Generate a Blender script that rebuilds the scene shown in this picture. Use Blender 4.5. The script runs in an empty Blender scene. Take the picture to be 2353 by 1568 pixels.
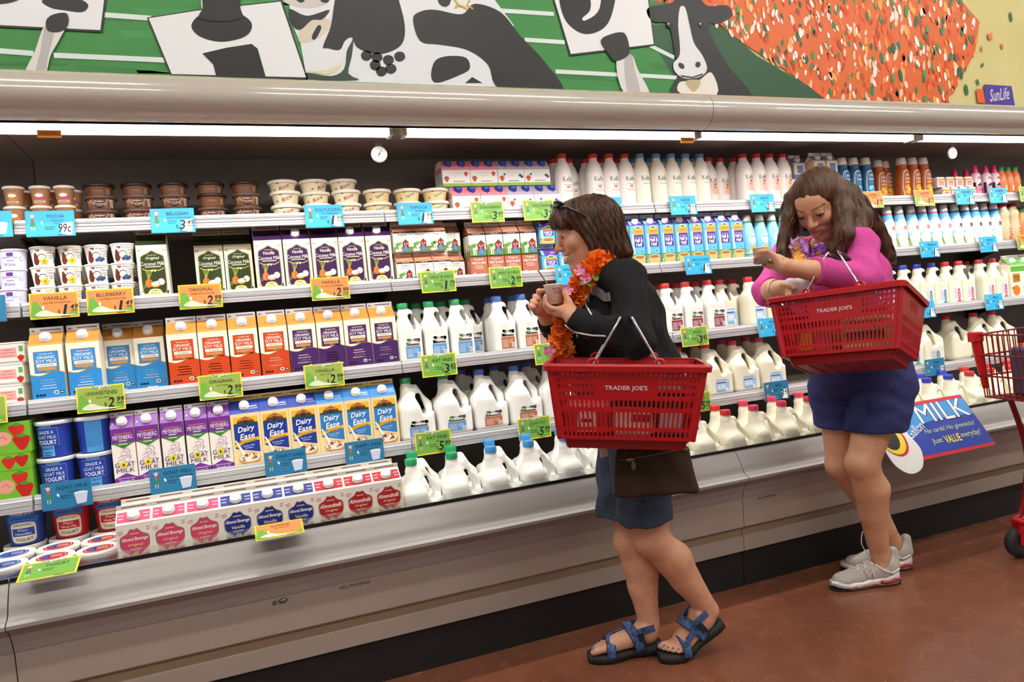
import bpy, bmesh, math, random
import numpy as np
from mathutils import Vector, Matrix
from mathutils.geometry import tessellate_polygon

random.seed(7); RNG = np.random.default_rng(7)
SC = bpy.context.scene
COL = SC.collection
PI = math.pi

# ------------------------------------------------------------------ camera
FPX, YAW, PITCH, ROLL, EYE = 1643.0, math.radians(21.021), math.radians(1.415), math.radians(-5.222), 1.13
_f = np.array([math.sin(YAW)*math.cos(PITCH), math.cos(YAW)*math.cos(PITCH), -math.sin(PITCH)])
_r0 = np.array([math.cos(YAW), -math.sin(YAW), 0.0]); _u0 = np.cross(_r0, _f)
_r = math.cos(ROLL)*_r0 + math.sin(ROLL)*_u0
_u = -math.sin(ROLL)*_r0 + math.cos(ROLL)*_u0
cam = bpy.data.cameras.new('camera'); cam_o = bpy.data.objects.new('camera', cam); COL.objects.link(cam_o)
cam.sensor_width = 36.0; cam.lens = 36.0*FPX/2353.0; cam.clip_start = 0.05
cam_o.matrix_world = Matrix(((_r[0], _u[0], -_f[0], 0), (_r[1], _u[1], -_f[1], 0), (_r[2], _u[2], -_f[2], EYE), (0, 0, 0, 1)))
cam.dof.use_dof = True; cam.dof.focus_distance = 2.42; cam.dof.aperture_fstop = 5.6
SC.camera = cam_o

# ------------------------------------------------------------------ exposure, world
SC.view_settings.view_transform = 'Standard'; SC.view_settings.look = 'None'
SC.view_settings.exposure = 0.0; SC.view_settings.gamma = 1.0; SC.view_settings.use_curve_mapping = False
W = bpy.data.worlds.new('world'); SC.world = W; W.use_nodes = True
W.node_tree.nodes['Background'].inputs[0].default_value = (1.0, 0.96, 0.92, 1)
W.node_tree.nodes['Background'].inputs[1].default_value = 0.36

LAMP_STRIP = 8.5     # canopy strip of the refrigerated cases
LAMP_CEILING = 90.0   # ceiling fixtures

def at(u, v, Y=None, Z=None, X=None):
    """The place in the shop that the photograph shows at pixel (u, v), given its depth Y, height Z or station X."""
    d = (u-1176.5)/FPX*_r - (v-784.0)/FPX*_u + _f
    if Y is not None: k = Y/d[1]
    elif Z is not None: k = (Z-EYE)/d[2]
    else: k = X/d[0]
    return Vector((d[0]*k, d[1]*k, EYE+d[2]*k))
def x_of(u, Y, Z):
    """Station X on the line (Y, Z) that runs along the cases, for pixel column u."""
    n = FPX*_r - (u-1176.5)*_f
    return -(n[1]*Y + n[2]*(Z-EYE))/n[0]

# ------------------------------------------------------------------ materials
def lin(c):
    if isinstance(c, str):
        c = c.lstrip('#'); c = [int(c[i:i+2], 16)/255.0 for i in (0, 2, 4)]
    return tuple((x/12.92 if x <= 0.04045 else ((x+0.055)/1.055)**2.4) for x in c[:3]) + (1.0,)
_M = {}
def mat(col, rough=0.5, metal=0.0, spec=0.5, emit=0.0, alpha=1.0, trans=0.0, sss=0.0, coat=0.0, noise=0.0, nscale=30.0, bump=0.0, bscale=200.0, aniso=None):
    key = (col if isinstance(col, str) else tuple(col), rough, metal, spec, emit, alpha, trans, sss, coat, noise, nscale, bump, bscale, aniso)
    if key in _M: return _M[key]
    m = bpy.data.materials.new('mat_%d' % len(_M)); m.use_nodes = True
    nt = m.node_tree; b = nt.nodes['Principled BSDF']; I = b.inputs
    c = lin(col)
    I['Base Color'].default_value = c; I['Roughness'].default_value = rough; I['Metallic'].default_value = metal
    I['Specular IOR Level'].default_value = spec; I['Alpha'].default_value = alpha
    I['Transmission Weight'].default_value = trans; I['Coat Weight'].default_value = coat
    if sss: I['Subsurface Weight'].default_value = sss; I['Subsurface Radius'].default_value = (0.02, 0.01, 0.006); I['Subsurface Scale'].default_value = 0.3
    if emit: I['Emission Color'].default_value = c; I['Emission Strength'].default_value = emit
    tc = None
    if noise or bump:
        tc = nt.nodes.new('ShaderNodeTexCoord'); src = tc.outputs['Object']
        if aniso:
            mp = nt.nodes.new('ShaderNodeMapping'); mp.inputs['Scale'].default_value = aniso
            nt.links.new(src, mp.inputs['Vector']); src = mp.outputs['Vector']
    if noise:
        n = nt.nodes.new('ShaderNodeTexNoise'); n.inputs['Scale'].default_value = nscale; n.inputs['Detail'].default_value = 5
        nt.links.new(src, n.inputs['Vector'])
        r = nt.nodes.new('ShaderNodeValToRGB')
        lo = tuple(x*(1-noise) for x in c[:3])+(1,); hi = tuple(min(1, x*(1+noise)) for x in c[:3])+(1,)
        r.color_ramp.elements[0].position = 0.3; r.color_ramp.elements[0].color = lo
        r.color_ramp.elements[1].position = 0.7; r.color_ramp.elements[1].color = hi
        nt.links.new(n.outputs['Fac'], r.inputs['Fac']); nt.links.new(r.outputs['Color'], I['Base Color'])
    if bump:
        n = nt.nodes.new('ShaderNodeTexNoise'); n.inputs['Scale'].default_value = bscale; n.inputs['Detail'].default_value = 3
        nt.links.new(src, n.inputs['Vector'])
        bp = nt.nodes.new('ShaderNodeBump'); bp.inputs['Strength'].default_value = bump; bp.inputs['Distance'].default_value = 0.004
        nt.links.new(n.outputs['Fac'], bp.inputs['Height']); nt.links.new(bp.outputs['Normal'], I['Normal'])
    _M[key] = m
    return m
def ink(c): return mat(c, 0.45, 0, 0.3)

# ------------------------------------------------------------------ mesh builder
class MB:
    def __init__(s): s.V = []; s.F = []; s.I = []; s.S = []; s.mats = []
    def mi(s, m):
        if m not in s.mats: s.mats.append(m)
        return s.mats.index(m)
    def add(s, V, F, m, smooth=False):
        b = len(s.V); s.V.extend([tuple(v) for v in V]); i = s.mi(m)
        for f in F: s.F.append([b+k for k in f]); s.I.append(i); s.S.append(smooth)
        return s
    def box(s, lo, hi, m):
        x0, y0, z0 = lo; x1, y1, z1 = hi
        return s.add([(x0,y0,z0),(x1,y0,z0),(x1,y1,z0),(x0,y1,z0),(x0,y0,z1),(x1,y0,z1),(x1,y1,z1),(x0,y1,z1)],
              [(0,3,2,1),(4,5,6,7),(0,1,5,4),(1,2,6,5),(2,3,7,6),(3,0,4,7)], m)
    def rbox(s, lo, hi, r, m, seg=3):
        """box with rounded vertical edges and a small chamfer top and bottom"""
        x0, y0, z0 = lo; x1, y1, z1 = hi; c = min(r*0.5, (z1-z0)*0.3)
        rings = []
        for z, ins in ((z0, c), (z0+c, 0), (z1-c, 0), (z1, c)):
            ring = []
            for cx, cy, a0 in ((x1-r, y1-r, 0), (x0+r, y1-r, PI/2), (x0+r, y0+r, PI), (x1-r, y0+r, 1.5*PI)):
                for k in range(seg+1):
                    a = a0+PI/2*k/seg; rr = r-ins*0.7
                    ring.append((cx+rr*math.cos(a), cy+rr*math.sin(a), z))
            rings.append(ring)
        return s.loft(rings, m, True, True, False)
    def loft(s, rings, m, cap0=True, cap1=True, smooth=True, closed=True):
        n = len(rings[0]); V = [p for r in rings for p in r]; F = []
        for i in range(len(rings)-1):
            for j in range(n if closed else n-1):
                k = (j+1) % n; F.append((i*n+j, i*n+k, (i+1)*n+k, (i+1)*n+j))
        s.add(V, F, m, smooth)
        if cap0: s.add(rings[0], [tuple(reversed(range(n)))], m)
        if cap1: s.add(rings[-1], [tuple(range(n))], m)
        return s
    def lathe(s, prof, m, n=24, c=(0, 0, 0), caps=True, smooth=True):
        rings = [[(c[0]+r*math.cos(2*PI*k/n), c[1]+r*math.sin(2*PI*k/n), c[2]+z) for k in range(n)] for r, z in prof]
        return s.loft(rings, m, caps, caps, smooth)
    def tube(s, pts, r, m, n=8, caps=True):
        pts = [Vector(p) for p in pts]; rs = r if isinstance(r, (list, tuple)) else [r]*len(pts); rings = []; prev = None
        for i, p in enumerate(pts):
            t = (pts[min(i+1, len(pts)-1)]-pts[max(i-1, 0)]).normalized()
            if prev is None:
                a = Vector((0, 0, 1)) if abs(t.z) < 0.9 else Vector((1, 0, 0)); e = t.cross(a).normalized()
            else:
                e = (prev-t*prev.dot(t)).normalized()
            prev = e; g = t.cross(e)
            rings.append([tuple(p+(e*math.cos(2*PI*k/n)+g*math.sin(2*PI*k/n))*rs[i]) for k in range(n)])
        return s.loft(rings, m, caps, caps, True)
    def prism(s, poly, ax, t0, t1, m, smooth=False):
        """polygon in the two axes other than ax, swept along ax from t0 to t1"""
        def P(p, t):
            q = list(p); q.insert(ax, t); return tuple(q)
        n = len(poly); V = [P(p, t0) for p in poly]+[P(p, t1) for p in poly]
        s.add(V, [(i, (i+1) % n, n+(i+1) % n, n+i) for i in range(n)], m, smooth)
        for off in (0, n):
            T = tessellate_polygon([[Vector((p[0], p[1], 0)) for p in poly]])
            s.add(V[off:off+n], [tuple(t) for t in T], m)
        return s
    def ball(s, c, r, m, n=14, k=8, R=None):
        rx, ry, rz = (r, r, r) if not hasattr(r, '__len__') else r
        V = []; c = Vector(c)
        for i in range(k+1):
            th = PI*i/k
            for j in range(n):
                ph = 2*PI*j/n; q = Vector((rx*math.sin(th)*math.cos(ph), ry*math.sin(th)*math.sin(ph), rz*math.cos(th)))
                if R is not None: q = R @ q
                V.append(tuple(c+q))
        return s.add(V, [(i*n+j, (i+1)*n+j, (i+1)*n+(j+1) % n, i*n+(j+1) % n) for i in range(k) for j in range(n)], m, True)
    def art(s, items, fn, step=None):
        for V, F, m, L in items:
            if step is None:
                s.add([fn(x, y, L) for x, y in V], F, m)
            else:
                for f in F:
                    poly = [V[i] for i in f]; xs = [p[0] for p in poly]
                    k0 = math.floor(min(xs)/step+1e-6); k1 = max(k0+1, math.ceil(max(xs)/step-1e-6))
                    for k in range(k0, k1):
                        q = poly
                        if k > k0: q = _clip(q, k*step, 1)
                        if k < k1-1: q = _clip(q, (k+1)*step, -1)
                        if len(q) > 2: s.add([fn(x, y, L) for x, y in q], [tuple(range(len(q)))], m)
        return s
    def mesh(s, name):
        me = bpy.data.meshes.new(name); me.from_pydata(s.V, [], s.F)
        for m in s.mats: me.materials.append(m)
        me.polygons.foreach_set('material_index', s.I); me.polygons.foreach_set('use_smooth', s.S); me.update()
        return me
def _clip(poly, x, sgn):
    out = []
    for i in range(len(poly)):
        a, b = poly[i], poly[(i+1) % len(poly)]; da, db = (a[0]-x)*sgn, (b[0]-x)*sgn
        if da >= 0: out.append(a)
        if (da > 0 and db < 0) or (da < 0 and db > 0):
            t = da/(da-db); out.append((x, a[1]+(b[1]-a[1])*t))
    return out

# ------------------------------------------------------------------ flat printing (words and shapes on packs and signs)
_TX = {}
def _text(s, bold):
    if 'M' in s: bold = 0.0   # the outline of M closes up when thickened
    k = (s, bold)
    if k in _TX: return _TX[k]
    cu = bpy.data.curves.new('lettering', 'FONT'); cu.body = s; cu.size = 1; cu.resolution_u = 2; cu.offset = bold*0.006
    o = bpy.data.objects.new('lettering', cu); me = o.to_mesh()
    V = np.array([v.co[:2] for v in me.vertices]) if len(me.vertices) else np.zeros((1, 2))
    F = [tuple(p.vertices) for p in me.polygons]
    lo, hi = V.min(0), V.max(0); V = (V-lo)/np.maximum(hi-lo, 1e-6)-0.5
    o.to_mesh_clear(); bpy.data.objects.remove(o); bpy.data.curves.remove(cu)
    _TX[k] = (V, F); return _TX[k]
def T(s, x, y, w, h, c, L=3, shear=0.0, bold=0.0, rot=0.0, arc=0.0):
    V, F = _text(s, bold); ca, sa = math.cos(rot), math.sin(rot); out = []
    for a, b in V:
        px, py = a*w+b*h*shear, b*h+arc*(0.25-a*a)*h*4
        out.append((x+px*ca-py*sa, y+px*sa+py*ca))
    return (out, F, ink(c), L)
def R(x, y, w, h, c, L=1, rot=0.0):
    ca, sa = math.cos(rot), math.sin(rot)
    return ([(x+a*w/2*ca-b*h/2*sa, y+a*w/2*sa+b*h/2*ca) for a, b in ((-1,-1),(1,-1),(1,1),(-1,1))], [(0, 1, 2, 3)], ink(c), L)
def E(x, y, rx, ry, c, L=2, n=20, rot=0.0):
    ca, sa = math.cos(rot), math.sin(rot); P = []
    for k in range(n):
        a, b = rx*math.cos(2*PI*k/n), ry*math.sin(2*PI*k/n); P.append((x+a*ca-b*sa, y+a*sa+b*ca))
    return (P, [tuple(range(n))], ink(c), L)
def Pg(pts, c, L=2):
    tri = tessellate_polygon([[Vector((p[0], p[1], 0)) for p in pts]])
    F = []
    for t in tri:
        a, b, d = (pts[i] for i in t)
        F.append(tuple(t) if (b[0]-a[0])*(d[1]-a[1])-(b[1]-a[1])*(d[0]-a[0]) > 0 else tuple(reversed(t)))
    return (list(pts), F, ink(c), L)
def spline(pts, n=8, closed=True):
    out = []; N = len(pts)
    for i in range(N if closed else N-1):
        p0, p1, p2, p3 = [np.array(pts[(i+k) % N] if closed else pts[min(max(i+k, 0), N-1)], float) for k in (-1, 0, 1, 2)]
        for j in range(n):
            t = j/n
            out.append(tuple(0.5*((2*p1)+(-p0+p2)*t+(2*p0-5*p1+4*p2-p3)*t*t+(-p0+3*p1-3*p2+p3)*t**3)))
    if not closed: out.append(tuple(pts[-1]))
    return out
def Sp(pts, c, L=2, n=6): return Pg(spline(pts, n), c, L)
def Ln(pts, w, c, L=2):
    """a stroke of width w along pts"""
    pts = [Vector(p) for p in pts]; A = []; B = []
    for i, p in enumerate(pts):
        t = (pts[min(i+1, len(pts)-1)]-pts[max(i-1, 0)]).normalized(); nn = Vector((-t.y, t.x))*w/2
        A.append(tuple(p+nn)); B.append(tuple(p-nn))
    n = len(pts); return (A+B, [(i, n+i, n+i+1, i+1) for i in range(n-1)], ink(c), L)
def plane_map(o, ex, ey, lift=0.00035):
    o, ex, ey = Vector(o), Vector(ex), Vector(ey); nn = ex.cross(ey).normalized()
    return lambda x, y, L: tuple(o+ex*x+ey*y+nn*(lift*L))
def cyl_map(rfun, lift=0.00035, yscale=1.0):
    """x runs round a standing round pack whose front faces -Y; y is height"""
    def fn(x, y, L):
        r = rfun(y)+lift*L; a = -PI/2+x/max(rfun(y), 0.01); return (r*math.cos(a), r*math.sin(a), y)
    return fn

# ------------------------------------------------------------------ objects
def empty(name, loc=(0, 0, 0), rz=0.0, label=None, cat=None, group=None):
    o = bpy.data.objects.new(name, None); o.empty_display_size = 0.03; COL.objects.link(o)
    o.location = loc; o.rotation_euler = (0, 0, rz)
    if label: tag(o, label, cat, group)
    return o
def tag(o, label, cat, group=None):
    o['label'] = label; o['category'] = cat
    if group: o['group'] = group
    return o
def obj(name, mb, parent=None, loc=None):
    me = mb.mesh(name) if isinstance(mb, MB) else mb
    o = bpy.data.objects.new(name, me); COL.objects.link(o)
    if parent is not None: o.parent = parent
    if loc is not None: o.location = loc
    return o
def struct(name, mb):
    o = obj(name, mb); o['kind'] = 'structure'; return o
def proto(*parts):
    """parts: (name, MB, [sub-parts]) -> (name, mesh, [..]) ready to be placed any number of times"""
    return [(p[0], p[1].mesh(p[0]), proto(*p[2]) if len(p) > 2 else []) for p in parts]
def place(name, pr, loc, label, cat, group=None, rz=0.0):
    root = empty(name, loc, rz, label, cat, group)
    for pn, me, subs in pr:
        o = obj(pn, me, root)
        for sn, sme, _ in subs: obj(sn, sme, o)
    return root
ORD = ['first', 'second', 'third', 'fourth', 'fifth', 'sixth', 'seventh', 'eighth', 'ninth', 'tenth', 'eleventh', 'twelfth', 'thirteenth', 'fourteenth', 'fifteenth', 'sixteenth']
# ================================================================== the shop: floor, walls, ceiling, lamps
def floor_mat():
    m = bpy.data.materials.new('stained_concrete'); m.use_nodes = True; nt = m.node_tree; b = nt.nodes['Principled BSDF']
    tc = nt.nodes.new('ShaderNodeTexCoord')
    n1 = nt.nodes.new('ShaderNodeTexNoise'); n1.inputs['Scale'].default_value = 1.3; n1.inputs['Detail'].default_value = 3; n1.inputs['Distortion'].default_value = 0.8
    n2 = nt.nodes.new('ShaderNodeTexNoise'); n2.inputs['Scale'].default_value = 14; n2.inputs['Detail'].default_value = 8
    for n in (n1, n2): nt.links.new(tc.outputs['Object'], n.inputs['Vector'])
    r1 = nt.nodes.new('ShaderNodeValToRGB'); e = r1.color_ramp.elements
    e[0].position = 0.22; e[0].color = lin('#683d2b'); e[1].position = 0.85; e[1].color = lin('#86543c')
    k = e.new(0.5); k.color = lin('#784833')
    r2 = nt.nodes.new('ShaderNodeValToRGB'); r2.color_ramp.elements[0].position = 0.35; r2.color_ramp.elements[0].color = (0.90, 0.90, 0.90, 1)
    r2.color_ramp.elements[1].position = 0.7; r2.color_ramp.elements[1].color = (1.05, 1.05, 1.05, 1)
    mx = nt.nodes.new('ShaderNodeMixRGB'); mx.blend_type = 'MULTIPLY'; mx.inputs[0].default_value = 1
    nt.links.new(n1.outputs['Fac'], r1.inputs['Fac']); nt.links.new(n2.outputs['Fac'], r2.inputs['Fac'])
    nt.links.new(r1.outputs['Color'], mx.inputs[1]); nt.links.new(r2.outputs['Color'], mx.inputs[2])
    nt.links.new(mx.outputs['Color'], b.inputs['Base Color'])
    rr = nt.nodes.new('ShaderNodeMapRange'); rr.inputs[3].default_value = 0.16; rr.inputs[4].default_value = 0.36
    nt.links.new(n2.outputs['Fac'], rr.inputs[0]); nt.links.new(rr.outputs[0], b.inputs['Roughness'])
    b.inputs['Specular IOR Level'].default_value = 0.4
    return m
fl = MB(); fl.box((-6, -5, -0.05), (14, 3.6, 0), floor_mat()); struct('floor', fl)
wl = MB(); wl.box((-6, 3.45, 0), (14, 3.6, 5.0), mat('#cfc48a', 0.85, noise=0.05, nscale=3)); struct('wall_back', wl)
ce = MB(); ce.box((-6, -5, 5.0), (14, 3.6, 5.1), mat('#3a3836', 0.9)); struct('ceiling', ce)
# long fluorescent fixtures hung over the aisle; their streaks show in the glossy canopy
k = 0
for (fx, fy, ln) in ((-1.6, 0.6, 2.4), (1.6, 0.6, 2.4), (4.8, 0.6, 2.4), (8.0, 0.6, 2.4), (-1.6, -2.4, 2.4), (1.6, -2.4, 2.4), (4.8, -2.4, 2.4), (8.0, -2.4, 2.4)):
    row = 'aisle along the cases' if fy > 0 else 'next aisle over'
    t = empty('ceiling_light', (fx, fy, 4.55), 0, 'long white fluorescent fixture above the %s, %s in its row' % (row, ORD[k % 4]), 'ceiling light', 'fluorescent fixtures over the aisles'); k += 1
    h = MB(); h.box((-ln/2, -0.09, 0), (ln/2, 0.09, 0.06), mat('#d8d8d8', 0.5)); obj('housing', h, t)
    g = MB()
    for s in (-0.045, 0.045): g.tube([(-ln/2+0.03, s, -0.02), (ln/2-0.03, s, -0.02)], 0.018, mat('#fffaf0', emit=LAMP_CEILING), 10)
    obj('tube', g, t)
    for s in (-1, 1):
        w = MB(); w.tube([(s*ln*0.4, 0, 0.06), (s*ln*0.4, 0, 0.45)], 0.004, mat('#888888', 0.4, 1.0), 6); obj('hanger', w, t)

# ================================================================== refrigerated cases
GREY = mat('#b9b1a6', 0.2, 0, 0.5, coat=0.8)
CREAM = mat('#a2968c', 0.42)
BUMP = mat('#96918e', 0.3, 0, 0.5)
ALU = mat('#d2d2d4', 0.35, 0.35, 0.5)
WHITE = mat('#a39c98', 0.4)
DARKIN = mat('#3a3432', 0.6)
BACK = mat('#6a605a', 0.55, noise=0.25, nscale=2.0)
SHY = {1: 2.76, 2: 2.755, 3: 2.70, 4: 2.655}
SHZ = {1: 1.612, 2: 1.342, 3: 1.025, 4: 0.725}     # top edge of each price rail
DECK = 0.445
UNITX = [-3.0807, -0.6407, 1.7993, 4.2393, 6.6793]
def arc(cy, cz, r, a0, a1, n):
    return [(cy+r*math.cos(math.radians(a0+(a1-a0)*i/n)), cz+r*math.sin(math.radians(a0+(a1-a0)*i/n))) for i in range(n+1)]
val = [(2.47, 1.965), (2.40, 1.968)]+spline([(2.385, 1.966), (2.335, 1.955), (2.30, 1.925), (2.29, 1.885), (2.305, 1.85), (2.335, 1.828)], 5, False)+[(2.36, 1.822), (2.47, 1.822)]
for k in range(4):
    x0, x1 = UNITX[k]+0.0015, UNITX[k+1]-0.0015
    place_word = ['at the dark chocolate pudding end', 'holding the soy milk', 'behind the shopper in pink', 'beyond the red shopping cart'][k]
    u = empty('refrigerated_case', ((x0+x1)/2, 2.3, 0), 0, 'open refrigerated dairy case with glossy grey canopy, ' + place_word, 'refrigerator', 'refrigerated dairy cases')
    a, b = x0-(x0+x1)/2, x1-(x0+x1)/2
    def shift(poly): return [(y-2.3, z) for y, z in poly]
    m = MB(); m.prism(shift(val), 0, a, b, GREY, True); obj('canopy', m, u)
    m = MB(); m.box((a, 0.10, 1.90), (b, 0.95, 1.965), mat('#a59a93', 0.5)); obj('top', m, u)
    m = MB(); m.box((a, 0.83, 0.40), (b, 0.90, 1.90), BACK); obj('back_panel', m, u)
    m = MB(); m.box((a, 0.072, DECK-0.02), (b, 0.83, DECK), mat('#d8d8d6', 0.4)); obj('deck', m, u)
    # curved front bumper, black glass-edge strip, panels and kick plate
    bp = [(2.372, DECK-0.01), (2.372, 0.548), (2.352, 0.548)]+spline([(2.336, 0.545), (2.318, 0.52), (2.302, 0.49), (2.29, 0.465), (2.272, 0.455)], 4, False)
    bp += [(2.262, 0.448), (2.262, 0.438), (2.275, 0.43), (2.292, 0.412), (2.305, 0.385), (2.312, 0.36), (2.372, 0.36)]
    m = MB(); m.prism(shift(bp), 0, a, b, BUMP, False); bo = obj('bumper', m, u)
    m = MB(); m.box((a, 2.334-2.3, 0.546), (b, 2.340-2.3, 0.556), mat('#151515', 0.3)); obj('black_edge_strip', m, bo)
    m = MB(); m.box((a, 2.338-2.3, 0.548), (b, 2.346-2.3, 0.575), mat('#e8f0ee', 0.05, trans=0.9, alpha=0.35)); obj('glass_lip', m, bo)
    m = MB(); m.prism(shift([(2.40, 0.36), (2.315, 0.36), (2.318, 0.245), (2.326, 0.238), (2.40, 0.238)]), 0, a, b, CREAM); fp = obj('front_panel', m, u)
    m = MB(); m.art([T('HILL PHOENIX', 0, 0, 0.098, 0.010, '#2b2622', 2, 0.2, 1)], plane_map((-0.30 if k != 2 else -1.10, 2.3155-2.3, 0.345), (1, 0, 0), (0, 0, 1))); obj('maker_plate', m, fp)
    m = MB(); m.ball((-0.52, 0.012, 0.345), (0.014, 0.006, 0.007), mat('#777270', 0.3, 0.9)); m.ball((-0.545, 0.012, 0.343), (0.006, 0.006, 0.006), mat('#777270', 0.3, 0.9)); obj('latch', m, fp)
    m = MB(); m.box((a, 2.335-2.3, 0.205), (b, 2.40-2.3, 0.238), mat('#8d7660', 0.5)); obj('recessed_rail', m, u)  # brown rail set back between the front and lower panels
    m = MB(); m.prism(shift([(2.40, 0.205), (2.326, 0.205), (2.33, 0.145), (2.345, 0.14), (2.40, 0.14)]), 0, a, b, CREAM); obj('lower_panel', m, u)
    m = MB(); m.box((a, 2.346-2.3, 0.0), (b, 2.40-2.3, 0.145), mat('#0c0b0b', 0.6)); obj('kick_plate', m, u)
    # light under the canopy
    m = MB(); m.prism(shift([(2.36, 1.822), (2.385, 1.822), (2.405, 1.832), (2.405, 1.90), (2.36, 1.90)]), 0, a, b, mat('#8b827c', 0.5)); obj('reflector', m, u)
    for (s0, s1) in ((a+0.015, -0.03), (0.03, b-0.015)):
        m = MB(); m.prism(shift([(2.404, 1.806), (2.444, 1.806), (2.452, 1.822), (2.452, 1.845), (2.404, 1.845)]), 0, s0, s1, mat('#fff3e6', emit=6.0)); lt = obj('light_strip', m, u)
        la = bpy.data.lights.new('strip_lamp', 'AREA'); la.shape = 'RECTANGLE'; la.size = s1-s0-0.02; la.size_y = 0.045; la.energy = LAMP_STRIP; la.color = (1.0, 0.95, 0.90); la.spread = math.radians(150)
        lo_ = bpy.data.objects.new('strip_lamp', la); COL.objects.link(lo_); lo_.parent = u; lo_.location = ((s0+s1)/2, 0.124, 1.8035); lo_.rotation_euler = (math.radians(17), 0, 0)
        for e in (s0-0.012, s1):
            m = MB(); m.box((e, 0.100, 1.803), (e+0.012, 0.155, 1.85), mat('#c8c2ba', 0.4)); obj('lamp_socket', m, lt)
    # shelves: two 4 ft spans per level
    for s in (1, 2, 3, 4):
        Y, Z = SHY[s]-2.3, SHZ[s]
        for (s0, s1) in ((a+0.002, -0.002), (0.002, b-0.002)):
            m = MB(); m.box((s0, Y+0.012, Z-0.034), (s1, 0.83, Z-0.014), WHITE); sh = obj('shelf', m, u)
            m = MB(); m.prism([(Y, Z), (Y+0.012, Z), (Y+0.012, Z-0.046), (Y-0.010, Z-0.046), (Y-0.010, Z-0.030), (Y-0.004, Z-0.027), (Y-0.004, Z-0.013), (Y-0.002, Z-0.010)], 0, s0, s1, ALU); m.art([R((s0+s1)/2, z_, s1-s0, t_, c_, 1) for z_, t_, c_ in ((-0.0125, 0.0022, '#77737a'), (-0.0280, 0.0030, '#6c686e'), (-0.0375, 0.0030, '#b4b0b4'))], plane_map((0, Y-0.0105, Z), (1, 0, 0), (0, 0, 1), 0.0002)); obj('price_rail', m, sh)  # thin grey lines painted on the rail stand in for shade in its grooves
            for e in (s0+0.012, s1-0.012):
                m = MB(); m.prism([(Y+0.15, Z-0.036), (0.83, Z-0.036), (0.83, Z-0.12)], 0, e-0.004, e+0.004, mat('#2b2725', 0.6)); obj('bracket', m, sh)
# ================================================================== packs: one of each kind, with its parts
CAPW = mat('#f2f2f0', 0.35)
PAPER = '#f3ecd6'
def carton(w, d, hb, side, front, slope, slope_art=(), fin='#cfcaca', fin_art=(), cap=None, gh=0.042, fh=0.018, side_art=()):
    """gable-top carton; front faces -Y"""
    a, b = w/2, d/2; S = mat(side, 0.38); SL = mat(slope, 0.38)
    m = MB()
    m.add([(-a,-b,0),(a,-b,0),(a,b,0),(-a,b,0),(-a,-b,hb),(a,-b,hb),(a,b,hb),(-a,b,hb)], [(0,3,2,1),(0,1,5,4),(1,2,6,5),(2,3,7,6),(3,0,4,7)], S)
    m.art(front, plane_map((0, -b, 0), (1, 0, 0), (0, 0, 1)))
    if side_art: m.art(side_art, plane_map((-a, 0, 0), (0, -1, 0), (0, 0, 1)))
    body = m
    g = MB(); q = 0.004
    g.add([(-a,-b,hb),(a,-b,hb),(a,-q,hb+gh),(-a,-q,hb+gh)], [(0,1,2,3)], SL)
    g.add([(a,b,hb),(-a,b,hb),(-a,q,hb+gh),(a,q,hb+gh)], [(0,1,2,3)], SL)
    for s in (-1, 1):
        i = s*(a-w*0.26)
        g.add([(s*a,-b,hb),(s*a,b,hb),(i,0,hb+gh*0.62),(s*a,-q,hb+gh),(s*a,q,hb+gh)], [(0,1,2) if s > 0 else (1,0,2), (0,2,3) if s > 0 else (2,0,3), (2,1,4) if s > 0 else (1,2,4)], S)
    ex = Vector((0, b-q, gh)).normalized()
    if slope_art: g.art(slope_art, plane_map((0, -b, hb), (1, 0, 0), tuple(ex)))
    top = g
    f = MB(); f.box((-a, -q, hb+gh-0.001), (a, q, hb+gh+fh), mat(fin, 0.4))
    if fin_art: f.art(fin_art, plane_map((0, -q, hb+gh), (1, 0, 0), (0, 0, 1)))
    parts = [('body', body), ('gable', top, [('sealed_fin', f)])]
    if cap:
        c = MB(); r, h = cap
        c.lathe([(r*1.08, 0), (r*1.08, h*0.25), (r, h*0.3), (r, h*0.9), (r*0.9, h)], CAPW, 20)
        nrm = Vector((0, -gh, b-q)).normalized(); qn = Vector((0, 0, 1)).rotation_difference(nrm)
        o = Vector((0, -b, hb))+ex*(Vector((0, b-q, gh)).length*0.52)
        c.V = [tuple(qn @ Vector(v)+o) for v in c.V]
        parts.append(('cap', c))
    return proto(*parts)
def finline(w, c='#55504c'): return [R(0.012, 0.009, w*0.62, 0.0035, c, 1), R(-w*0.4, 0.007, w*0.1, 0.004, c, 1)]
def mini(x, y, w, n, c, dy=0.006, h=0.0026):
    """rows of unreadably small print"""
    return [R(x+(((i*37) % 5)-2)*w*0.02, y-i*dy, w*(0.72+0.28*(((i*53) % 7)/6.0)), h, c, 2) for i in range(n)]

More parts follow.
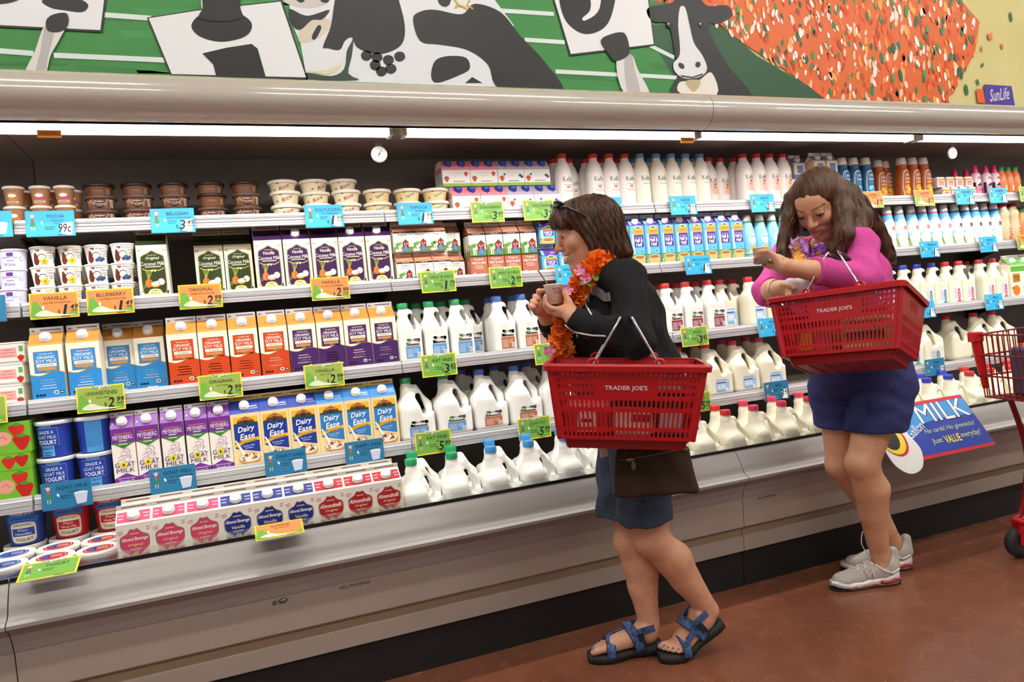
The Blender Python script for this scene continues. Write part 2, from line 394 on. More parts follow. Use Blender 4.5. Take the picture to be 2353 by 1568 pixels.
# --- soy milk half gallons
def soy(c, flavour, panel_c):
    w, hb = 0.096, 0.186
    wave = [(-w/2, 0), (w/2, 0)]+[(w/2-w*i/12.0, 0.092+0.006*math.sin(2*PI*i/12.0)) for i in range(13)]
    edge = [(-w/2+w*i/12.0, 0.093-0.006*math.sin(2*PI*i/12.0)) for i in range(13)]
    y = 0.131
    F = [R(0, hb/2, w, hb, PAPER, 1), Pg(wave, c, 2), Ln(edge, 0.0018, '#b58b4e', 3),
         R(0, y, 0.070, 0.070, panel_c, 2), R(0, y, 0.067, 0.067, c, 3), T("TRADER JOE'S", 0, y+0.026, 0.040, 0.005, PAPER, 4, 0, 2),
         T('ORGANIC', 0, y+0.0155, 0.052, 0.0095, '#fffdf2', 4, 0, 1), T('SOY MILK', 0, y+0.0030, 0.060, 0.0105, '#fffdf2', 4, 0, 1),
         R(0, y-0.0105, 0.056, 0.0105, PAPER, 4), T(flavour, 0, y-0.0105, 0.040, 0.0048, '#4a3a30', 5), R(0, y-0.0225, 0.052, 0.009, '#c28a55', 4),
         Ln([(-0.006, y-0.031), (0, y-0.026), (0.002, y-0.036), (0.007, y-0.028)], 0.003, '#8fb23c', 5)]
    F += mini(0, 0.072, 0.050, 4, '#e8d9c8', 0.009)
    F += [R(-0.034+i*0.0095, 0.024, 0.0075, 0.007, '#161616', 3) for i in range(3)]+[E(0.020, 0.030, 0.0075, 0.006, '#e8e8e0', 3), E(0.020, 0.030, 0.005, 0.003, '#3d5a34', 4), R(0.036, 0.030, 0.011, 0.008, '#24303c', 3), R(0.036, 0.030, 0.007, 0.003, '#dddddd', 4), R(0, 0.012, 0.034, 0.003, '#f0e6d8', 3)]
    return carton(w, 0.096, hb, PAPER, F, '#cf8a3c', (), '#c7c3c6', finline(w), (0.0165, 0.016))
P = {}
P['soy_blue'] = soy('#2f86c9', 'UNSWEETENED', '#a03c22'); P['soy_orange'] = soy('#c2431b', 'ORIGINAL', '#8c3314'); P['soy_purple'] = soy('#43205c', 'VANILLA', '#b98a52')

# --- coconut milk half gallons
def coco(c, flavour, cap):
    w, hb = 0.097, 0.188
    arch = lambda g: spline([(-0.036-g, 0.030-g), (-0.036-g, 0.135), (-0.030-g, 0.150+g), (-0.014, 0.158+g), (0, 0.166+g*1.4), (0.014, 0.158+g), (0.030+g, 0.150+g), (0.036+g, 0.135), (0.036+g, 0.030-g), (0.018, 0.022-g), (-0.018, 0.022-g)], 5)
    F = [R(0, hb/2, w, hb, '#efe8d2', 1), Pg(arch(0.0028), '#a7a86a', 2), Pg(arch(0), c, 3)]
    F += [T("TRADER JOE'S", 0, 0.152, 0.028, 0.004, '#e9dfc0', 4, 0, 1), T(flavour, 0, 0.141, 0.042, 0.012, '#f4ead0', 4, 0.3, 1.5), T('Coconut Milk', 0, 0.1225, 0.078, 0.014, c, 4, 0, 6), T('Coconut Milk', 0, 0.1225, 0.076, 0.013, '#fffdf0', 5, 0, 3), R(0, 0.1115, 0.05, 0.003, '#e2d8b8', 4)]
    F += [Ln([(-0.034, 0.106), (-0.018, 0.098), (0, 0.101), (0.018, 0.098), (0.034, 0.106)], 0.0028, '#cdbf7a', 4), E(-0.005, 0.097, 0.004, 0.003, '#e5dda8', 5, 10), E(0.005, 0.097, 0.004, 0.003, '#e5dda8', 5, 10)]
    F += mini(0.014, 0.088, 0.032, 5, '#e9e2c8', 0.0075)
    F += [Ln([(-0.018, 0.062), (-0.020+k*0.004, 0.085+0.003*(k % 2)), (-0.026+k*0.007, 0.102)], 0.0022, ['#9aa83e', '#c4b04a', '#7f9a3a'][k % 3], 5) for k in range(4)]
    F += [E(-0.017, 0.055, 0.012, 0.015, '#d9722a', 5), Ln([(-0.023, 0.045), (-0.017, 0.068)], 0.002, '#f2a55a', 6), Ln([(-0.012, 0.046), (-0.014, 0.066)], 0.002, '#b4541c', 6)]
    F += [E(0.005, 0.050, 0.016, 0.010, '#e3a04a', 6, 20, 0.2), E(0.004, 0.053, 0.015, 0.0075, '#fbf3dc', 7, 20, 0.2), E(0.022, 0.058, 0.011, 0.012, '#e9c890', 6), E(0.0225, 0.0585, 0.0095, 0.0105, '#fdf6e4', 7)]
    F += [Ln([(-0.036, 0.046), (-0.022, 0.052)], 0.0015, '#b9c37a', 4), Ln([(-0.036, 0.038), (-0.022, 0.046)], 0.0015, '#b9c37a', 4)]
    F += [Sp([(-0.019, 0.008), (-0.022, 0.022), (-0.012, 0.034), (0.012, 0.034), (0.022, 0.022), (0.019, 0.008)], '#b9bf62', 6), Sp([(-0.017, 0.009), (-0.020, 0.022), (-0.011, 0.032), (0.011, 0.032), (0.020, 0.022), (0.017, 0.009)], '#e2e3a0', 7), T('HALF GALLON', 0, 0.020, 0.028, 0.005, '#54562a', 8, 0, 1), R(0, 0.013, 0.014, 0.003, '#54562a', 8), R(0, 0.028, 0.018, 0.002, '#54562a', 8)]
    F += [R(0.040, 0.022, 0.007, 0.012, '#444444', 2), R(-0.041, 0.026, 0.005, 0.004, '#888888', 2), R(-0.040, 0.168, 0.012, 0.009, '#b9b39a', 2), R(0.040, 0.168, 0.012, 0.009, '#b9b39a', 2)]
    return carton(w, 0.097, hb, '#efe8d2', F, c, [R(0, 0.030, w*0.9, 0.012, '#1c150f', 1)] if not cap else (), '#b9b2a4', [R(0, 0.009, w*0.8, 0.003, '#6a645a', 1)], (0.0155, 0.016) if cap else None)
P['coconut_green'] = coco('#2f3d1d', 'Original', False); P['coconut_purple'] = coco('#3b1c4c', 'Vanilla', False); P['coconut_capped'] = coco('#3b1c4c', 'Vanilla', True)

# --- goat milk quarts
def goat():
    w, hb = 0.070, 0.190; c = '#6f2d8f'
    F = [R(0, hb/2, w, hb, '#efe9e2', 1), Pg([(-w/2, hb), (-w/2, 0.140), (0, 0.128), (w/2, 0.140), (w/2, hb)], c, 2), Pg([(-0.033, 0.142), (0, 0.122), (0.033, 0.142)], '#3f7f34', 3),
         T('MEYENBERG', 0, 0.160, 0.058, 0.014, '#f7f0f4', 4, 0, 2), R(0, 0.172, 0.050, 0.003, '#c8783c', 3), R(0, 0.148, 0.024, 0.003, '#ece4f0', 4), R(0, 0.137, 0.026, 0.003, '#d5e6c8', 4)]
    for q in ([(-0.004, 0.118), (0.010, 0.120), (0.018, 0.112), (0.014, 0.102), (0.020, 0.094), (0.012, 0.086)], [(-0.010, 0.110), (0.004, 0.113), (0.008, 0.104), (0.000, 0.100), (-0.010, 0.104)], [(-0.018, 0.092), (-0.008, 0.098), (0.002, 0.090), (0.010, 0.098), (0.018, 0.088)], [(-0.020, 0.080), (-0.006, 0.088), (0.004, 0.078), (0.020, 0.080)]):
        F.append(Ln(spline(q, 4, False), 0.0014, '#8a5a9c', 3))
    F += [T('G', -0.0235, 0.068, 0.013, 0.017, '#4b2468', 4, 0, 1), T('AT', 0.0165, 0.068, 0.023, 0.016, '#4b2468', 4, 0, 1), T('MILK', 0, 0.0495, 0.054, 0.0135, '#3f2258', 4, 0, 1)]
    F += [E(-0.0045+0.007*math.cos(t), 0.068+0.007*math.sin(t), 0.006, 0.0035, '#e6d23e', 4, 10, t) for t in [i*PI/4 for i in range(8)]]+[E(-0.0045, 0.068, 0.0035, 0.0045, '#3f5a1e', 5, 10)]
    F += [Pg([(-w/2, 0), (w/2, 0), (w/2, 0.024), (0, 0.040), (-w/2, 0.024)], c, 2), T('Ultra-Pasteurized', 0, 0.024, 0.050, 0.005, '#f3ecf6', 3), T('Vitamin D', 0, 0.0145, 0.044, 0.0075, '#fdf9ff', 3, 0, 1)]
    return carton(w, 0.070, hb, '#efe9e2', F, c, [R(-0.028, 0.02, 0.004, 0.006, '#e8e0ee', 1)], '#cdc6c9', finline(w), (0.0155, 0.015), 0.036, 0.016)
P['goat_milk'] = goat()

# --- lactose free half gallons
def dairy(c, c2):
    w, hb = 0.097, 0.190
    F = [R(0, hb/2, w, hb, '#eed9a2', 1), Pg([(-0.040, 0.070), (0.040, 0.050), (0.040, 0.150), (-0.040, 0.150)], c, 2), R(0, 0.164, 0.080, 0.028, '#e8b93c', 2),
         Pg([(-0.040, 0.150), (0.040, 0.150), (0.040, 0.156), (0.0, 0.163), (-0.040, 0.155)], '#2f4a2a', 3), Pg(spline([(-0.028, 0.157), (-0.020, 0.170), (0, 0.176), (0.020, 0.170), (0.028, 0.157), (0, 0.163)], 5), '#7c2a1a', 4), T('LAND O LAKES', 0, 0.1665, 0.042, 0.006, '#f3d27a', 5, 0, 2, 0, 0.6), Pg([(-0.006, 0.168), (0, 0.183), (0.006, 0.168)], '#c24a22', 5), E(0, 0.158, 0.007, 0.004, '#2a2a2a', 5, 10),
         T('Dairy', 0.000, 0.133, 0.054, 0.025, '#ffffff', 5, 0.25, 2.5, 0.10), T('Ease', 0.003, 0.110, 0.048, 0.021, '#ffffff', 5, 0.25, 2.5, 0.10),
         Ln(spline([(-0.040, 0.078), (-0.012, 0.091), (0.016, 0.095), (0.040, 0.098)], 5, False), 0.012, '#e9b540', 4), T('100% LACTOSE-FREE', 0.002, 0.0915, 0.060, 0.005, '#4a3510', 5, 0, 1, 0.09), T('Fat-Free Milk', 0.004, 0.076, 0.038, 0.0055, '#eef2ff', 4, 0, 1, 0.05), R(0.004, 0.068, 0.026, 0.003, '#9fb2e8', 4)]
    F += [Pg([(-0.040, 0.098), (-0.036, 0.100), (-0.004, 0.038), (-0.016, 0.036)], '#f6f2e6', 5), E(0.004, 0.030, 0.037, 0.022, '#c9985a', 4), E(0.004, 0.034, 0.034, 0.015, '#f1e7d8', 5)]
    rg = random.Random(5)
    for i in range(26):
        t = rg.uniform(0, 2*PI); q = rg.uniform(0.35, 0.95); F.append(E(0.004+0.032*q*math.cos(t), 0.034+0.013*q*math.sin(t), rg.uniform(0.002, 0.005), rg.uniform(0.0015, 0.003), rg.choice(['#7d3a22', '#b8743a', '#8e2230', '#5a2c22', '#c08a50']), 6, 8, t))
    return carton(w, 0.097, hb, '#eed9a2', F, c, [R(0.027, 0.030, 0.03, 0.005, '#b8c8ff', 1), R(0.030, 0.020, 0.03, 0.003, '#b8c8ff', 1)], '#b8963c', [R(0, 0.009, w*0.7, 0.004, '#6a5020', 1), R(0, 0.016, w, 0.005, '#c9c3bd', 1)], (0.0165, 0.016))
P['dairy_dark'] = dairy('#1d3694', '#16286e'); P['dairy_light'] = dairy('#2f7cc4', '#2566a4')

# --- almond drink half gallons
def almond(c, l1, l2, edge):
    w, hb = 0.095, 0.195
    top = lambda g: spline([(-0.037-g, 0.118), (-0.034-g, 0.132+g*0.5), (-0.020, 0.140+g), (-0.010, 0.152+g), (0, 0.150+g), (0.010, 0.152+g), (0.020, 0.140+g), (0.034+g, 0.132+g*0.5), (0.037+g, 0.118), (0.033+g, 0.098), (0.014, 0.084-g), (0, 0.080-g), (-0.014, 0.084-g), (-0.033-g, 0.098)], 5)
    F = [R(0, hb/2, w, hb, '#f6f0e4', 1), R(0, 0.040, 0.074, 0.080, edge, 2), R(0, 0.040, 0.070, 0.078, c, 3), Pg(top(0.003), edge, 4), Pg(top(0.0005), c, 5),
         R(0, 0.141, 0.024, 0.003, '#d0c8c0', 6), T(l1, 0, 0.124, 0.070, 0.014, '#fffdf8', 6, 0.25, 2.5), T(l2, 0, 0.107, 0.040, 0.010, '#f2dc9c', 6, 0.25, 1.5), R(0, 0.095, 0.030, 0.003, '#d8d0c8', 6), E(-0.004, 0.083, 0.0035, 0.003, '#efe7c0', 7, 8), E(0.004, 0.083, 0.0035, 0.003, '#efe7c0', 7, 8)]
    F += [Ln(spline([(-0.036, 0.100), (-0.030, 0.084), (-0.012, 0.076), (0, 0.080), (0.012, 0.076), (0.030, 0.084), (0.036, 0.100)], 4, False), 0.0022, '#e6d9a8', 6)]
    for i, (x, y, a, l) in enumerate([(-0.016, 0.068, 0.3, 0.020), (0.012, 0.070, 2.8, 0.018), (0.022, 0.060, 0.2, 0.016), (-0.004, 0.060, -0.5, 0.018), (0.004, 0.050, 0.8, 0.018), (-0.020, 0.050, -0.3, 0.014), (0.018, 0.046, 2.4, 0.014)]):
        F.append(E(x, y, l, 0.0042, ['#6e8c3c', '#89a34a', '#55752c'][i % 3], 7, 12, a))
    F += [E(-0.022, 0.034, 0.010, 0.007, '#a9c060', 8, 14, 0.5), E(-0.008, 0.030, 0.010, 0.006, '#c9a060', 8, 14, -0.4), E(0.014, 0.030, 0.010, 0.006, '#8fae50', 8, 14, 0.5), E(0.026, 0.036, 0.009, 0.006, '#d8b478', 8, 14, 0.2)]
    F += [R(-0.038, 0.160, 0.016, 0.003, '#c58aa0', 2, 0.3), R(-0.036, 0.154, 0.014, 0.003, '#c58aa0', 2, 0.3), R(0.038, 0.166, 0.010, 0.003, '#c58aa0', 2, 0.2), R(0.038, 0.159, 0.010, 0.003, '#c58aa0', 2, 0.2)]
    F = F[:1]+[([(x, y+0.024) for x, y in it[0]],)+tuple(it[1:]) for it in F[1:-4]]+[([(x, y+0.014) for x, y in it[0]],)+tuple(it[1:]) for it in F[-4:]]
    return carton(w, 0.095, hb, '#f6f0e4', F, '#f6f0e4', [R(0, 0.027, w*0.93, 0.040, c, 1), R(-0.034, 0.034, 0.016, 0.003, '#e0c8d0', 2), R(0.034, 0.034, 0.016, 0.003, '#e0c8d0', 2), R(-0.034, 0.022, 0.014, 0.003, '#e0c8d0', 2), R(0.034, 0.022, 0.014, 0.003, '#e0c8d0', 2)], '#ded7cb', [R(0.0, 0.007, w*0.7, 0.0035, '#6a625c', 1)], (0.0165, 0.014), 0.035, 0.013)
P['almond_pink'] = almond('#d4476c', 'Almond Beverage', 'Original', '#8c7a6a'); P['almond_blue'] = almond('#20307e', 'Almond Beverage', 'Vanilla', '#b59a8c'); P['almond_red'] = almond('#b01f26', 'Almondmilk', 'Original', '#b58a80')

# --- half & half cartons
def barn(y, s, F, L):
    F += [Pg([(0.000*s, y), (0.026*s, y), (0.026*s, y+0.024*s), (0.014*s, y+0.036*s), (0.000*s, y+0.024*s)], '#8c2a20', L), Pg([(-0.003*s, y+0.022*s), (0.014*s, y+0.039*s), (0.029*s, y+0.024*s), (0.026*s, y+0.024*s), (0.014*s, y+0.035*s), (0.0, y+0.023*s)], '#4a3a34', L+1), R(0.008*s, y+0.020*s, 0.003*s, 0.006*s, '#f0e8e0', L+1), R(0.019*s, y+0.020*s, 0.003*s, 0.006*s, '#f0e8e0', L+1),
          Sp([(0.004*s, y-0.010*s), (0.006*s, y+0.006*s), (0.012*s, y+0.012*s), (0.019*s, y+0.004*s), (0.020*s, y-0.012*s)], '#4f86c6', L+2), E(0.012*s, y+0.015*s, 0.0035*s, 0.0035*s, '#c88a5a', L+2, 10), E(-0.020*s, y+0.016*s, 0.012*s, 0.008*s, '#5f9a44', L), E(-0.010*s, y+0.022*s, 0.009*s, 0.006*s, '#79ac52', L), R(-0.018*s, y+0.004*s, 0.024*s, 0.014*s, '#6f8f4a', L), R(-0.016*s, y-0.004*s, 0.004*s, 0.020*s, '#f2f0ea', L+2), R(-0.009*s, y-0.004*s, 0.004*s, 0.020*s, '#f2f0ea', L+2), E(-0.012*s, y+0.008*s, 0.008*s, 0.004*s, '#eeeae2', L+2, 10)]
def hh_pint():
    w, hb = 0.071, 0.0795; F = [R(0, hb/2, w, hb, '#eee6dc', 1), R(0, hb-0.003, w, 0.006, '#2c2a2a', 2), T("TRADER JOE'S", 0, hb-0.003, 0.030, 0.0035, '#eeeeee', 3), T('Organic', 0, 0.0655, 0.036, 0.008, '#3a3432', 2, 0.2, 1), T('HALF & HALF', 0, 0.0565, 0.040, 0.0055, '#6a5a52', 2), R(0, 0.010, w, 0.020, '#5c8a3c', 2)]
    barn(0.014, 0.92, F, 3); F += [E(-0.024, 0.006, 0.007, 0.006, '#e6e2da', 5), E(-0.009, 0.006, 0.006, 0.005, '#e6e2da', 5)]
    return carton(w, 0.071, hb, '#eee6dc', F, '#c98568', [T('ORGANIC', 0, 0.018, 0.036, 0.008, '#e9c9b4', 2, 0, 1)], '#e8e2d8', finline(w, '#9a8f88'), None, 0.026, 0.014)
def hh_quart():
    w, hb = 0.072, 0.182; F = [R(0, hb/2, w, hb, '#b56a54', 1), R(0, 0.133, w, 0.086, '#e9e4d8', 2), R(0, 0.100, w, 0.028, '#5f9140', 3), R(0, 0.087, w, 0.005, '#2c3a26', 4), R(0, hb-0.005, w, 0.008, '#2c2a2a', 3), T("TRADER JOE'S", 0, hb-0.005, 0.036, 0.004, '#eeeeee', 4)]
    barn(0.108, 1.15, F, 5)
    F += [T('Organic', 0, 0.074, 0.044, 0.011, '#f6e9e0', 3, 0.2, 1), T('HALF & HALF', 0, 0.060, 0.060, 0.010, '#f6efe6', 3, 0, 2.5)]+mini(0, 0.049, 0.046, 3, '#e3c0b2', 0.006)+[E(-0.022, 0.014, 0.006, 0.005, '#efe6e0', 3), R(-0.008, 0.014, 0.010, 0.006, '#5a4a44', 3), R(0, 0.003, w, 0.006, '#2f4030', 3)]
    Sd = [R(0, 0.133, w, 0.086, '#ddd6c8', 1), R(0, 0.098, w, 0.022, '#5f9140', 2), R(0, hb-0.005, w, 0.008, '#2c2a2a', 2)]+[Ln([(-0.030+i*0.012, 0.092), (-0.024+i*0.012, 0.118+0.008*(i % 3))], 0.005, '#2b2b2b' if i % 2 else '#efeae2', 3) for i in range(6)]+[R(-0.02, 0.016, 0.012, 0.022, '#eeeeee', 2), R(0.01, 0.060, 0.026, 0.008, '#d8a898', 2)]+mini(0.0, 0.05, 0.04, 3, '#d8a898', 0.008)
    return carton(w, 0.072, hb, '#b56a54', F, '#cf8f76', [R(0, 0.02, 0.05, 0.004, '#b87460', 1)], '#e8e2d8', finline(w, '#8a807a'), None, 0.032, 0.018, Sd)
def hh_ultra(hb, cap=True):
    w = 0.070; k = hb/0.185
    F = [R(0, hb/2, w, hb, '#5fb6e6', 1), R(-0.022, hb*0.55, 0.010, hb*0.5, '#bfe6fa', 2), R(0.006, hb*0.86, 0.052, 0.030*k, '#e3a24c', 3), T('TRADERS FARM', 0.006, hb*0.855, 0.040, 0.006, '#7a4a14', 4, 0, 1), E(0.006, hb*0.95, 0.016, 0.008, '#e6e0c0', 4), E(0.006, hb*0.945, 0.012, 0.005, '#5f8a3a', 5),
         R(0.006, hb*0.625, 0.048, 0.054*k, '#4c2f8e', 3), T('Ultra Pasteurized', 0.006, hb*0.72, 0.036, 0.006, '#e6dcff', 4), T('Half &', 0.006, hb*0.645, 0.040, 0.017*k, '#ffffff', 4, 0, 2.5), T('Half', 0.006, hb*0.54, 0.030, 0.016*k, '#ffffff', 4, 0, 2.5), E(0.016, hb*0.37, 0.010, 0.010, '#8fd0f2', 3), E(0.016, hb*0.37, 0.007, 0.007, '#4a9ad0', 4), R(0, hb*0.15, w, hb*0.30, '#6aa83e', 2), R(0, hb*0.295, w, hb*0.02, '#2f8a4a', 3)]
    F += [Pg([(-0.022, 0), (0.026, 0), (0.032, hb*0.24), (-0.026, hb*0.24)], '#d8b173', 4), E(0.003, hb*0.24, 0.029, 0.010, '#e8cd9a', 5), E(0.003, hb*0.235, 0.025, 0.007, '#a9713a', 6), Ln([(-0.024, hb*0.18), (-0.036, hb*0.15), (-0.032, hb*0.06), (-0.021, hb*0.05)], 0.005, '#d8b173', 4)]
    return carton(w, 0.070, hb, '#8fd2f2', F, '#5b3a9c', [R(-0.026, 0.02, 0.012, 0.03, '#7fc8ee', 1), R(0.02, 0.02, 0.02, 0.004, '#e6dcff', 1)], '#cfe6f2', finline(w, '#7090a0'), (0.015, 0.014) if cap else None, 0.034, 0.018)
P['hh_pint'] = hh_pint(); P['hh_quart'] = hh_quart(); P['hh_tall'] = hh_ultra(0.185); P['hh_short'] = hh_ultra(0.0725, False)

# --- small blue and cream cartons by the kefir
def cream_small():
    w, hb = 0.070, 0.082; F = [R(0, hb/2, w, hb, '#efe4c4', 1), R(0, 0.012, w, 0.024, '#6a7fd0', 2), R(0.004, 0.050, 0.036, 0.036, '#5468c0', 2), R(0.004, 0.050, 0.030, 0.030, '#7488da', 3)]+mini(0.004, 0.058, 0.024, 3, '#dfe6ff', 0.008)
    return carton(w, 0.070, hb, '#efe4c4', F, '#7080d0', (), '#dcd6cc', finline(w, '#9a94a0'), (0.014, 0.013), 0.030, 0.016, [R(0, 0.04, 0.05, 0.06, '#e2d6b4', 1), E(0, 0.03, 0.008, 0.012, '#7a7040', 2)])
def white_small():
    w, hb = 0.070, 0.085; F = [R(0, hb/2, w, hb, '#f4f3ef', 1), R(0.004, 0.052, 0.034, 0.034, '#8fa4e0', 2), R(0, 0.010, w, 0.020, '#a8b4e6', 2)]+mini(0.004, 0.060, 0.024, 3, '#dfe6ff', 0.008)
    return carton(w, 0.070, hb, '#f4f3ef', F, '#f0efec', (), '#eeeae6', finline(w, '#b0aab0'), (0.014, 0.013), 0.026, 0.014)
P['cream_carton'] = cream_small(); P['white_carton'] = white_small()

# --- round tubs and cups
def tub(r0, r1, h, body, art, lid, lid_h, lid_art=(), lid_over=0.0025, n=32, rough=0.4):
    m = MB(); m.lathe([(r0*0.94, 0), (r0, 0.002), (r0, 0.004), (r1, h)], mat(body, rough), n)
    rf = lambda y: r0+(r1-r0)*max(0, min(1, y/h))
    if art: m.art(art, cyl_map(rf, 0.0004), 0.006)
    l = MB(); R1 = r1+lid_over; lm = mat(lid, 0.4)
    l.lathe([(R1-0.001, 0), (R1, 0.001), (R1, lid_h*0.75), (R1-0.0015, lid_h), (R1-0.004, lid_h), (R1-0.006, lid_h-0.0015), (0.001, lid_h-0.0015)], lm, n)
    if lid_art: l.art(lid_art, lambda x, y, L: (x, y, lid_h-0.0015+0.0004*L))
    l.V = [(x, y, z+h-lid_h*0.6) for x, y, z in l.V]
    return proto(('body', m), ('lid', l))
def mocha(c): return tub(0.0235, 0.0295, 0.062, '#b07c54', [T('Mocha', 0, 0.050, 0.026, 0.008, '#8a5434', 1, 0.3), Pg([(-0.012, 0.030), (0.012, 0.030), (0.008, 0.018), (-0.008, 0.018)], c, 2), E(0.014, 0.025, 0.005, 0.004, c, 1), E(0, 0.032, 0.013, 0.007, '#4a2a18', 2), E(0, 0.033, 0.012, 0.0065, '#f6efe6', 3), R(0, 0.013, 0.034, 0.006, '#e8d9b8', 2), R(0, 0.013, 0.022, 0.002, '#7a4a24', 3)], '#efeae2', 0.009)
P['mocha_orange'] = mocha('#e08a1e'); P['mocha_pink'] = mocha('#d04a9a')
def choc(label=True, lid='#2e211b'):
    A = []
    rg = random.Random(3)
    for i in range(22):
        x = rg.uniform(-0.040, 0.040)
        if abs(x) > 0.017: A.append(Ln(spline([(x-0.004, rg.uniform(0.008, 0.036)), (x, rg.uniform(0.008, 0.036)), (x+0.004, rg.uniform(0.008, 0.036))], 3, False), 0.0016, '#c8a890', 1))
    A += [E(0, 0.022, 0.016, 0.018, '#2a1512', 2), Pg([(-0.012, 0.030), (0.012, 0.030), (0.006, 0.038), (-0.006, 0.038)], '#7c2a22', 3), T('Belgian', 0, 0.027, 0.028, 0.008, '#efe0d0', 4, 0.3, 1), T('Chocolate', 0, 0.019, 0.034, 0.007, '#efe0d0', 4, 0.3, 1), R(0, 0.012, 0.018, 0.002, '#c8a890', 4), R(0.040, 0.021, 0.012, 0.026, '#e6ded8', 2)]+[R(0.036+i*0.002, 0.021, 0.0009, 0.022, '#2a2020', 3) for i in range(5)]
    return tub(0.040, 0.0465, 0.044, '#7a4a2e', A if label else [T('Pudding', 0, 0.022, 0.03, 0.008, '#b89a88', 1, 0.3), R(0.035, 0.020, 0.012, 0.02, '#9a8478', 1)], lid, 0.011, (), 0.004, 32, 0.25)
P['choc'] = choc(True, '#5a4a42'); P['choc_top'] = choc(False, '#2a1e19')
def cup_pudding(body, word, c): return tub(0.0425, 0.0515, 0.046, body, [T(word, 0.002, 0.024, 0.040, 0.014, c, 1, 0.3, 1, 0.45), T('TRAT', 0.030, 0.010, 0.018, 0.004, '#b7a888', 1), R(-0.022, 0.037, 0.010, 0.003, '#6a6048', 1), R(0.026, 0.038, 0.0015, 0.005, '#6a6048', 1), E(-0.036, 0.014, 0.005, 0.004, '#9c9278', 1), R(0.062, 0.022, 0.014, 0.022, '#a83a52', 1)], '#f4efe2', 0.012, (), 0.005)
P['rice'] = cup_pudding('#efe4c2', 'Rice', '#9c2440'); P['tapioca'] = cup_pudding('#f0dca2', 'Tapioca', '#2a94c4')
def coco_cup(berry):
    A = [Sp([(-0.024, 0.012), (-0.022, 0.034), (-0.017, 0.046), (-0.008, 0.032), (-0.007, 0.012), (-0.015, 0.004)], '#6e2f1c', 2), E(0.003, 0.028, 0.0125, 0.013, '#6a4630', 3), E(0.003, 0.027, 0.0108, 0.011, '#fbf7f0', 4), E(0.003, 0.025, 0.008, 0.007, '#e3ddd4', 5), R(-0.008, 0.054, 0.014, 0.003, '#7a4a4a', 2), R(-0.007, 0.050, 0.010, 0.0025, '#7a4a4a', 2)]
    if berry: A += [E(0.004+i*0.006, 0.013+0.004*(i % 2), 0.0055, 0.0055, ['#3d4590', '#4c55a4', '#333a80'][i % 3], 6, 12) for i in range(4)]+[E(0.010, 0.022, 0.007, 0.003, '#4d8a3c', 6, 10, 0.5), E(0.016, 0.020, 0.006, 0.003, '#3d7a34', 6, 10, -0.4), T('Blueberry', 0.018, 0.052, 0.030, 0.007, '#3a4890', 2, 0.3)]
    else: A += [E(0.008+0.0065*math.cos(t), 0.016+0.0055*math.sin(t), 0.007, 0.0038, '#e9c832', 6, 10, t) for t in [i*2*PI/5+0.3 for i in range(5)]]+[E(0.008, 0.016, 0.003, 0.003, '#a8781c', 7, 8), T('Vanilla', 0.022, 0.053, 0.024, 0.007, '#c9a85a', 2, 0.3)]
    A += [T('Cultured', 0.025, 0.044, 0.022, 0.007, '#5a5060', 2, 0.2), T('Coconut', 0.027, 0.035, 0.020, 0.006, '#5a5060', 2, 0.2), T('MILK', 0.029, 0.027, 0.013, 0.006, '#5a5060', 2), R(0.045, 0.028, 0.008, 0.036, '#46565a', 1)]
    return tub(0.0295, 0.0370, 0.064, '#f1efea', A, '#f6f4ef', 0.006, (), 0.002)
P['coco_vanilla'] = coco_cup(False); P['coco_berry'] = coco_cup(True)
P['light_yogurt'] = tub(0.036, 0.041, 0.062, '#dcdcf0', [T('Blueberry Yogurt', 0, 0.036, 0.044, 0.006, '#5a5ab0', 1), R(0, 0.046, 0.018, 0.012, '#8a3a78', 1), E(0.004, 0.048, 0.006, 0.005, '#4a4aa8', 2), T('80 Calories', -0.002, 0.014, 0.030, 0.010, '#5a64b8', 1, 0.1), R(0, 0.026, 0.02, 0.003, '#9a9ac8', 1), E(0.032, 0.032, 0.006, 0.007, '#8a8ac8', 1), E(0.032, 0.032, 0.005, 0.006, '#dcdcf0', 2)], '#e4e4f4', 0.007)
def goat_yog(face): 
    A = [R(0, 0.104, 0.040, 0.010, '#4fa0dc', 1), R(0, 0.068, 0.072, 0.058, '#d8d8c8', 2), R(0, 0.068, 0.0705, 0.0565, '#1f3fa4', 3), T('GRADE A', 0, 0.084, 0.048, 0.011, '#e8f2ff', 4, 0, 1), T('GOAT MILK', 0, 0.068, 0.060, 0.011, '#e8f2ff', 4, 0, 1), T('YOGURT', 0, 0.051, 0.058, 0.014, '#ffffff', 4, 0, 2), R(0, 0.022, 0.040, 0.034, '#5fb0e6', 1), T('plain', 0, 0.031, 0.034, 0.013, '#1c50a0', 3, 0.3, 1.5), R(0, 0.018, 0.026, 0.003, '#1c50a0', 3), R(0, 0.010, 0.020, 0.003, '#1c50a0', 3)]
    B = [R(0.006, 0.056, 0.050, 0.108, '#4f9ede', 1)]+[R(0.006, 0.100-i*0.006, 0.044, 0.0015, '#2f74b8', 2) for i in range(14)]
    return tub(0.0445, 0.0525, 0.114, '#1d3a9e', A if face else B, '#e6e8ec', 0.013, (), 0.003)
P['goat_yogurt'] = goat_yog(True); P['goat_yogurt_back'] = goat_yog(False)
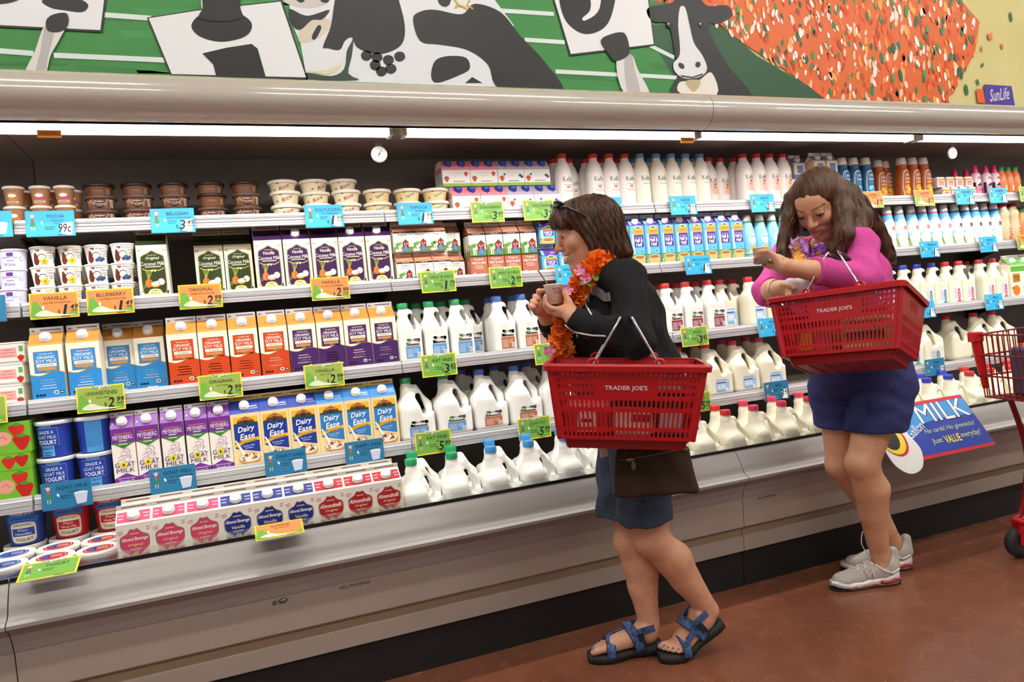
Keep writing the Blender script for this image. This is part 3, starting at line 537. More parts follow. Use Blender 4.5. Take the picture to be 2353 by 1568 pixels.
def quart_yog(c, dark, words):
    A = [T("TRADER JOE'S", 0, 0.112, 0.070, 0.009, '#e9dccb', 1, 0, 1.5, 0, -0.3), Ln(spline([(-0.046, 0.086), (-0.02, 0.096), (0.02, 0.096), (0.046, 0.086)], 5, False), 0.018, '#2f6fb8', 1), T('EUROPEAN STYLE', 0, 0.094, 0.066, 0.007, '#16346e', 3, 0, 1.5, 0, 0.25),
         Pg(spline([(-0.032, 0.014), (-0.036, 0.050), (-0.032, 0.076), (0, 0.082), (0.032, 0.076), (0.036, 0.050), (0.032, 0.014), (0, 0.008)], 6), '#e9e2c8', 2), T('ORGANIC', 0, 0.072, 0.054, 0.009, '#2b2b24', 3, 0, 1, 0, 0.2), R(0, 0.047, 0.062, 0.028, c, 3), T(words[0], 0, 0.054, 0.026, 0.008, '#f3e7d6', 4), T(words[1], 0, 0.041, 0.044, 0.008, '#f3e7d6', 4), T('YOGURT', 0, 0.022, 0.050, 0.011, '#22221e', 3, 0, 2, 0, -0.2)]
    LA = [E(0, 0, 0.041, 0.041, c, 1, 32), E(0, 0, 0.036, 0.036, '#f0ead8', 2, 32), E(0, 0, 0.034, 0.034, c, 3, 32), Pg([(-0.030, -0.010), (-0.018, 0.024), (0.002, 0.028), (-0.006, -0.024)], '#3a5fae', 4), R(0.008, 0.0, 0.034, 0.020, '#efe6cc', 4), R(0.008, 0.0, 0.028, 0.012, c, 5), T('YOGURT', 0.008, 0.0, 0.022, 0.006, '#efe6cc', 6, 0, 1), T('ORGANIC', 0.0, 0.022, 0.030, 0.005, '#efe6cc', 5)]
    A = [(([(x, y*0.90) for x, y in it[0]],)+tuple(it[1:])) for it in A]; return tub(0.047, 0.0570, 0.1140, c, A, '#ece9e4', 0.017, LA, 0.003)
P['yogurt_red'] = quart_yog('#b8222a', '#7a1418', ('Plain', 'Whole Milk')); P['yogurt_blue'] = quart_yog('#27479e', '#16296a', ('Plain', 'Nonfat'))

# --- boxes
def pack(w, d, h, col, front, side=(), r=0.003):
    m = MB(); m.rbox((-w/2, -d/2, 0), (w/2, d/2, h), r, mat(col, 0.4)); m.art(front, plane_map((0, -d/2-0.0003, 0), (1, 0, 0), (0, 0, 1)))
    if side: m.art(side, plane_map((-w/2-0.0003, 0, 0), (0, -1, 0), (0, 0, 1)))
    return m
def berry_shape(x, y, s, L, c='#c8281e'): return [Sp([(x-s, y+s*0.5), (x-s*0.6, y+s*0.9), (x+s*0.6, y+s*0.9), (x+s, y+s*0.5), (x+s*0.5, y-s*0.6), (x, y-s), (x-s*0.5, y-s*0.6)], c, L), Sp([(x-s*0.6, y+s*0.9), (x, y+s*0.7), (x+s*0.6, y+s*0.9), (x, y+s*1.25)], '#4d8a2a', L+1, 3)]
def straw_box(h):
    F = [R(0, h/2, 0.14, h, '#6fae2c', 1)]
    if h > 0.08: F += berry_shape(0.035, h*0.70, 0.022, 2)+berry_shape(0.045, h*0.32, 0.024, 2, '#b8201c')+[E(-0.005, h*0.5, 0.024, 0.022, '#e09a8c', 2), Ln([(-0.016, h*0.5), (-0.004, h*0.58), (0.006, h*0.46)], 0.003, '#c06a60', 3)]
    else: F += berry_shape(0.010, h*0.45, 0.019, 2)+berry_shape(0.045, h*0.52, 0.019, 2, '#b8201c')
    return proto(('body', pack(0.14, 0.10, h, '#6fae2c', F)))
P['straw_box'] = straw_box(0.098); P['straw_box_low'] = straw_box(0.052)
def berry_cups():
    m = pack(0.085, 0.085, 0.062, '#e9e6e0', [R(0, 0.031, 0.085, 0.062, '#e9e6de', 1), R(-0.004, 0.034, 0.050, 0.030, '#e7a9a6', 2), T('Organic', -0.004, 0.044, 0.030, 0.006, '#a8323c', 3, 0.2), T('Lowfat Yogurt', -0.004, 0.034, 0.042, 0.006, '#a8323c', 3, 0.2), T('Strawberry', -0.004, 0.024, 0.036, 0.006, '#a8323c', 3, 0.2), R(0.034, 0.045, 0.012, 0.018, '#6a9a5a', 2)]+berry_shape(-0.036, 0.014, 0.009, 3)+berry_shape(0.032, 0.014, 0.010, 3)+[R(0, 0.004, 0.085, 0.006, '#b8b4ae', 2)], (), 0.008)
    l = MB(); l.rbox((-0.044, -0.044, 0.062), (0.044, 0.044, 0.068), 0.010, mat('#e3e6e2', 0.2)); return proto(('body', m), ('lid', l))
P['berry_cups'] = berry_cups()
def smoothie(c, berries, top):
    """four-bottle carton sleeve with a sloped shoulder, bottle caps showing through"""
    w, d, h = 0.118, 0.11, 0.108; a, b = w/2, d/2; C = mat('#f4f2ee', 0.4)
    m = MB()
    prof = [(-b, 0), (-b, 0.078), (-b+0.030, h), (b-0.030, h), (b, 0.078), (b, 0)]
    m.prism(prof, 0, -a, a, C)
    F = [R(0, 0.006, w, 0.012, '#8cc63c', 2), R(0, 0.074, w, 0.008, c, 2), Pg([(-a, 0.066), (a, 0.066), (a, 0.072), (0, 0.078), (-a, 0.072)], c, 3), R(0.010, 0.019, 0.050, 0.004, '#d88aa0' if not berries else '#7fa8c0', 2), T('smoothie', 0, 0.056, 0.046, 0.009, '#cfe0cc', 2), T('organic', 0, 0.042, 0.034, 0.007, '#cfe0cc', 2)]
    F += berry_shape(-0.042, 0.028, 0.011, 3, '#d8503c')+([E(0.040, 0.042, 0.006, 0.006, '#2f5a80', 3), E(0.048, 0.036, 0.006, 0.006, '#27486c', 3), E(-0.030, 0.046, 0.005, 0.005, '#2f5a80', 3)] if berries else berry_shape(0.042, 0.048, 0.009, 3, '#d8503c'))
    m.art(F, plane_map((0, -b, 0), (1, 0, 0), (0, 0, 1)))
    ey = Vector((0, 0.030, h-0.078)); ln = ey.length; ey.normalize()
    m.art([R(0, ln/2, w, ln, c, 1)], plane_map((0, -b, 0.078), (1, 0, 0), tuple(ey)))
    sd = MB(); sd.art([R(0, 0.045, d*0.86, 0.05, '#d8d4d6', 1), R(0, 0.085, d*0.5, 0.02, c, 1)], plane_map((-a, 0, 0), (0, -1, 0), (0, 0, 1))); m.V, m.F, m.I, m.S, m.mats = m.V, m.F, m.I, m.S, m.mats
    m.art([R(0, 0.040, d*0.8, 0.045, '#d9d6da', 1), R(0, 0.070, d*0.8, 0.02, c, 2)], plane_map((-a, 0, 0), (0, -1, 0), (0, 0, 1)))
    caps = []
    for x in (-0.029, 0.029):
        k = MB(); k.lathe([(0.017, 0.076), (0.017, 0.088), (0.0175, 0.0885), (0.0175, 0.101), (0.016, 0.104)], mat('#2a3f9a', 0.35), 18, (x, -b+0.016, 0)); caps.append(('cap', k))
    return proto(('sleeve', m), *caps)
P['smoothie_straw'] = smoothie('#e88a98', False, 1); P['smoothie_berry'] = smoothie('#b8aabc', True, 1)
def tiny_pack():
    m = pack(0.056, 0.056, 0.046, '#f2e6dc', [R(0, 0.023, 0.056, 0.046, '#f4ece6', 1), R(0, 0.040, 0.056, 0.010, '#e8a22c', 2), R(0.002, 0.020, 0.036, 0.024, '#e2746a', 2), R(0.002, 0.020, 0.026, 0.003, '#f6dcd4', 3), R(0.002, 0.013, 0.022, 0.003, '#f6dcd4', 3), R(-0.025, 0.020, 0.005, 0.038, '#b8c8e8', 2)], [R(0, 0.02, 0.04, 0.03, '#cfc4b8', 1)])
    l = MB(); l.rbox((-0.028, -0.028, 0.046), (0.028, 0.028, 0.055), 0.004, mat('#f3ede6', 0.4)); return proto(('body', m), ('lid', l))
P['tiny_pack'] = tiny_pack()

# --- bottles
def bottle(prof, col, cap_prof, cap_col, art=(), step=0.006, trans=0.0, rough=0.35, extra=()):
    bm = mat(col, rough, trans=trans, spec=0.5)
    m = MB(); m.lathe(prof, bm, 26)
    zs = [p[1] for p in prof]; rs = [p[0] for p in prof]
    rf = lambda y: float(np.interp(y, zs, rs))
    if art: m.art(art, cyl_map(rf, 0.0004), step)
    c = MB(); c.lathe(cap_prof, mat(cap_col, 0.4), 22)
    return proto(('body', m), ('cap', c))
def kefir(cap, tint, pic):
    A = [T('Kefir', 0.004, 0.128, 0.046, 0.022, '#3c5a5a', 2), R(0.006, 0.104, 0.040, 0.003, '#a8b8b4', 1)]
    if pic: A += [E(0.004, 0.094, 0.010, 0.006, '#d88a78', 2), R(0.006, 0.078, 0.044, 0.012, '#efd2c4', 1)]
    if pic == 2: A += [R(0.006, 0.090, 0.050, 0.060, '#f2d6c4', 1), E(0.008, 0.108, 0.008, 0.006, '#c04a3a', 2), R(0.012, 0.076, 0.036, 0.03, '#eab8a8', 2)]
    return bottle([(0.037, 0), (0.0395, 0.004), (0.0395, 0.150), (0.037, 0.170), (0.028, 0.198), (0.0185, 0.214), (0.0175, 0.228)], tint, [(0.0205, 0.224), (0.0205, 0.240), (0.019, 0.243)], cap, A)
P['kefir_red'] = kefir('#d02a26', '#f6f2ee', 1); P['kefir_blue'] = kefir('#4f92c6', '#f3f2e4', 0); P['kefir_tan'] = kefir('#c8242e', '#f6f0ea', 2)
def creamer(col, lo, word):
    A = [Pg(spline([(-0.024, 0.016), (-0.026, 0.120), (-0.014, 0.150), (0.014, 0.150), (0.026, 0.120), (0.024, 0.016)], 6), '#e3eef2', 1), Pg(spline([(-0.021, 0.018), (-0.023, 0.118), (-0.012, 0.145), (0.012, 0.145), (0.023, 0.118), (0.021, 0.018)], 6), lo[0], 2), T(word[0], 0, 0.128, 0.030, 0.014, '#eef2f4', 3, 0, 1), T(word[1], 0, 0.108, 0.034, 0.016, '#eef2f4', 3, 0, 1), E(-0.002, 0.062, 0.017, 0.013, lo[1], 3), E(0.008, 0.050, 0.014, 0.010, lo[2], 4), R(0, 0.088, 0.032, 0.006, lo[2], 3), E(-0.004, 0.035, 0.016, 0.010, lo[1], 4)]
    return bottle([(0.034, 0), (0.037, 0.005), (0.037, 0.030), (0.034, 0.070), (0.036, 0.110), (0.034, 0.142), (0.027, 0.166), (0.0255, 0.176), (0.028, 0.180), (0.026, 0.188)], col, [(0.0255, 0.184), (0.027, 0.186), (0.0215, 0.220), (0.0195, 0.222)], '#e8e4de', A, 0.006)
P['creamer_blue'] = creamer('#1f5a86', ('#2d6f9c', '#7fd0e8', '#2a9cc8'), ('Coffee', 'Creamer')); P['creamer_orange'] = creamer('#b4561c', ('#b8622a', '#f0a020', '#f4c83a'), ('Coffee', 'Creamer'))
P['whip_can'] = bottle([(0.026, 0), (0.027, 0.003), (0.027, 0.115), (0.023, 0.128), (0.016, 0.134)], '#efd0dc', [(0.0165, 0.130), (0.018, 0.134), (0.011, 0.172), (0.008, 0.176)], '#e0246e', [R(0, 0.030, 0.15, 0.050, '#e68ab4', 1), Pg([(-0.02, 0.058), (0, 0.078), (0.02, 0.058)], '#1f1f1f', 2), T('Whip', 0, 0.100, 0.030, 0.020, '#222222', 2, 0.2, 1), T('CREAM', 0, 0.036, 0.030, 0.012, '#8a2a5a', 2, 0.2), R(-0.03, 0.05, 0.014, 0.06, '#1f1f1f', 2)])
P['carrot'] = bottle([(0.026, 0), (0.028, 0.004), (0.028, 0.090), (0.026, 0.115), (0.017, 0.140), (0.016, 0.150)], '#e2804c', [(0.019, 0.146), (0.019, 0.162), (0.017, 0.165)], '#2f8a4a', [R(0.006, 0.062, 0.026, 0.080, '#8fb04a', 1), T('Carrot', 0.006, 0.075, 0.020, 0.010, '#f3ead0', 2, 0, 1, 1.2), R(0.006, 0.045, 0.018, 0.03, '#e8ddb0', 2)])
def milk_bottle(band, word_c):
    A = [R(0, 0.192, 0.2, 0.006, band, 3), Pg([(-0.10, 0.205), (0.10, 0.205), (0.10, 0.150), (0.02, 0.165), (-0.02, 0.150), (-0.10, 0.165)], '#6ab8ea', 1), Pg([(-0.10, 0.165), (-0.028, 0.145), (-0.022, 0.080), (-0.050, 0.065), (-0.10, 0.070)], '#9fdcf4', 1), E(-0.004, 0.148, 0.020, 0.016, '#eaf8fc', 2), Pg([(-0.064, 0.074), (-0.040, 0.074), (-0.020, 0.0), (-0.064, 0.0)], '#6ab42a', 2), E(0.010, 0.118, 0.011, 0.010, word_c, 2), T('Creamer', 0.010, 0.108, 0.034, 0.010, word_c, 3, 0.2, 1), R(0.010, 0.098, 0.028, 0.003, '#c8b8b0', 2), E(0.0, 0.012, 0.02, 0.006, '#b8cce8', 1)]
    A = [([(x-0.009, y) for x, y in it[0]],)+tuple(it[1:]) for it in A]
    return bottle([(0.033, 0), (0.036, 0.004), (0.036, 0.110), (0.034, 0.135), (0.024, 0.180), (0.0215, 0.200), (0.0205, 0.204)], '#f1efe9', [(0.0215, 0.200), (0.0215, 0.206), (0.0175, 0.232), (0.0155, 0.234)], '#eceae4', A, 0.005)
P['milk_red'] = milk_bottle('#c8323a', '#d07a80'); P['milk_black'] = milk_bottle('#22262c', '#6a5a60')
P['fruit_bottle'] = bottle([(0.032, 0), (0.035, 0.004), (0.035, 0.105), (0.033, 0.130), (0.023, 0.172), (0.0205, 0.186)], '#8fd4ee', [(0.021, 0.182), (0.021, 0.190), (0.017, 0.212), (0.015, 0.214)], '#eceae4', [R(0, 0.012, 0.22, 0.030, '#4f9a4a', 1), R(0, 0.030, 0.22, 0.006, '#cfe8c8', 2), E(0.004, 0.048, 0.020, 0.017, '#eab02c', 3), E(-0.008, 0.042, 0.012, 0.012, '#f2c84a', 4), E(0.002, 0.036, 0.020, 0.006, '#f4ead8', 5), R(0, 0.180, 0.2, 0.006, '#2f8a4a', 2), T('International', 0.004, 0.110, 0.034, 0.010, '#5aa09a', 3, 0.2, 1), E(0.004, 0.098, 0.024, 0.026, '#c8eef6', 2)], 0.005)
P['tan_bottle'] = bottle([(0.034, 0), (0.037, 0.004), (0.037, 0.085), (0.031, 0.115), (0.030, 0.150), (0.034, 0.172), (0.022, 0.200), (0.020, 0.212)], '#d2bd9c', [(0.022, 0.208), (0.022, 0.226), (0.020, 0.228)], '#b42820', [R(0.008, 0.066, 0.034, 0.060, '#e9c43a', 1), R(0.008, 0.028, 0.034, 0.018, '#d84a50', 2), T('EGG', 0.008, 0.080, 0.024, 0.012, '#8a2a1a', 2, 0, 2), T('NOG', 0.008, 0.062, 0.024, 0.012, '#8a2a1a', 2, 0, 2), E(0.008, 0.046, 0.008, 0.006, '#8a2a1a', 2)])
P['orange_bottle'] = bottle([(0.034, 0), (0.037, 0.004), (0.037, 0.110), (0.031, 0.140), (0.020, 0.165), (0.020, 0.176)], '#e88a4a', [(0.022, 0.172), (0.022, 0.190), (0.020, 0.193)], '#2f7a3a', [R(0.008, 0.06, 0.034, 0.06, '#e9a03a', 1), T('Peach', 0.008, 0.07, 0.026, 0.012, '#7a3a1a', 2, 0, 1)])

# --- surface nets: a solid described by its distance field, turned into one continuous mesh
class Field:
    def __init__(s, lo, hi, h):
        s.lo = np.array(lo, float); s.h = h; s.n = np.ceil((np.array(hi)-s.lo)/h).astype(int)+1
        s.D = np.full(s.n, 1.0, np.float32)
    def sub(s, lo, hi):
        i0 = np.maximum(np.floor((np.array(lo)-s.lo)/s.h).astype(int), 0); i1 = np.minimum(np.ceil((np.array(hi)-s.lo)/s.h).astype(int)+1, s.n)
        if np.any(i1 <= i0): return None
        ax = [(s.lo[k]+s.h*np.arange(i0[k], i1[k])).astype(np.float32) for k in range(3)]
        return (slice(i0[0], i1[0]), slice(i0[1], i1[1]), slice(i0[2], i1[2])), ax[0][:, None, None], ax[1][None, :, None], ax[2][None, None, :]
    def apply(s, fn, lo, hi, k=0.0, op='u'):
        g = k+4*s.h; q = s.sub(np.array(lo)-g, np.array(hi)+g)
        if q is None: return s
        sl, X, Y, Z = q; d = fn(X, Y, Z); A = s.D[sl]
        if op == 'u':
            if k > 0:
                hh = np.maximum(k-np.abs(A-d), 0)/k; s.D[sl] = np.minimum(A, d)-hh*hh*k*0.25
            else: s.D[sl] = np.minimum(A, d)
        elif op == 's':
            if k > 0:
                hh = np.maximum(k-np.abs(A+d), 0)/k; s.D[sl] = np.maximum(A, -d)+hh*hh*k*0.25
            else: s.D[sl] = np.maximum(A, -d)
        elif op == 'i': s.D[sl] = np.maximum(A, d)
        return s
    def cone(s, a, b, ra, rb, k=0.015, op='u'):
        a = np.array(a, float); b = np.array(b, float); ba = b-a; L2 = float(ba@ba); R_ = max(ra, rb)
        def fn(X, Y, Z):
            px, py, pz = X-a[0], Y-a[1], Z-a[2]
            t = np.clip((px*ba[0]+py*ba[1]+pz*ba[2])/max(L2, 1e-9), 0, 1)
            return np.sqrt((px-ba[0]*t)**2+(py-ba[1]*t)**2+(pz-ba[2]*t)**2)-(ra+(rb-ra)*t)
        return s.apply(fn, np.minimum(a, b)-R_, np.maximum(a, b)+R_, k, op)
    def ell(s, c, r, k=0.015, op='u', Rm=None):
        c = np.array(c, float); r = np.array(r, float); M_ = np.eye(3) if Rm is None else np.array(Rm, float)  # columns of Rm: local axes
        ext = np.sqrt(((M_*r)**2).sum(1))
        def fn(X, Y, Z):
            px, py, pz = X-c[0], Y-c[1], Z-c[2]
            q = [(px*M_[0, i]+py*M_[1, i]+pz*M_[2, i]) for i in range(3)]
            k0 = np.sqrt((q[0]/r[0])**2+(q[1]/r[1])**2+(q[2]/r[2])**2); k1 = np.sqrt((q[0]/r[0]**2)**2+(q[1]/r[1]**2)**2+(q[2]/r[2]**2)**2)
            return k0*(k0-1.0)/np.maximum(k1, 1e-6)
        return s.apply(fn, c-ext, c+ext, k, op)
    def rbox(s, c, b, r, k=0.0, op='u', taper=None):
        c = np.array(c, float); b = np.array(b, float)
        def fn(X, Y, Z):
            qx, qy, qz = np.abs(X-c[0])-b[0]+r, np.abs(Y-c[1])-b[1]+r, np.abs(Z-c[2])-b[2]+r
            return np.sqrt(np.maximum(qx, 0)**2+np.maximum(qy, 0)**2+np.maximum(qz, 0)**2)+np.minimum(np.maximum(qx, np.maximum(qy, qz)), 0)-r
        return s.apply(fn, c-b, c+b, k, op)
    def half(s, p, n, op='i'):
        """keep (i) what lies on the side of the plane that n points away from"""
        p = np.array(p, float); n = np.array(n, float); n = n/np.linalg.norm(n)
        hi = s.lo+s.h*s.n
        return s.apply(lambda X, Y, Z: ((X-p[0])*n[0]+(Y-p[1])*n[1]+(Z-p[2])*n[2]).astype(np.float32), s.lo, hi, 0.0, op)
    def warp(s, fn):
        q = s.sub(s.lo, s.lo+s.h*s.n); sl, X, Y, Z = q; s.D[sl] += np.where(np.abs(s.D[sl]) < 0.05, fn(X, Y, Z), 0); return s
    def nets(s, relax=1):
        D = s.D; n0, n1, n2 = D.shape; B = D < 0
        c = np.zeros((n0-1, n1-1, n2-1), np.uint8)
        offs = [(i, j, k) for i in (0, 1) for j in (0, 1) for k in (0, 1)]
        for i, j, k in offs: c += B[i:n0-1+i, j:n1-1+j, k:n2-1+k]
        act = (c > 0) & (c < 8); idx = np.argwhere(act); cid = np.full(act.shape, -1, np.int64); cid[act] = np.arange(len(idx))
        val = np.stack([D[idx[:, 0]+i, idx[:, 1]+j, idx[:, 2]+k] for i, j, k in offs], 1).astype(float)
        O = np.array(offs, float); acc = np.zeros((len(idx), 3)); cnt = np.zeros(len(idx))
        for a in range(8):
            for b in range(a+1, 8):
                if np.abs(O[a]-O[b]).sum() == 1:
                    va, vb = val[:, a], val[:, b]; m = (va < 0) != (vb < 0)
                    t = va[m]/(va[m]-vb[m]); acc[m] += O[a]+(O[b]-O[a])*t[:, None]; cnt[m] += 1
        V = s.lo+s.h*(idx+acc/cnt[:, None]); Q = []
        for ax in range(3):
            u, w = (ax+1) % 3, (ax+2) % 3
            sl0 = [slice(1, D.shape[k]-1) for k in range(3)]; sl1 = list(sl0); sl0[ax] = slice(0, D.shape[ax]-1); sl1[ax] = slice(1, D.shape[ax])
            b0, b1 = B[tuple(sl0)], B[tuple(sl1)]; e = np.argwhere(b0 != b1); flip = b0[b0 != b1]
            base = e.copy(); base[:, u] += 1; base[:, w] += 1
            def cell(du, dw):
                p = base.copy(); p[:, u] += du; p[:, w] += dw; return cid[p[:, 0], p[:, 1], p[:, 2]]
            q = np.stack([cell(-1, -1), cell(0, -1), cell(0, 0), cell(-1, 0)], 1); q[~flip] = q[~flip][:, ::-1]; Q.append(q)
        Q = np.concatenate(Q)
        for _ in range(relax):
            acc = np.zeros_like(V); cnt = np.zeros(len(V))
            for a, b in ((0, 1), (1, 2), (2, 3), (3, 0)):
                np.add.at(acc, Q[:, a], V[Q[:, b]]); np.add.at(acc, Q[:, b], V[Q[:, a]]); np.add.at(cnt, Q[:, a], 1); np.add.at(cnt, Q[:, b], 1)
            V = V*0.5+0.5*acc/np.maximum(cnt, 1)[:, None]
        return V, Q
def net_mesh(name, V, Q, m, tint=None):
    me = bpy.data.meshes.new(name); me.vertices.add(len(V)); me.vertices.foreach_set('co', np.ascontiguousarray(V, np.float32).ravel())
    me.loops.add(len(Q)*4); me.loops.foreach_set('vertex_index', np.ascontiguousarray(Q, np.int32).ravel()); me.polygons.add(len(Q))
    me.polygons.foreach_set('loop_start', np.arange(0, len(Q)*4, 4, dtype=np.int32)); me.polygons.foreach_set('use_smooth', np.ones(len(Q), bool))
    me.materials.append(m)
    if tint is not None:
        at_ = me.color_attributes.new('tint', 'FLOAT_COLOR', 'POINT'); at_.data.foreach_set('color', np.ascontiguousarray(np.concatenate([tint, np.ones((len(V), 1))], 1), np.float32).ravel())
    me.update(calc_edges=True); return me
def mb_net(mb, V, Q, m): return mb.add([tuple(v) for v in V], [tuple(int(i) for i in q) for q in Q], m, True)

# --- milk jugs (handle and its opening are real)
def jug(big, col, cap, label, turn=0.0):
    """turn: how far round toward the front corner the handle sits"""
    h = 0.0042 if big else 0.0036
    W2, D2 = (0.070, 0.072) if big else (0.0475, 0.048); zs = 0.150 if big else 0.155; top = 0.232 if big else 0.222
    F = Field((-W2-0.012, -D2-0.012, -0.012), (W2+0.012, D2+0.012, top+0.012), h)
    F.rbox((0, 0, zs/2), (W2, D2, zs/2), 0.024 if big else 0.016)
    ct, st = math.cos(turn), math.sin(turn); k = 1.0+0.16*abs(math.sin(2*turn)); P3 = lambda x, z: (x*ct, x*st, z)
    ox = -0.022 if big else -0.012; o2 = P3(ox, 0)
    F.cone((0, 0, zs-0.020), P3(ox, top-0.032), W2*0.86, 0.024, 0.030)
    F.cone(P3(ox, top-0.035), P3(ox, top), 0.0185, 0.0180, 0.006)
    hx, hr, x0, za, zb, sl, hw, zc, zh = (W2-0.013, 0.016, 0.034, 0.112, 0.166, 0.28, 0.0150, 0.150, 0.040) if big else (W2-0.013, 0.014, 0.024, 0.138, 0.180, 0.22, 0.0122, 0.174, 0.034)
    hx *= k; x0 *= k
    F.cone(P3(hx-0.003, zs-(0.030 if big else 0.020)), P3(0.012, top-(0.032 if big else 0.026)), hr, hr, 0.013)
    rx = lambda X, Y: X*ct+Y*st
    F.apply(lambda X, Y, Z: np.sqrt((rx(X, Y)-x0+(np.clip(Z, za, zb)-za)*sl)**2+(Z-np.clip(Z, za, zb))**2)-hw, (-W2, -D2-0.01, 0.08), (W2+0.01, D2+0.01, 0.21), 0.008, 's')
    for sy in (-1, 1):   # the grip is slimmer than the body
        def slab(X, Y, Z, sy=sy):
            xx, yy = rx(X, Y), -X*st+Y*ct; qx, qy, qz = np.abs(xx-W2-0.011)-(0.052 if big else 0.040)+0.014, np.abs(yy-sy*(0.061 if big else 0.056))-0.032, np.abs(Z-zc)-zh+0.014
            return (np.sqrt(np.maximum(qx, 0)**2+np.maximum(qy, 0)**2+np.maximum(qz, 0)**2)+np.minimum(np.maximum(qx, np.maximum(qy, qz)), 0)-0.014).astype(np.float32)
        F.apply(slab, (-W2, -D2-0.01, 0.08), (W2+0.01, D2+0.01, 0.22), 0.006, 's')
    V, Q = F.nets(1)
    m = MB(); mb_net(m, V, Q, mat(col, 0.38, spec=0.4, sss=0.12))
    c = MB(); c.lathe([(0.0215, top-0.008), (0.0215, top+0.010), (0.0195, top+0.013)], mat(cap, 0.4), 24, (o2[0], o2[1], 0))
    parts = [('body', m), ('cap', c)]
    if label:
        l = MB(); lw, lh, lz = (0.074, 0.062, 0.052) if big else (0.058, 0.082, 0.058)
        kind, c1 = label
        if kind == 'farm':
            A = [R(0, 0, lw, lh*0.96, c1, 1), R(0, lh*0.30, lw, lh*0.42, '#f2efe8', 2)]
            rg = random.Random(2)
            for i in range(16): A.append(E(-lw*0.40+rg.uniform(0, lw*0.22), lh*0.28+rg.uniform(-lh*0.14, lh*0.14), 0.005, 0.004, rg.choice(['#3f7a44', '#2f5f3a', '#6a9a5a']), 3, 8))
            for i in range(16): A.append(E(lw*0.14+rg.uniform(0, lw*0.32), lh*0.36+rg.uniform(-lh*0.08, lh*0.08), 0.005, 0.0035, rg.choice(['#7a2a2a', '#a03a34', '#44504a', '#2f4a3a']), 3, 8))
            A += [R(0, lh*0.16, lw*0.9, lh*0.08, '#5a4038', 3), T('ORGANIC', 0.004, lh*0.38, lw*0.5, lh*0.09, '#4a4e6a', 4, 0, 2), T('FAT FREE' if c1 == '#5f96c8' else 'MILK', 0.002, lh*0.27, lw*0.62, lh*0.13, '#ffffff', 5, 0, 3), T('FAT FREE' if c1 == '#5f96c8' else 'MILK', 0.0025, lh*0.268, lw*0.62, lh*0.13, '#5a5f78', 4, 0, 5)]
            A += [R(-lw*0.22, -lh*0.06-i*lh*0.065, lw*0.42, lh*0.02, '#e9eef2', 3) for i in range(6)]+[R(lw*0.20, -lh*0.06-i*lh*0.07, lw*0.30, lh*0.02, '#e9eef2', 3) for i in range(3)]+[R(lw*0.36, -lh*0.32, lw*0.22, lh*0.22, '#f2f2f0', 3)]+[R(lw*0.28+i*lw*0.03, -lh*0.32, lw*0.012, lh*0.18, '#222222', 4) for i in range(6)]
        elif kind == 'plain':
            A = [R(0, 0, lw, lh, '#cfe0f0', 1), R(0, -lh*0.1, lw*0.96, lh*0.6, '#9fc8ea', 2), R(-lw*0.1, lh*0.22, lw*0.7, lh*0.07, '#3a4a7a', 3), R(-lw*0.05, lh*0.40, lw*0.7, lh*0.05, '#8aa8c8', 3), E(lw*0.36, lh*0.26, lw*0.10, lw*0.10, '#5a9ad0', 3), E(lw*0.36, lh*0.26, lw*0.07, lw*0.07, '#e6f0fa', 4)]+[R(-lw*0.28+i*lw*0.2, -lh*0.08, lw*0.13, lh*0.30, '#eeeaf0', 3) for i in range(3)]+[R(-lw*0.1, -lh*0.38, lw*0.6, lh*0.10, '#6aa8dc', 3), R(lw*0.3, -lh*0.3, lw*0.18, lh*0.22, '#e9eef4', 3)]
        else:
            A = [R(0, 0, lw, lh, '#dfe2f0', 1), E(lw*0.14, 0.0, lw*0.17, lh*0.40, c1, 2, 16), R(lw*0.10, -lh*0.44, lw*0.5, lh*0.09, c1, 3), T('MILK', lw*0.14, 0.0, lh*0.45, lw*0.16, '#eef2f2', 4, 0, 1, PI/2)]+[R(-lw*0.26, lh*0.36-i*lh*0.09, lw*0.36, lh*0.03, '#a8a4c8', 2) for i in range(8)]
        l.art(A, plane_map((0 if big else 0.006, -D2-0.0004, lz), (1, 0, 0), (0, 0, 1), 0.0003))
        parts.append(('label', l))
    return proto(*parts)
MILKW, MILKY = '#f4f3ee', '#efecd6'
P['gal_green'] = jug(True, MILKW, '#1f9a5c', ('farm', '#5f96c8')); P['gal_blue'] = jug(True, MILKW, '#3a6cc0', ('farm', '#b8693c')); P['gal_red_farm'] = jug(True, MILKW, '#c42a2e', ('farm', '#8a3a48'))
P['gal_pink'] = jug(True, MILKY, '#d83a5c', ('plain', 0), -0.35); P['gal_red'] = jug(True, MILKY, '#d02a26', ('farm', '#8a3a48')); P['gal_deepblue'] = jug(True, MILKY, '#2f3fc0', ('drop', '#2f8a80'), -0.65); P['gal_bare'] = jug(True, MILKY, '#c82a26', None, -0.65); P['gal_lightblue'] = jug(True, MILKW, '#3f94d8', ('farm', '#b8693c'))
P['half_green'] = jug(False, MILKW, '#1f9a5c', ('farm', '#5f96c8')); P['half_blue'] = jug(False, MILKW, '#3a6cc0', ('farm', '#b8693c')); P['half_red'] = jug(False, MILKW, '#cc2a2c', ('farm', '#8a3a48'), -0.30); P['half_red_plain'] = jug(False, MILKY, '#cc2a2c', ('plain', 0), -0.35); P['half_deepblue'] = jug(False, MILKY, '#2f3fc0', ('drop', '#2f8a80'), -0.68); P['half_crimson'] = jug(False, MILKY, '#c82a30', ('drop', '#d04a4a'), -0.70)
P['choc_jug'] = jug(False, '#c8a8a0', '#b08a80', ('drop', '#5a5ac0'))
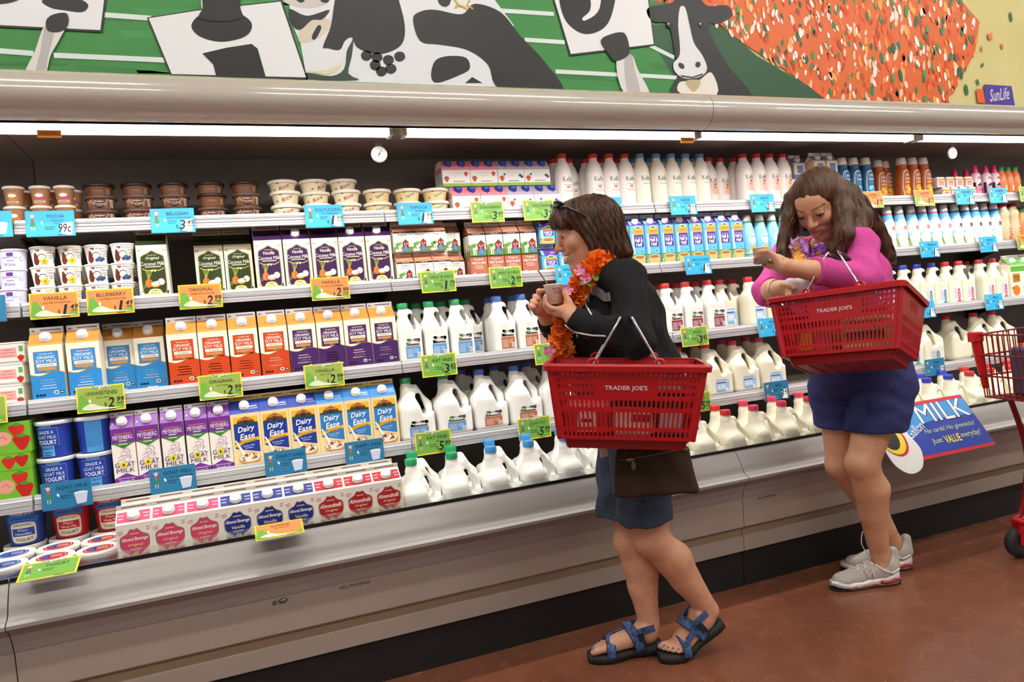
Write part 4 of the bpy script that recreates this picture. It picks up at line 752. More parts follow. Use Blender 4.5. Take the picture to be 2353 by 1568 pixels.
P['juice_carton'] = carton(0.095, 0.095, 0.185, '#f2ead8', [R(0, 0.0925, 0.095, 0.185, '#f4ecd8', 1), R(0, 0.165, 0.095, 0.03, '#5aa83e', 2), R(-0.005, 0.115, 0.06, 0.05, '#b8862c', 2), T('ORANGE', -0.005, 0.122, 0.05, 0.014, '#2a2010', 3, 0, 2), T('JUICE', -0.005, 0.104, 0.04, 0.012, '#2a2010', 3, 0, 2), E(-0.010, 0.045, 0.030, 0.030, '#e8782a', 2), E(-0.036, 0.06, 0.012, 0.006, '#4a8a3a', 3)], '#5aa83e', (), '#d8d2ca', finline(0.095), (0.016, 0.015))
P['juice_box'] = proto(('body', pack(0.12, 0.09, 0.045, '#c8603a', [R(0, 0.0225, 0.12, 0.045, '#c8583a', 1), R(0, 0.022, 0.09, 0.02, '#e8a27a', 2)])))
# ================================================================== stocking the shelves
def shelf_at(s): return SHY[s]+0.016, SHZ[s]-0.0138
def dims(pr):
    lo = np.full(3, 1e9); hi = -lo
    def rec(p):
        nonlocal lo, hi
        for _, me, subs in p:
            a = np.array([v.co[:] for v in me.vertices]); lo = np.minimum(lo, a.min(0)); hi = np.maximum(hi, a.max(0)); rec(subs)
    rec(pr); return lo, hi
DIM = {k: dims(v) for k, v in P.items()}
N_PLACED = 0
def stand(key, name, s, u, label, cat, group=None, back=0.0, lift=0.0, rz=0.0, Y0=None, Z0=None, dx=0.0, jitter=True):
    """stand a pack on shelf s with its front centre on pixel column u"""
    global N_PLACED
    Y, Z = shelf_at(s) if Y0 is None else (Y0, Z0)
    lo, hi = DIM[key]; hh = hi[2]
    yf = Y+back; X = x_of(u, yf, Z+lift+hh*0.45)+dx
    N_PLACED += 1
    rg = random.Random(N_PLACED); r_ = rz+(rg.uniform(-0.008, 0.008) if jitter else 0)
    ca, sa = abs(math.cos(r_)), abs(math.sin(r_)); lx, ly = max(-lo[0], hi[0]), max(-lo[1], hi[1])
    round_ = key.split('_')[0] in ROUND
    PEND.append(dict(key=key, name=name, x=X, y=yf-lo[1]+0.0008, z=Z+lift-lo[2]+0.0003, hx=lx if round_ else lx*ca+ly*sa, hy=ly if round_ else ly*ca+lx*sa, h=hh-lo[2], rz=r_, label=label, cat=cat, group=group))
PEND = []
ROUND = ('yogurt', 'mocha', 'choc', 'rice', 'tapioca', 'coco', 'light', 'goat', 'kefir', 'creamer', 'whip', 'carrot', 'milk', 'fruit', 'tan', 'orange')
def flush():
    """ease neighbours apart until nothing touches, then stand everything in place"""
    n = len(PEND); gap = 0.0006
    x = np.array([p['x'] for p in PEND]); y = np.array([p['y'] for p in PEND]); z0 = np.array([p['z'] for p in PEND]); z1 = z0+np.array([p['h'] for p in PEND])
    hx = np.array([p['hx'] for p in PEND]); hy = np.array([p['hy'] for p in PEND])
    zo = (z0[:, None] < z1[None, :]-1e-4) & (z0[None, :] < z1[:, None]-1e-4)
    for it in range(400):
        ox = hx[:, None]+hx[None, :]+gap-np.abs(x[:, None]-x[None, :]); oy = hy[:, None]+hy[None, :]+gap-np.abs(y[:, None]-y[None, :])
        bad = np.argwhere(np.triu(zo & (ox > 1e-5) & (oy > 1e-5), 1))
        if not len(bad): break
        for i, j in bad:
            if oy[i, j] < min(0.05, ox[i, j]*0.9+0.012) and abs(y[i]-y[j]) > 0.03:
                k = i if y[i] > y[j] else j; y[k] += oy[i, j]*0.6
            else:
                sgn = 1.0 if (x[i], i) < (x[j], j) else -1.0; d = ox[i, j]*0.5*sgn; x[i] -= d*0.6; x[j] += d*0.6
    for k, p in enumerate(PEND): place(p['name'], P[p['key']], (x[k], y[k], z0[k]), p['label'], p['cat'], p['group'], p['rz'])
def row(key, name, s, us, desc, anchor, cat, group, back=0.0, **kw):
    for i, u in enumerate(us):
        b = back[i] if isinstance(back, (list, tuple)) else back
        lab = '%s, %s from %s' % (desc, ORD[i], anchor) if len(us) > 1 else '%s %s' % (desc, anchor)
        stand(key, name, s, u, lab, cat, group, b, **kw)
def columns(key, name, s, us, n, step, desc, anchor, cat, group, back=0.0, **kw):
    lev = {2: ['bottom', 'top'], 3: ['bottom', 'middle', 'top'], 4: ['bottom', 'second up', 'third up', 'top'], 1: ['only']}[n]
    for i, u in enumerate(us):
        for k in range(n):
            key_k = key[k] if isinstance(key, (list, tuple)) else key
            b = back[k] if isinstance(back, (list, tuple)) else back
            stand(key_k, name, s, u, '%s, %s of the %s stack from %s' % (desc, lev[k], ORD[i], anchor), cat, group, b, step*k, **kw)

# ---- shelf 3 (soy milk, half-gallon jugs)
row('soy_blue', 'milk_carton', 3, [108, 193], 'blue and cream unsweetened soy milk carton', 'the strawberry yogurt packs', 'carton', 'blue soy milk cartons')
row('soy_blue', 'milk_carton', 3, [273, 345], 'shaded blue soy milk carton set back on its shelf', 'the forward blue cartons', 'carton', 'blue soy milk cartons', 0.09)
row('soy_orange', 'milk_carton', 3, [421, 492, 562, 631], 'orange and cream original soy milk carton', 'the blue soy cartons', 'carton', 'orange soy milk cartons')
row('soy_purple', 'milk_carton', 3, [697, 761, 823, 884], 'purple and cream vanilla soy milk carton', 'the orange soy cartons', 'carton', 'purple soy milk cartons')
columns('berry_cups', 'yogurt_pack', 3, [24], 3, 0.0685, 'small clear strawberry yogurt pack', 'the blue soy cartons', 'yogurt', 'strawberry yogurt packs', 0.02, rz=-0.1)
row('half_green', 'milk_jug', 3, [947, 1005, 1062], 'green-capped half gallon jug with blue label', 'the purple soy cartons', 'milk jug', 'green-capped half gallon jugs')
row('half_green', 'milk_jug', 3, [929, 984, 1040, 1098], 'green-capped half gallon jug in the second row', 'the purple soy cartons', 'milk jug', 'green-capped half gallon jugs', 0.11)
row('half_blue', 'milk_jug', 3, [1165, 1216], 'blue-capped half gallon jug with brown label', 'the green-capped jugs', 'milk jug', 'blue-capped half gallon jugs')
row('half_blue', 'milk_jug', 3, [1136, 1182, 1232], 'blue-capped half gallon jug in the second row', 'the green-capped jugs', 'milk jug', 'blue-capped half gallon jugs', 0.11)
row('half_red', 'milk_jug', 3, [1553, 1600, 1650], 'red-capped half gallon jug with maroon label', 'the orange lei shopper', 'milk jug', 'red-capped half gallon jugs')
row('half_red', 'milk_jug', 3, [1531, 1577, 1623], 'red-capped half gallon jug in the second row', 'the orange lei shopper', 'milk jug', 'red-capped half gallon jugs', 0.11)
row('half_red_plain', 'milk_jug', 3, [1683, 1714], 'set back red-capped half gallon jug with pale label', 'the maroon labels', 'milk jug', 'red-capped jugs with pale labels', 0.06)
row('half_red_plain', 'milk_jug', 3, [1745, 1787], 'forward red-capped half gallon jug with pale label', 'the maroon labels', 'milk jug', 'red-capped jugs with pale labels')
row('half_deepblue', 'milk_jug', 3, [2042, 2074, 2105, 2136, 2166], 'deep blue-capped half gallon jug with teal drop label', 'the shopper in pink', 'milk jug', 'deep blue-capped half gallon jugs')
row('half_crimson', 'milk_jug', 3, [2196, 2223], 'crimson-capped half gallon jug with red drop label', 'the teal drop jugs', 'milk jug', 'crimson-capped half gallon jugs')
row('half_crimson', 'milk_jug', 3, [2246], 'crimson-capped half gallon jug', 'set back in the gap of its shelf', 'milk jug', 'crimson-capped half gallon jugs', 0.12)
row('half_crimson', 'milk_jug', 3, [2278, 2308], 'crimson-capped jug beyond the gap beside the juice carton', 'the gap', 'milk jug', 'crimson-capped half gallon jugs')
row('juice_carton', 'juice_carton', 3, [2338, 2364], 'green-topped orange juice carton', 'the red drop jugs', 'carton', 'orange juice cartons')

# ---- shelf 4
columns(['straw_box', 'straw_box_low', 'straw_box'], 'strawberry_box', 4, [22], 1, 0, 'green strawberry box', 'the goat yogurt', 'box', 'green strawberry boxes', 0.01)
stand('straw_box_low', 'strawberry_box', 4, 20, 'low green strawberry box between the two tall ones', 'box', 'green strawberry boxes', 0.01, 0.099)
stand('straw_box', 'strawberry_box', 4, 19, 'tall green strawberry box on top of its stack', 'box', 'green strawberry boxes', 0.01, 0.152)
for i, u in enumerate((117, 214)):
    stand('goat_yogurt', 'yogurt_tub', 4, u, 'blue goat milk yogurt tub, bottom of the %s stack from the strawberry boxes' % ORD[i], 'yogurt', 'blue goat yogurt tubs', 0.012)
stand('goat_yogurt', 'yogurt_tub', 4, 111, 'blue goat yogurt tub turned aside, upper one by the strawberry boxes', 'yogurt', 'blue goat yogurt tubs', 0.012, 0.1205, rz=-0.35)
stand('goat_yogurt_back', 'yogurt_tub', 4, 209, 'blue goat yogurt tub turned to its pale ingredients panel', 'yogurt', 'blue goat yogurt tubs', 0.012, 0.1205)
row('goat_milk', 'milk_carton', 4, [281, 341, 399, 455, 508], 'purple and white goat milk carton', 'the goat yogurt tubs', 'carton', 'goat milk cartons')
row('dairy_dark', 'milk_carton', 4, [571, 640, 706], 'dark blue and gold lactose-free milk carton', 'the goat milk', 'carton', 'lactose-free milk cartons')
row('dairy_light', 'milk_carton', 4, [768, 829, 889], 'light blue and gold lactose-free milk carton', 'the dark blue ones', 'carton', 'lactose-free milk cartons')
row('gal_green', 'milk_jug', 4, [964, 1046], 'gallon jug with green cap and blue label', 'the lactose-free cartons', 'milk jug', 'green-capped gallon jugs')
row('gal_blue', 'milk_jug', 4, [1128, 1206, 1276], 'gallon jug with blue cap and brown label', 'the green-capped gallons', 'milk jug', 'blue-capped gallon jugs')
row('gal_blue', 'milk_jug', 4, [1092, 1165, 1236], 'blue-capped gallon jug in the second row', 'the green-capped gallons', 'milk jug', 'blue-capped gallon jugs', 0.155)
row('gal_red_farm', 'milk_jug', 4, [1592], 'red-capped gallon jug with maroon label', 'beside the swinging red basket', 'milk jug', 'red-capped gallon jugs')
row('gal_pink', 'milk_jug', 4, [1659, 1721, 1783], 'cream gallon jug with pink cap and pale blue label', 'the maroon label', 'milk jug', 'pink-capped gallon jugs')
row('gal_pink', 'milk_jug', 4, [1633, 1692, 1750], 'pink-capped gallon jug in the second row', 'the maroon label', 'milk jug', 'pink-capped gallon jugs', 0.155)
row('gal_deepblue', 'milk_jug', 4, [2058, 2104, 2151], 'gallon jug with deep blue cap and teal label', 'the shopper in pink', 'milk jug', 'deep blue-capped gallon jugs')
row('gal_bare', 'milk_jug', 4, [2178, 2217], 'plain gallon jug with red cap set back', 'the teal label gallons', 'milk jug', 'plain red-capped gallon jugs', [0.13, 0.05])
row('gal_bare', 'milk_jug', 4, [2262, 2312], 'plain gallon jug with red cap behind the cart', 'the set back ones', 'milk jug', 'plain red-capped gallon jugs')
row('juice_box', 'juice_box', 4, [2352], 'orange juice box', 'behind the cart beyond the jugs', 'box', None)

# ---- shelf 2
columns('light_yogurt', 'yogurt_cup', 2, [22], 3, 0.0650, 'lavender light yogurt cup', 'the coconut cups', 'yogurt', 'lavender yogurt cups')
for i, (k, u) in enumerate((('coco_vanilla', 95), ('coco_vanilla', 159), ('coco_berry', 222), ('coco_berry', 281))):
    fl_ = 'vanilla' if k == 'coco_vanilla' else 'blueberry'
    for j in range(3):
        stand(k, 'yogurt_cup', 2, u-[0, 2, 2, 1][i]*j, 'white %s coconut yogurt cup, %s of the %s %s stack from the lavender cups' % (fl_, ['bottom', 'middle', 'top'][j], ORD[i % 2], fl_), 'yogurt', 'coconut yogurt cups', 0.004+(0.012 if j == 2 and i in (1, 2) else 0), 0.0668*j)
    for j in range(2):
        stand(k, 'yogurt_cup', 2, u+20, 'white %s coconut yogurt cup in the second row, %s of the %s %s stack' % (fl_, ['bottom', 'upper'][j], ORD[i % 2], fl_), 'yogurt', 'coconut yogurt cups', 0.088, 0.0668*j)
row('coconut_green', 'milk_carton', 2, [350], 'dark green original coconut milk carton', 'beside the blueberry coconut cups', 'carton', 'green coconut milk cartons')
row('coconut_green', 'milk_carton', 2, [482, 549], 'set back dark green coconut milk carton', 'the empty gap', 'carton', 'green coconut milk cartons', 0.075)
for i, (u, k) in enumerate(((619, 'coconut_purple'), (685, 'coconut_capped'), (749, 'coconut_purple'), (811, 'coconut_capped'), (873, 'coconut_capped'))):
    stand(k, 'milk_carton', 2, u, 'purple vanilla coconut milk carton %s, %s from the green ones' % ('with white cap' if k == 'coconut_capped' else 'without a cap', ORD[i]), 'carton', 'vanilla coconut milk cartons')
for j, us in enumerate(((933, 976, 1017), (924, 966, 1005))):
    for i, u in enumerate(us):
        stand('hh_pint', 'milk_carton', 2, u, 'small barn-picture half and half carton, %s layer, %s from the coconut milk' % (['lower', 'upper'][j], ORD[i]), 'carton', 'half and half pint cartons', 0.002, 0.1200*j)
for j, u in enumerate((1049, 1037)):
    stand('hh_pint', 'milk_carton', 2, u, 'small barn-picture carton set back beside the tall ones, %s layer' % ['lower', 'upper'][j], 'carton', 'half and half pint cartons', 0.045, 0.1200*j)
row('hh_quart', 'milk_carton', 2, [1099, 1139, 1178, 1217], 'tall brown and barn-picture half and half carton', 'the small ones', 'carton', 'half and half quart cartons', 0.002)
for j in range(2):
    for i, u in enumerate((1264, 1304)):
        stand('hh_short', 'milk_carton', 2, u-7*j, 'short blue and purple half and half carton, %s layer, %s from the brown ones' % (['lower', 'upper'][j], ORD[i]), 'carton', 'short blue half and half cartons', 0.004, 0.1245*j)
row('hh_tall', 'milk_carton', 2, [1432], 'tall blue and purple half and half carton', 'half hidden behind dark bobbed hair', 'carton', 'tall blue half and half cartons')
row('hh_tall', 'milk_carton', 2, [1467, 1501, 1536, 1570, 1602, 1634, 1665, 1696], 'tall blue and purple half and half carton', 'the bobbed hair', 'carton', 'tall blue half and half cartons')
row('fruit_bottle', 'creamer_bottle', 2, [1731, 1760, 1788, 1815], 'pale blue creamer bottle with yellow fruit and white cap', 'the tall cartons', 'bottle', 'pale blue creamer bottles')
row('choc_jug', 'milk_jug', 2, [2014], 'pinkish brown chocolate milk jug', 'behind the long brown hair', 'milk jug', None)
row('milk_red', 'milk_bottle', 2, [2055, 2082, 2110, 2135, 2160, 2185], 'white and sky blue bottle with red neck band', 'the brown jug', 'bottle', 'red-banded bottles')
row('milk_black', 'milk_bottle', 2, [2210, 2234, 2256, 2277, 2300], 'white and sky blue bottle with black neck band', 'the red-banded ones', 'bottle', 'black-banded bottles')
row('tan_bottle', 'milk_bottle', 2, [2321, 2343], 'tan waisted bottle with yellow label', 'the black-banded bottles', 'bottle', 'tan bottles')
row('orange_bottle', 'juice_bottle', 2, [2364], 'orange bottle with green cap', 'beside the tan waisted bottles', 'bottle', None)

# ---- shelf 1
for i, (k, u) in enumerate((('mocha_orange', 30), ('mocha_pink', 92), ('mocha_pink', 148))):
    for j in range(2):
        stand(k, 'yogurt_cup', 1, u-4*j, 'tan %s coffee yogurt cup, %s of its stack%s' % ('orange-teacup' if i == 0 else 'pink-teacup', ['lower', 'upper'][j], ['', ', next to the orange teacups', ', next to the dark puddings'][i]), 'yogurt', 'coffee yogurt cups', 0.002, 0.0665*j)
    for j in range(2):
        stand(k, 'yogurt_cup', 1, u+16, 'tan coffee yogurt cup in the second row, %s, behind the %s front stack' % (['lower', 'upper'][j], ORD[i]), 'yogurt', 'coffee yogurt cups', 0.075, 0.0665*j)
for i, u in enumerate((229, 317, 402, 489, 570)):
    for j in range(3):
        top = j == 2 or (i == 3 and j == 1)
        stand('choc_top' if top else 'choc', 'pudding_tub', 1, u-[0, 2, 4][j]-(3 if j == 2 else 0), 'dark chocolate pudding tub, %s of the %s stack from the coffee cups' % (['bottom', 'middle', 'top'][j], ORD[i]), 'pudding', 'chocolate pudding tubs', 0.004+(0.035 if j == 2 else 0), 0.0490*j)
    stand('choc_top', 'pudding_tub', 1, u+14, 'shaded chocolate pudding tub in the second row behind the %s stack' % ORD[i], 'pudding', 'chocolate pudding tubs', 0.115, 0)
for i, u in enumerate((662, 734, 803)):
    for j in range(3):
        stand('rice', 'pudding_tub', 1, u-[0, 3, 10][j], 'cream rice pudding tub, %s of the %s stack from the chocolate' % (['bottom', 'middle', 'top'][j], ORD[i]), 'pudding', 'rice pudding tubs', [0.002, 0.004 if i != 1 else 0.03, 0.05][j], 0.0512*j, rz=(0.6 if j == 2 and i == 1 else 0))
for i, u in enumerate((875, 945, 1011)):
    for j in range(2):
        stand('tapioca', 'pudding_tub', 1, u-2*j, 'yellow tapioca pudding tub, %s of the %s stack from the rice pudding' % (['lower', 'upper'][j], ORD[i]), 'pudding', 'tapioca pudding tubs', 0.002, 0.0512*j)
    if i < 3:
        stand('tapioca', 'pudding_tub', 1, u+34, 'yellow tapioca tub in the second row behind the %s stack' % ORD[i], 'pudding', 'tapioca pudding tubs', 0.115, 0.0)
for j, us in enumerate(((1085, 1143, 1199, 1254), (1058, 1115, 1171, 1227))):
    for i, u in enumerate(us):
        b = i >= 2
        stand('smoothie_berry' if b else 'smoothie_straw', 'smoothie_pack', 1, u, '%s smoothie four-pack with blue caps, %s layer, %s from the tapioca' % ('mauve wildberry' if b else 'pink strawberry', ['lower', 'upper'][j], ORD[i]), 'smoothies', 'smoothie four-packs', 0.003+0.018*j, 0.1095*j)
row('kefir_red', 'kefir_bottle', 1, [1302, 1377, 1414, 1450], 'white kefir bottle with red cap', 'the smoothie packs', 'bottle', 'red-capped kefir bottles')
row('kefir_red', 'kefir_bottle', 1, [1279, 1322, 1352, 1397, 1433], 'red-capped kefir bottle in the second row', 'the smoothie packs', 'bottle', 'red-capped kefir bottles', 0.09)
row('kefir_blue', 'kefir_bottle', 1, [1485, 1525, 1558, 1590, 1623], 'white kefir bottle with blue cap', 'the red caps', 'bottle', 'blue-capped kefir bottles')
row('kefir_blue', 'kefir_bottle', 1, [1466, 1505, 1541, 1573, 1605], 'blue-capped kefir bottle in the second row', 'the red caps', 'bottle', 'blue-capped kefir bottles', 0.09)
row('kefir_tan', 'kefir_bottle', 1, [1645, 1672, 1698], 'set back kefir bottle with peach label and red cap', 'the blue caps', 'bottle', 'peach-label kefir bottles', 0.07)
row('kefir_tan', 'kefir_bottle', 1, [1724, 1755, 1785, 1814], 'forward kefir bottle with peach label and red cap', 'the blue caps', 'bottle', 'peach-label kefir bottles')
for i, (u, b) in enumerate(((1838, 0.07), (1885, 0.02), (1913, 0.02))):
    stand('cream_carton', 'cream_carton', 1, u, 'blue and cream small carton in the upper layer, %s from the kefir' % ORD[i], 'carton', 'small cream cartons', b, 0.1255)
for i, u in enumerate((1847, 1875, 1902, 1928)):
    stand('white_carton', 'cream_carton', 1, u, 'white and blue small carton in the lower layer, %s from the kefir' % ORD[i], 'carton', 'small cream cartons', 0.0 if i else 0.03, 0.0)
row('creamer_blue', 'creamer_bottle', 1, [1948, 1977, 2005], 'dark blue coffee creamer bottle with white cap', 'the small cartons', 'bottle', 'blue creamer bottles')
row('creamer_orange', 'creamer_bottle', 1, [2033, 2058], 'set back amber coffee creamer bottle', 'the blue creamers', 'bottle', 'amber creamer bottles', 0.055)
row('creamer_orange', 'creamer_bottle', 1, [2088, 2113, 2138], 'forward amber coffee creamer bottle with white cap', 'the blue creamers', 'bottle', 'amber creamer bottles')
for j, us in enumerate(((2176, 2196, 2216, 2236), (2163, 2185, 2206, 2228))):
    for i, u in enumerate(us):
        stand('tiny_pack', 'dessert_pack', 1, u, 'small orange and white dessert pack, %s layer, %s from the amber bottles' % (['lower', 'upper'][j], ORD[i]), 'dessert', 'small dessert packs', 0.003, 0.0565*j)
row('whip_can', 'cream_can', 1, [2253, 2277, 2297], 'pink-capped whipped cream can', 'the dessert packs', 'can', 'whipped cream cans')
row('whip_can', 'cream_can', 1, [2206, 2232], 'pink-capped cream can showing over the dessert packs', 'the amber bottles', 'can', 'whipped cream cans', 0.085)
row('carrot', 'juice_bottle', 1, [2312, 2328, 2344], 'orange carrot juice bottle with green cap', 'the pink cans', 'bottle', 'carrot juice bottles')

# ---- the well at the bottom
YF = 2.385
def well(key, name, u, label, cat, group, yf=YF, lift=0.0, rz=0.0): return stand(key, name, 0, u, label, cat, group, 0.0, lift, rz, yf, DECK+0.0005, jitter=False)
for (k, us, w, an) in (('almond_pink', (318, 404, 482), 'pink almond drink carton', 'the yogurt tubs'), ('almond_blue', (562, 632, 703), 'deep blue almond drink carton', 'the pink ones'), ('almond_red', (781, 850, 917), 'red almond milk carton', 'the blue ones')):
    w2 = w.replace(' drink', '').replace(' milk', '')
    for i, u in enumerate(us):
        well(k, 'milk_carton', u, '%s standing at the front of the well, %s from %s' % (w2, ORD[i], an), 'carton', w+'s')
        well(k, 'milk_carton', u+(6 if u < 420 else (2 if u < 640 else -4)), 'second-row %s in the well, behind the %s from %s' % (w2, ORD[i], an), 'carton', w+'s', YF+0.0972)
JW = [('gal_green', 1000, 0), ('gal_green', 1089, 0), ('gal_blue', 1180, 0), ('gal_blue', 1262, 0), ('gal_blue', 1340, 0), ('gal_blue', 1420, 0), ('gal_red_farm', 1493, 0), ('gal_red', 1560, 0), ('gal_red', 1629, 0), ('gal_red', 1697, 0), ('gal_pink', 1763, 0), ('gal_pink', 1828, 0), ('gal_pink', 1890, 0), ('gal_deepblue', 1950, 0), ('gal_deepblue', 2008, 0), ('gal_deepblue', 2062, 0), ('gal_deepblue', 2112, 0), ('gal_deepblue', 2166, 0), ('gal_deepblue', 2216, 0), ('gal_bare', 2266, 0), ('gal_bare', 2314, 0), ('gal_bare', 2362, 0)]
CAPN = {'gal_green': 'green-capped', 'gal_blue': 'blue-capped', 'gal_red_farm': 'red-capped', 'gal_red': 'red-capped', 'gal_pink': 'pink-capped', 'gal_deepblue': 'deep blue-capped', 'gal_bare': 'plain red-capped'}
for i, (k, u, _) in enumerate(JW):
    c = CAPN[k]; same = [q for q in JW if CAPN[q[0]] == c]; n = [q[1] for q in same].index(u)
    well(k if k != 'gal_blue' else 'gal_lightblue', 'milk_jug', u, 'front %s gallon jug in the well, %s of its colour from the almond milk' % (c, ORD[n]), 'milk jug', c+' gallon jugs in the well')
    well(k if k != 'gal_blue' else 'gal_lightblue', 'milk_jug', u-(22-i), 'second-row %s gallon jug in the well, %s of its colour from the almond milk' % (c, ORD[n]), 'milk jug', c+' gallon jugs in the well', YF+0.1465)
# quart yogurt tubs: a low layer with its lids showing, taller stacks behind
TUBH = 0.1225
def tub_at(key, u, v, Y, lift, label, dz=0.13):
    stand(key, 'yogurt_tub', 0, u, label, 'yogurt', 'quart yogurt tubs in the well', 0.0, lift, 0.0, Y-0.0602, DECK+0.0005, jitter=False)
for j, (Y, cols) in enumerate(((2.475, ((12, 'yogurt_blue'), (110, 'yogurt_red'), (215, 'yogurt_red'))), (2.600, ((30, 'yogurt_blue'), (128, 'yogurt_red'), (226, 'yogurt_red'))), (2.732, ((52, 'yogurt_blue'), (162, 'yogurt_red'), (248, 'yogurt_red'))))):
    for i, (u, k) in enumerate(cols):
        tub_at(k, u, 0, Y, 0, '%s quart yogurt tub low in the well, %s row back, %s from the case joint' % ('blue-lidded' if 'blue' in k else 'red-lidded', ORD[j], ORD[i]))
for i, (u, k) in enumerate(((50, 'yogurt_blue'), (160, 'yogurt_red'), (247, 'yogurt_red'))):
    tub_at(k, u, 0, 2.732, TUBH, '%s quart yogurt tub stacked in the well, %s from the case joint' % ('blue' if 'blue' in k else 'red', ORD[i]), 0.065)
flush()
# ================================================================== price signs clipped to the rails
def helper(x, y, s, L=2):
    """small standing farm figure printed on the signs: pale head, red top, green skirt"""
    return [E(x, y+0.030*s, 0.006*s, 0.007*s, '#d9c3a8', L, 10), E(x-0.008*s, y+0.034*s, 0.004*s, 0.002*s, '#a8927c', L, 8), E(x+0.008*s, y+0.034*s, 0.004*s, 0.002*s, '#a8927c', L, 8), R(x, y+0.017*s, 0.009*s, 0.012*s, '#b4574e', L), Pg([(x-0.005*s, y+0.011*s), (x+0.005*s, y+0.011*s), (x+0.009*s, y-0.008*s), (x-0.009*s, y-0.008*s)], '#3f7f5a', L), R(x-0.004*s, y-0.015*s, 0.003*s, 0.014*s, '#d0c0ac', L), R(x+0.004*s, y-0.015*s, 0.003*s, 0.014*s, '#d0c0ac', L)]
def price(p, x, y, c='#17191c', s=1.0):
    if p is None: return []
    if '.' in p:
        a, b = p.split('.'); return [T('$', x-0.028*s, y-0.006*s, 0.007*s, 0.014*s, c, 4), T(a, x-0.010*s, y, (0.008 if a == '1' else 0.018)*s, 0.034*s, c, 4, 0.2, 3), T(b, x+0.016*s, y+0.008*s, 0.022*s, 0.017*s, c, 4, 0.2, 2), R(x+0.016*s, y-0.004*s, 0.020*s, 0.002*s, c, 4)]
    return [T(p, x, y, 0.036*s, 0.030*s, c, 4, 0.1, 2)]
def sign(u, v, s, kind, words, p=None, u1=None, desc='', Y=None, Z=None, tilt=0.10, cut=0):
    """(u, v): middle of the sign"""
    W_, H_ = 0.140, 0.086
    if Y is None: Y = SHY[s]-(0.022 if s < 4 else 0.0175)
    if s == 4 and tilt == 0.10: tilt = 0.03
    pos = at(u, v, Y=Y)
    m = MB(); m.box((-W_/2, -0.0008, -H_/2), (W_/2, 0.0008, H_/2), mat('#dfe8ec', 0.25))
    if kind == 'blue': A = [R(0, 0, W_, H_, '#2f9fd6', 1), R(0, 0, W_-0.004, H_-0.004, '#35aee4', 2)]
    elif kind == 'navy': A = [R(0, 0, W_, H_, '#246a96', 1), R(0, 0, W_-0.004, H_-0.004, '#28749f', 2)]  # dark blue card, colour deepened further for the shade low on the shelves
    elif kind == 'orange': A = [R(0, 0, W_, H_, '#f2c52c', 1), R(0, 0, W_-0.008, H_-0.008, '#e08a4c', 2)]
    elif kind == 'green': A = [R(0, 0, W_, H_, '#f2d92c', 1), R(0, 0, W_-0.009, H_-0.009, '#72a648', 2)]
    elif kind == 'leaf': A = [R(0, 0, W_, H_, '#efd83a', 1), R(0, 0, W_-0.008, H_-0.008, '#90a64a', 2)]
    if kind in ('orange', 'leaf'):
        A += [Sp([(-0.064, -0.004), (-0.060, 0.014), (-0.048, 0.016), (-0.040, 0.000), (-0.016, -0.020), (0.030, -0.030), (0.060, -0.018), (0.060, -0.036), (0.0, -0.038), (-0.064, -0.038)], '#6aa23c', 3, 5), Sp([(-0.056, -0.030), (-0.030, -0.014), (0.000, -0.026), (0.040, -0.034), (-0.020, -0.036)], '#cfd8c0', 4, 5), E(-0.032, -0.006, 0.004, 0.007, '#d8dcd0', 5, 10), E(0.010, -0.034, 0.05, 0.002, '#e6e6c0', 5)]
    else:
        A += helper(-0.050, -0.002, 0.9, 3)+[E(-0.024, 0.002, 0.003, 0.006, '#eef4f6', 3, 10, 0.4)]
    if kind in ('green', 'leaf'): A += [T('Organic', 0.004, 0.037, 0.062, 0.013, '#2f6a34', 4, 0.25, 6), T('Organic', 0.003, 0.038, 0.062, 0.013, '#eef6e6', 5, 0.25, 2)]
    tc = '#1f3d24' if kind in ('green', 'leaf') else ('#4a2a14' if kind == 'orange' else '#123a52')
    yy = 0.024 if kind in ('orange', 'blue', 'navy') else 0.018
    for i, w_ in enumerate(words):
        ww = min(0.092, 0.0098*len(w_)) if i == 0 else min(0.080, 0.0052*len(w_)); hh = 0.012 if i == 0 else 0.006
        A.append(T(w_, 0.004+(0.012 if kind in ('blue', 'navy', 'green') else 0)+0.004*i, yy, ww, hh, tc, 4, 0, 0.6 if i == 0 else 0)); yy -= 0.0150 if i == 0 else 0.0095
    if kind in ('blue', 'navy', 'green'): A += [R(-0.002, yy-0.002, 0.030, 0.002, tc, 3), R(-0.004, yy-0.009, 0.024, 0.002, tc, 3)]
    if p == 'carton': A += [Pg([(0.026, -0.034), (0.052, -0.032), (0.058, 0.000), (0.020, 0.000)], '#c9d2e8', 4), E(0.039, 0.001, 0.020, 0.005, '#dfe4f2', 5), Ln([(0.020, 0.000), (0.058, 0.001)], 0.002, '#e9ecf6', 6)]
    else:
        if kind in ('blue', 'navy') and p: A += [Pg([(0.030, -0.040), (0.060, -0.040), (0.064, 0.004), (0.026, 0.000)], '#f1f2f2', 3)]
        A += price(p, 0.040, -0.016)
    A += [R(0.030, -0.039, 0.024, 0.002, tc, 4)]
    m.art(A, plane_map((0, -0.0008, 0), (1, 0, 0), (0, 0, 1), 0.0003))
    root = empty('price_sign', pos, 0, desc, 'price sign', 'shelf price signs')
    root.rotation_euler = (-tilt, 0, 0)
    obj('card', m, root)
    c = MB(); c.box((-0.012, 0.0008, H_/2-0.016), (0.012, 0.012, H_/2-0.010), mat('#cfd4d6', 0.2, trans=0.5)); obj('clip', c, root)
    return root
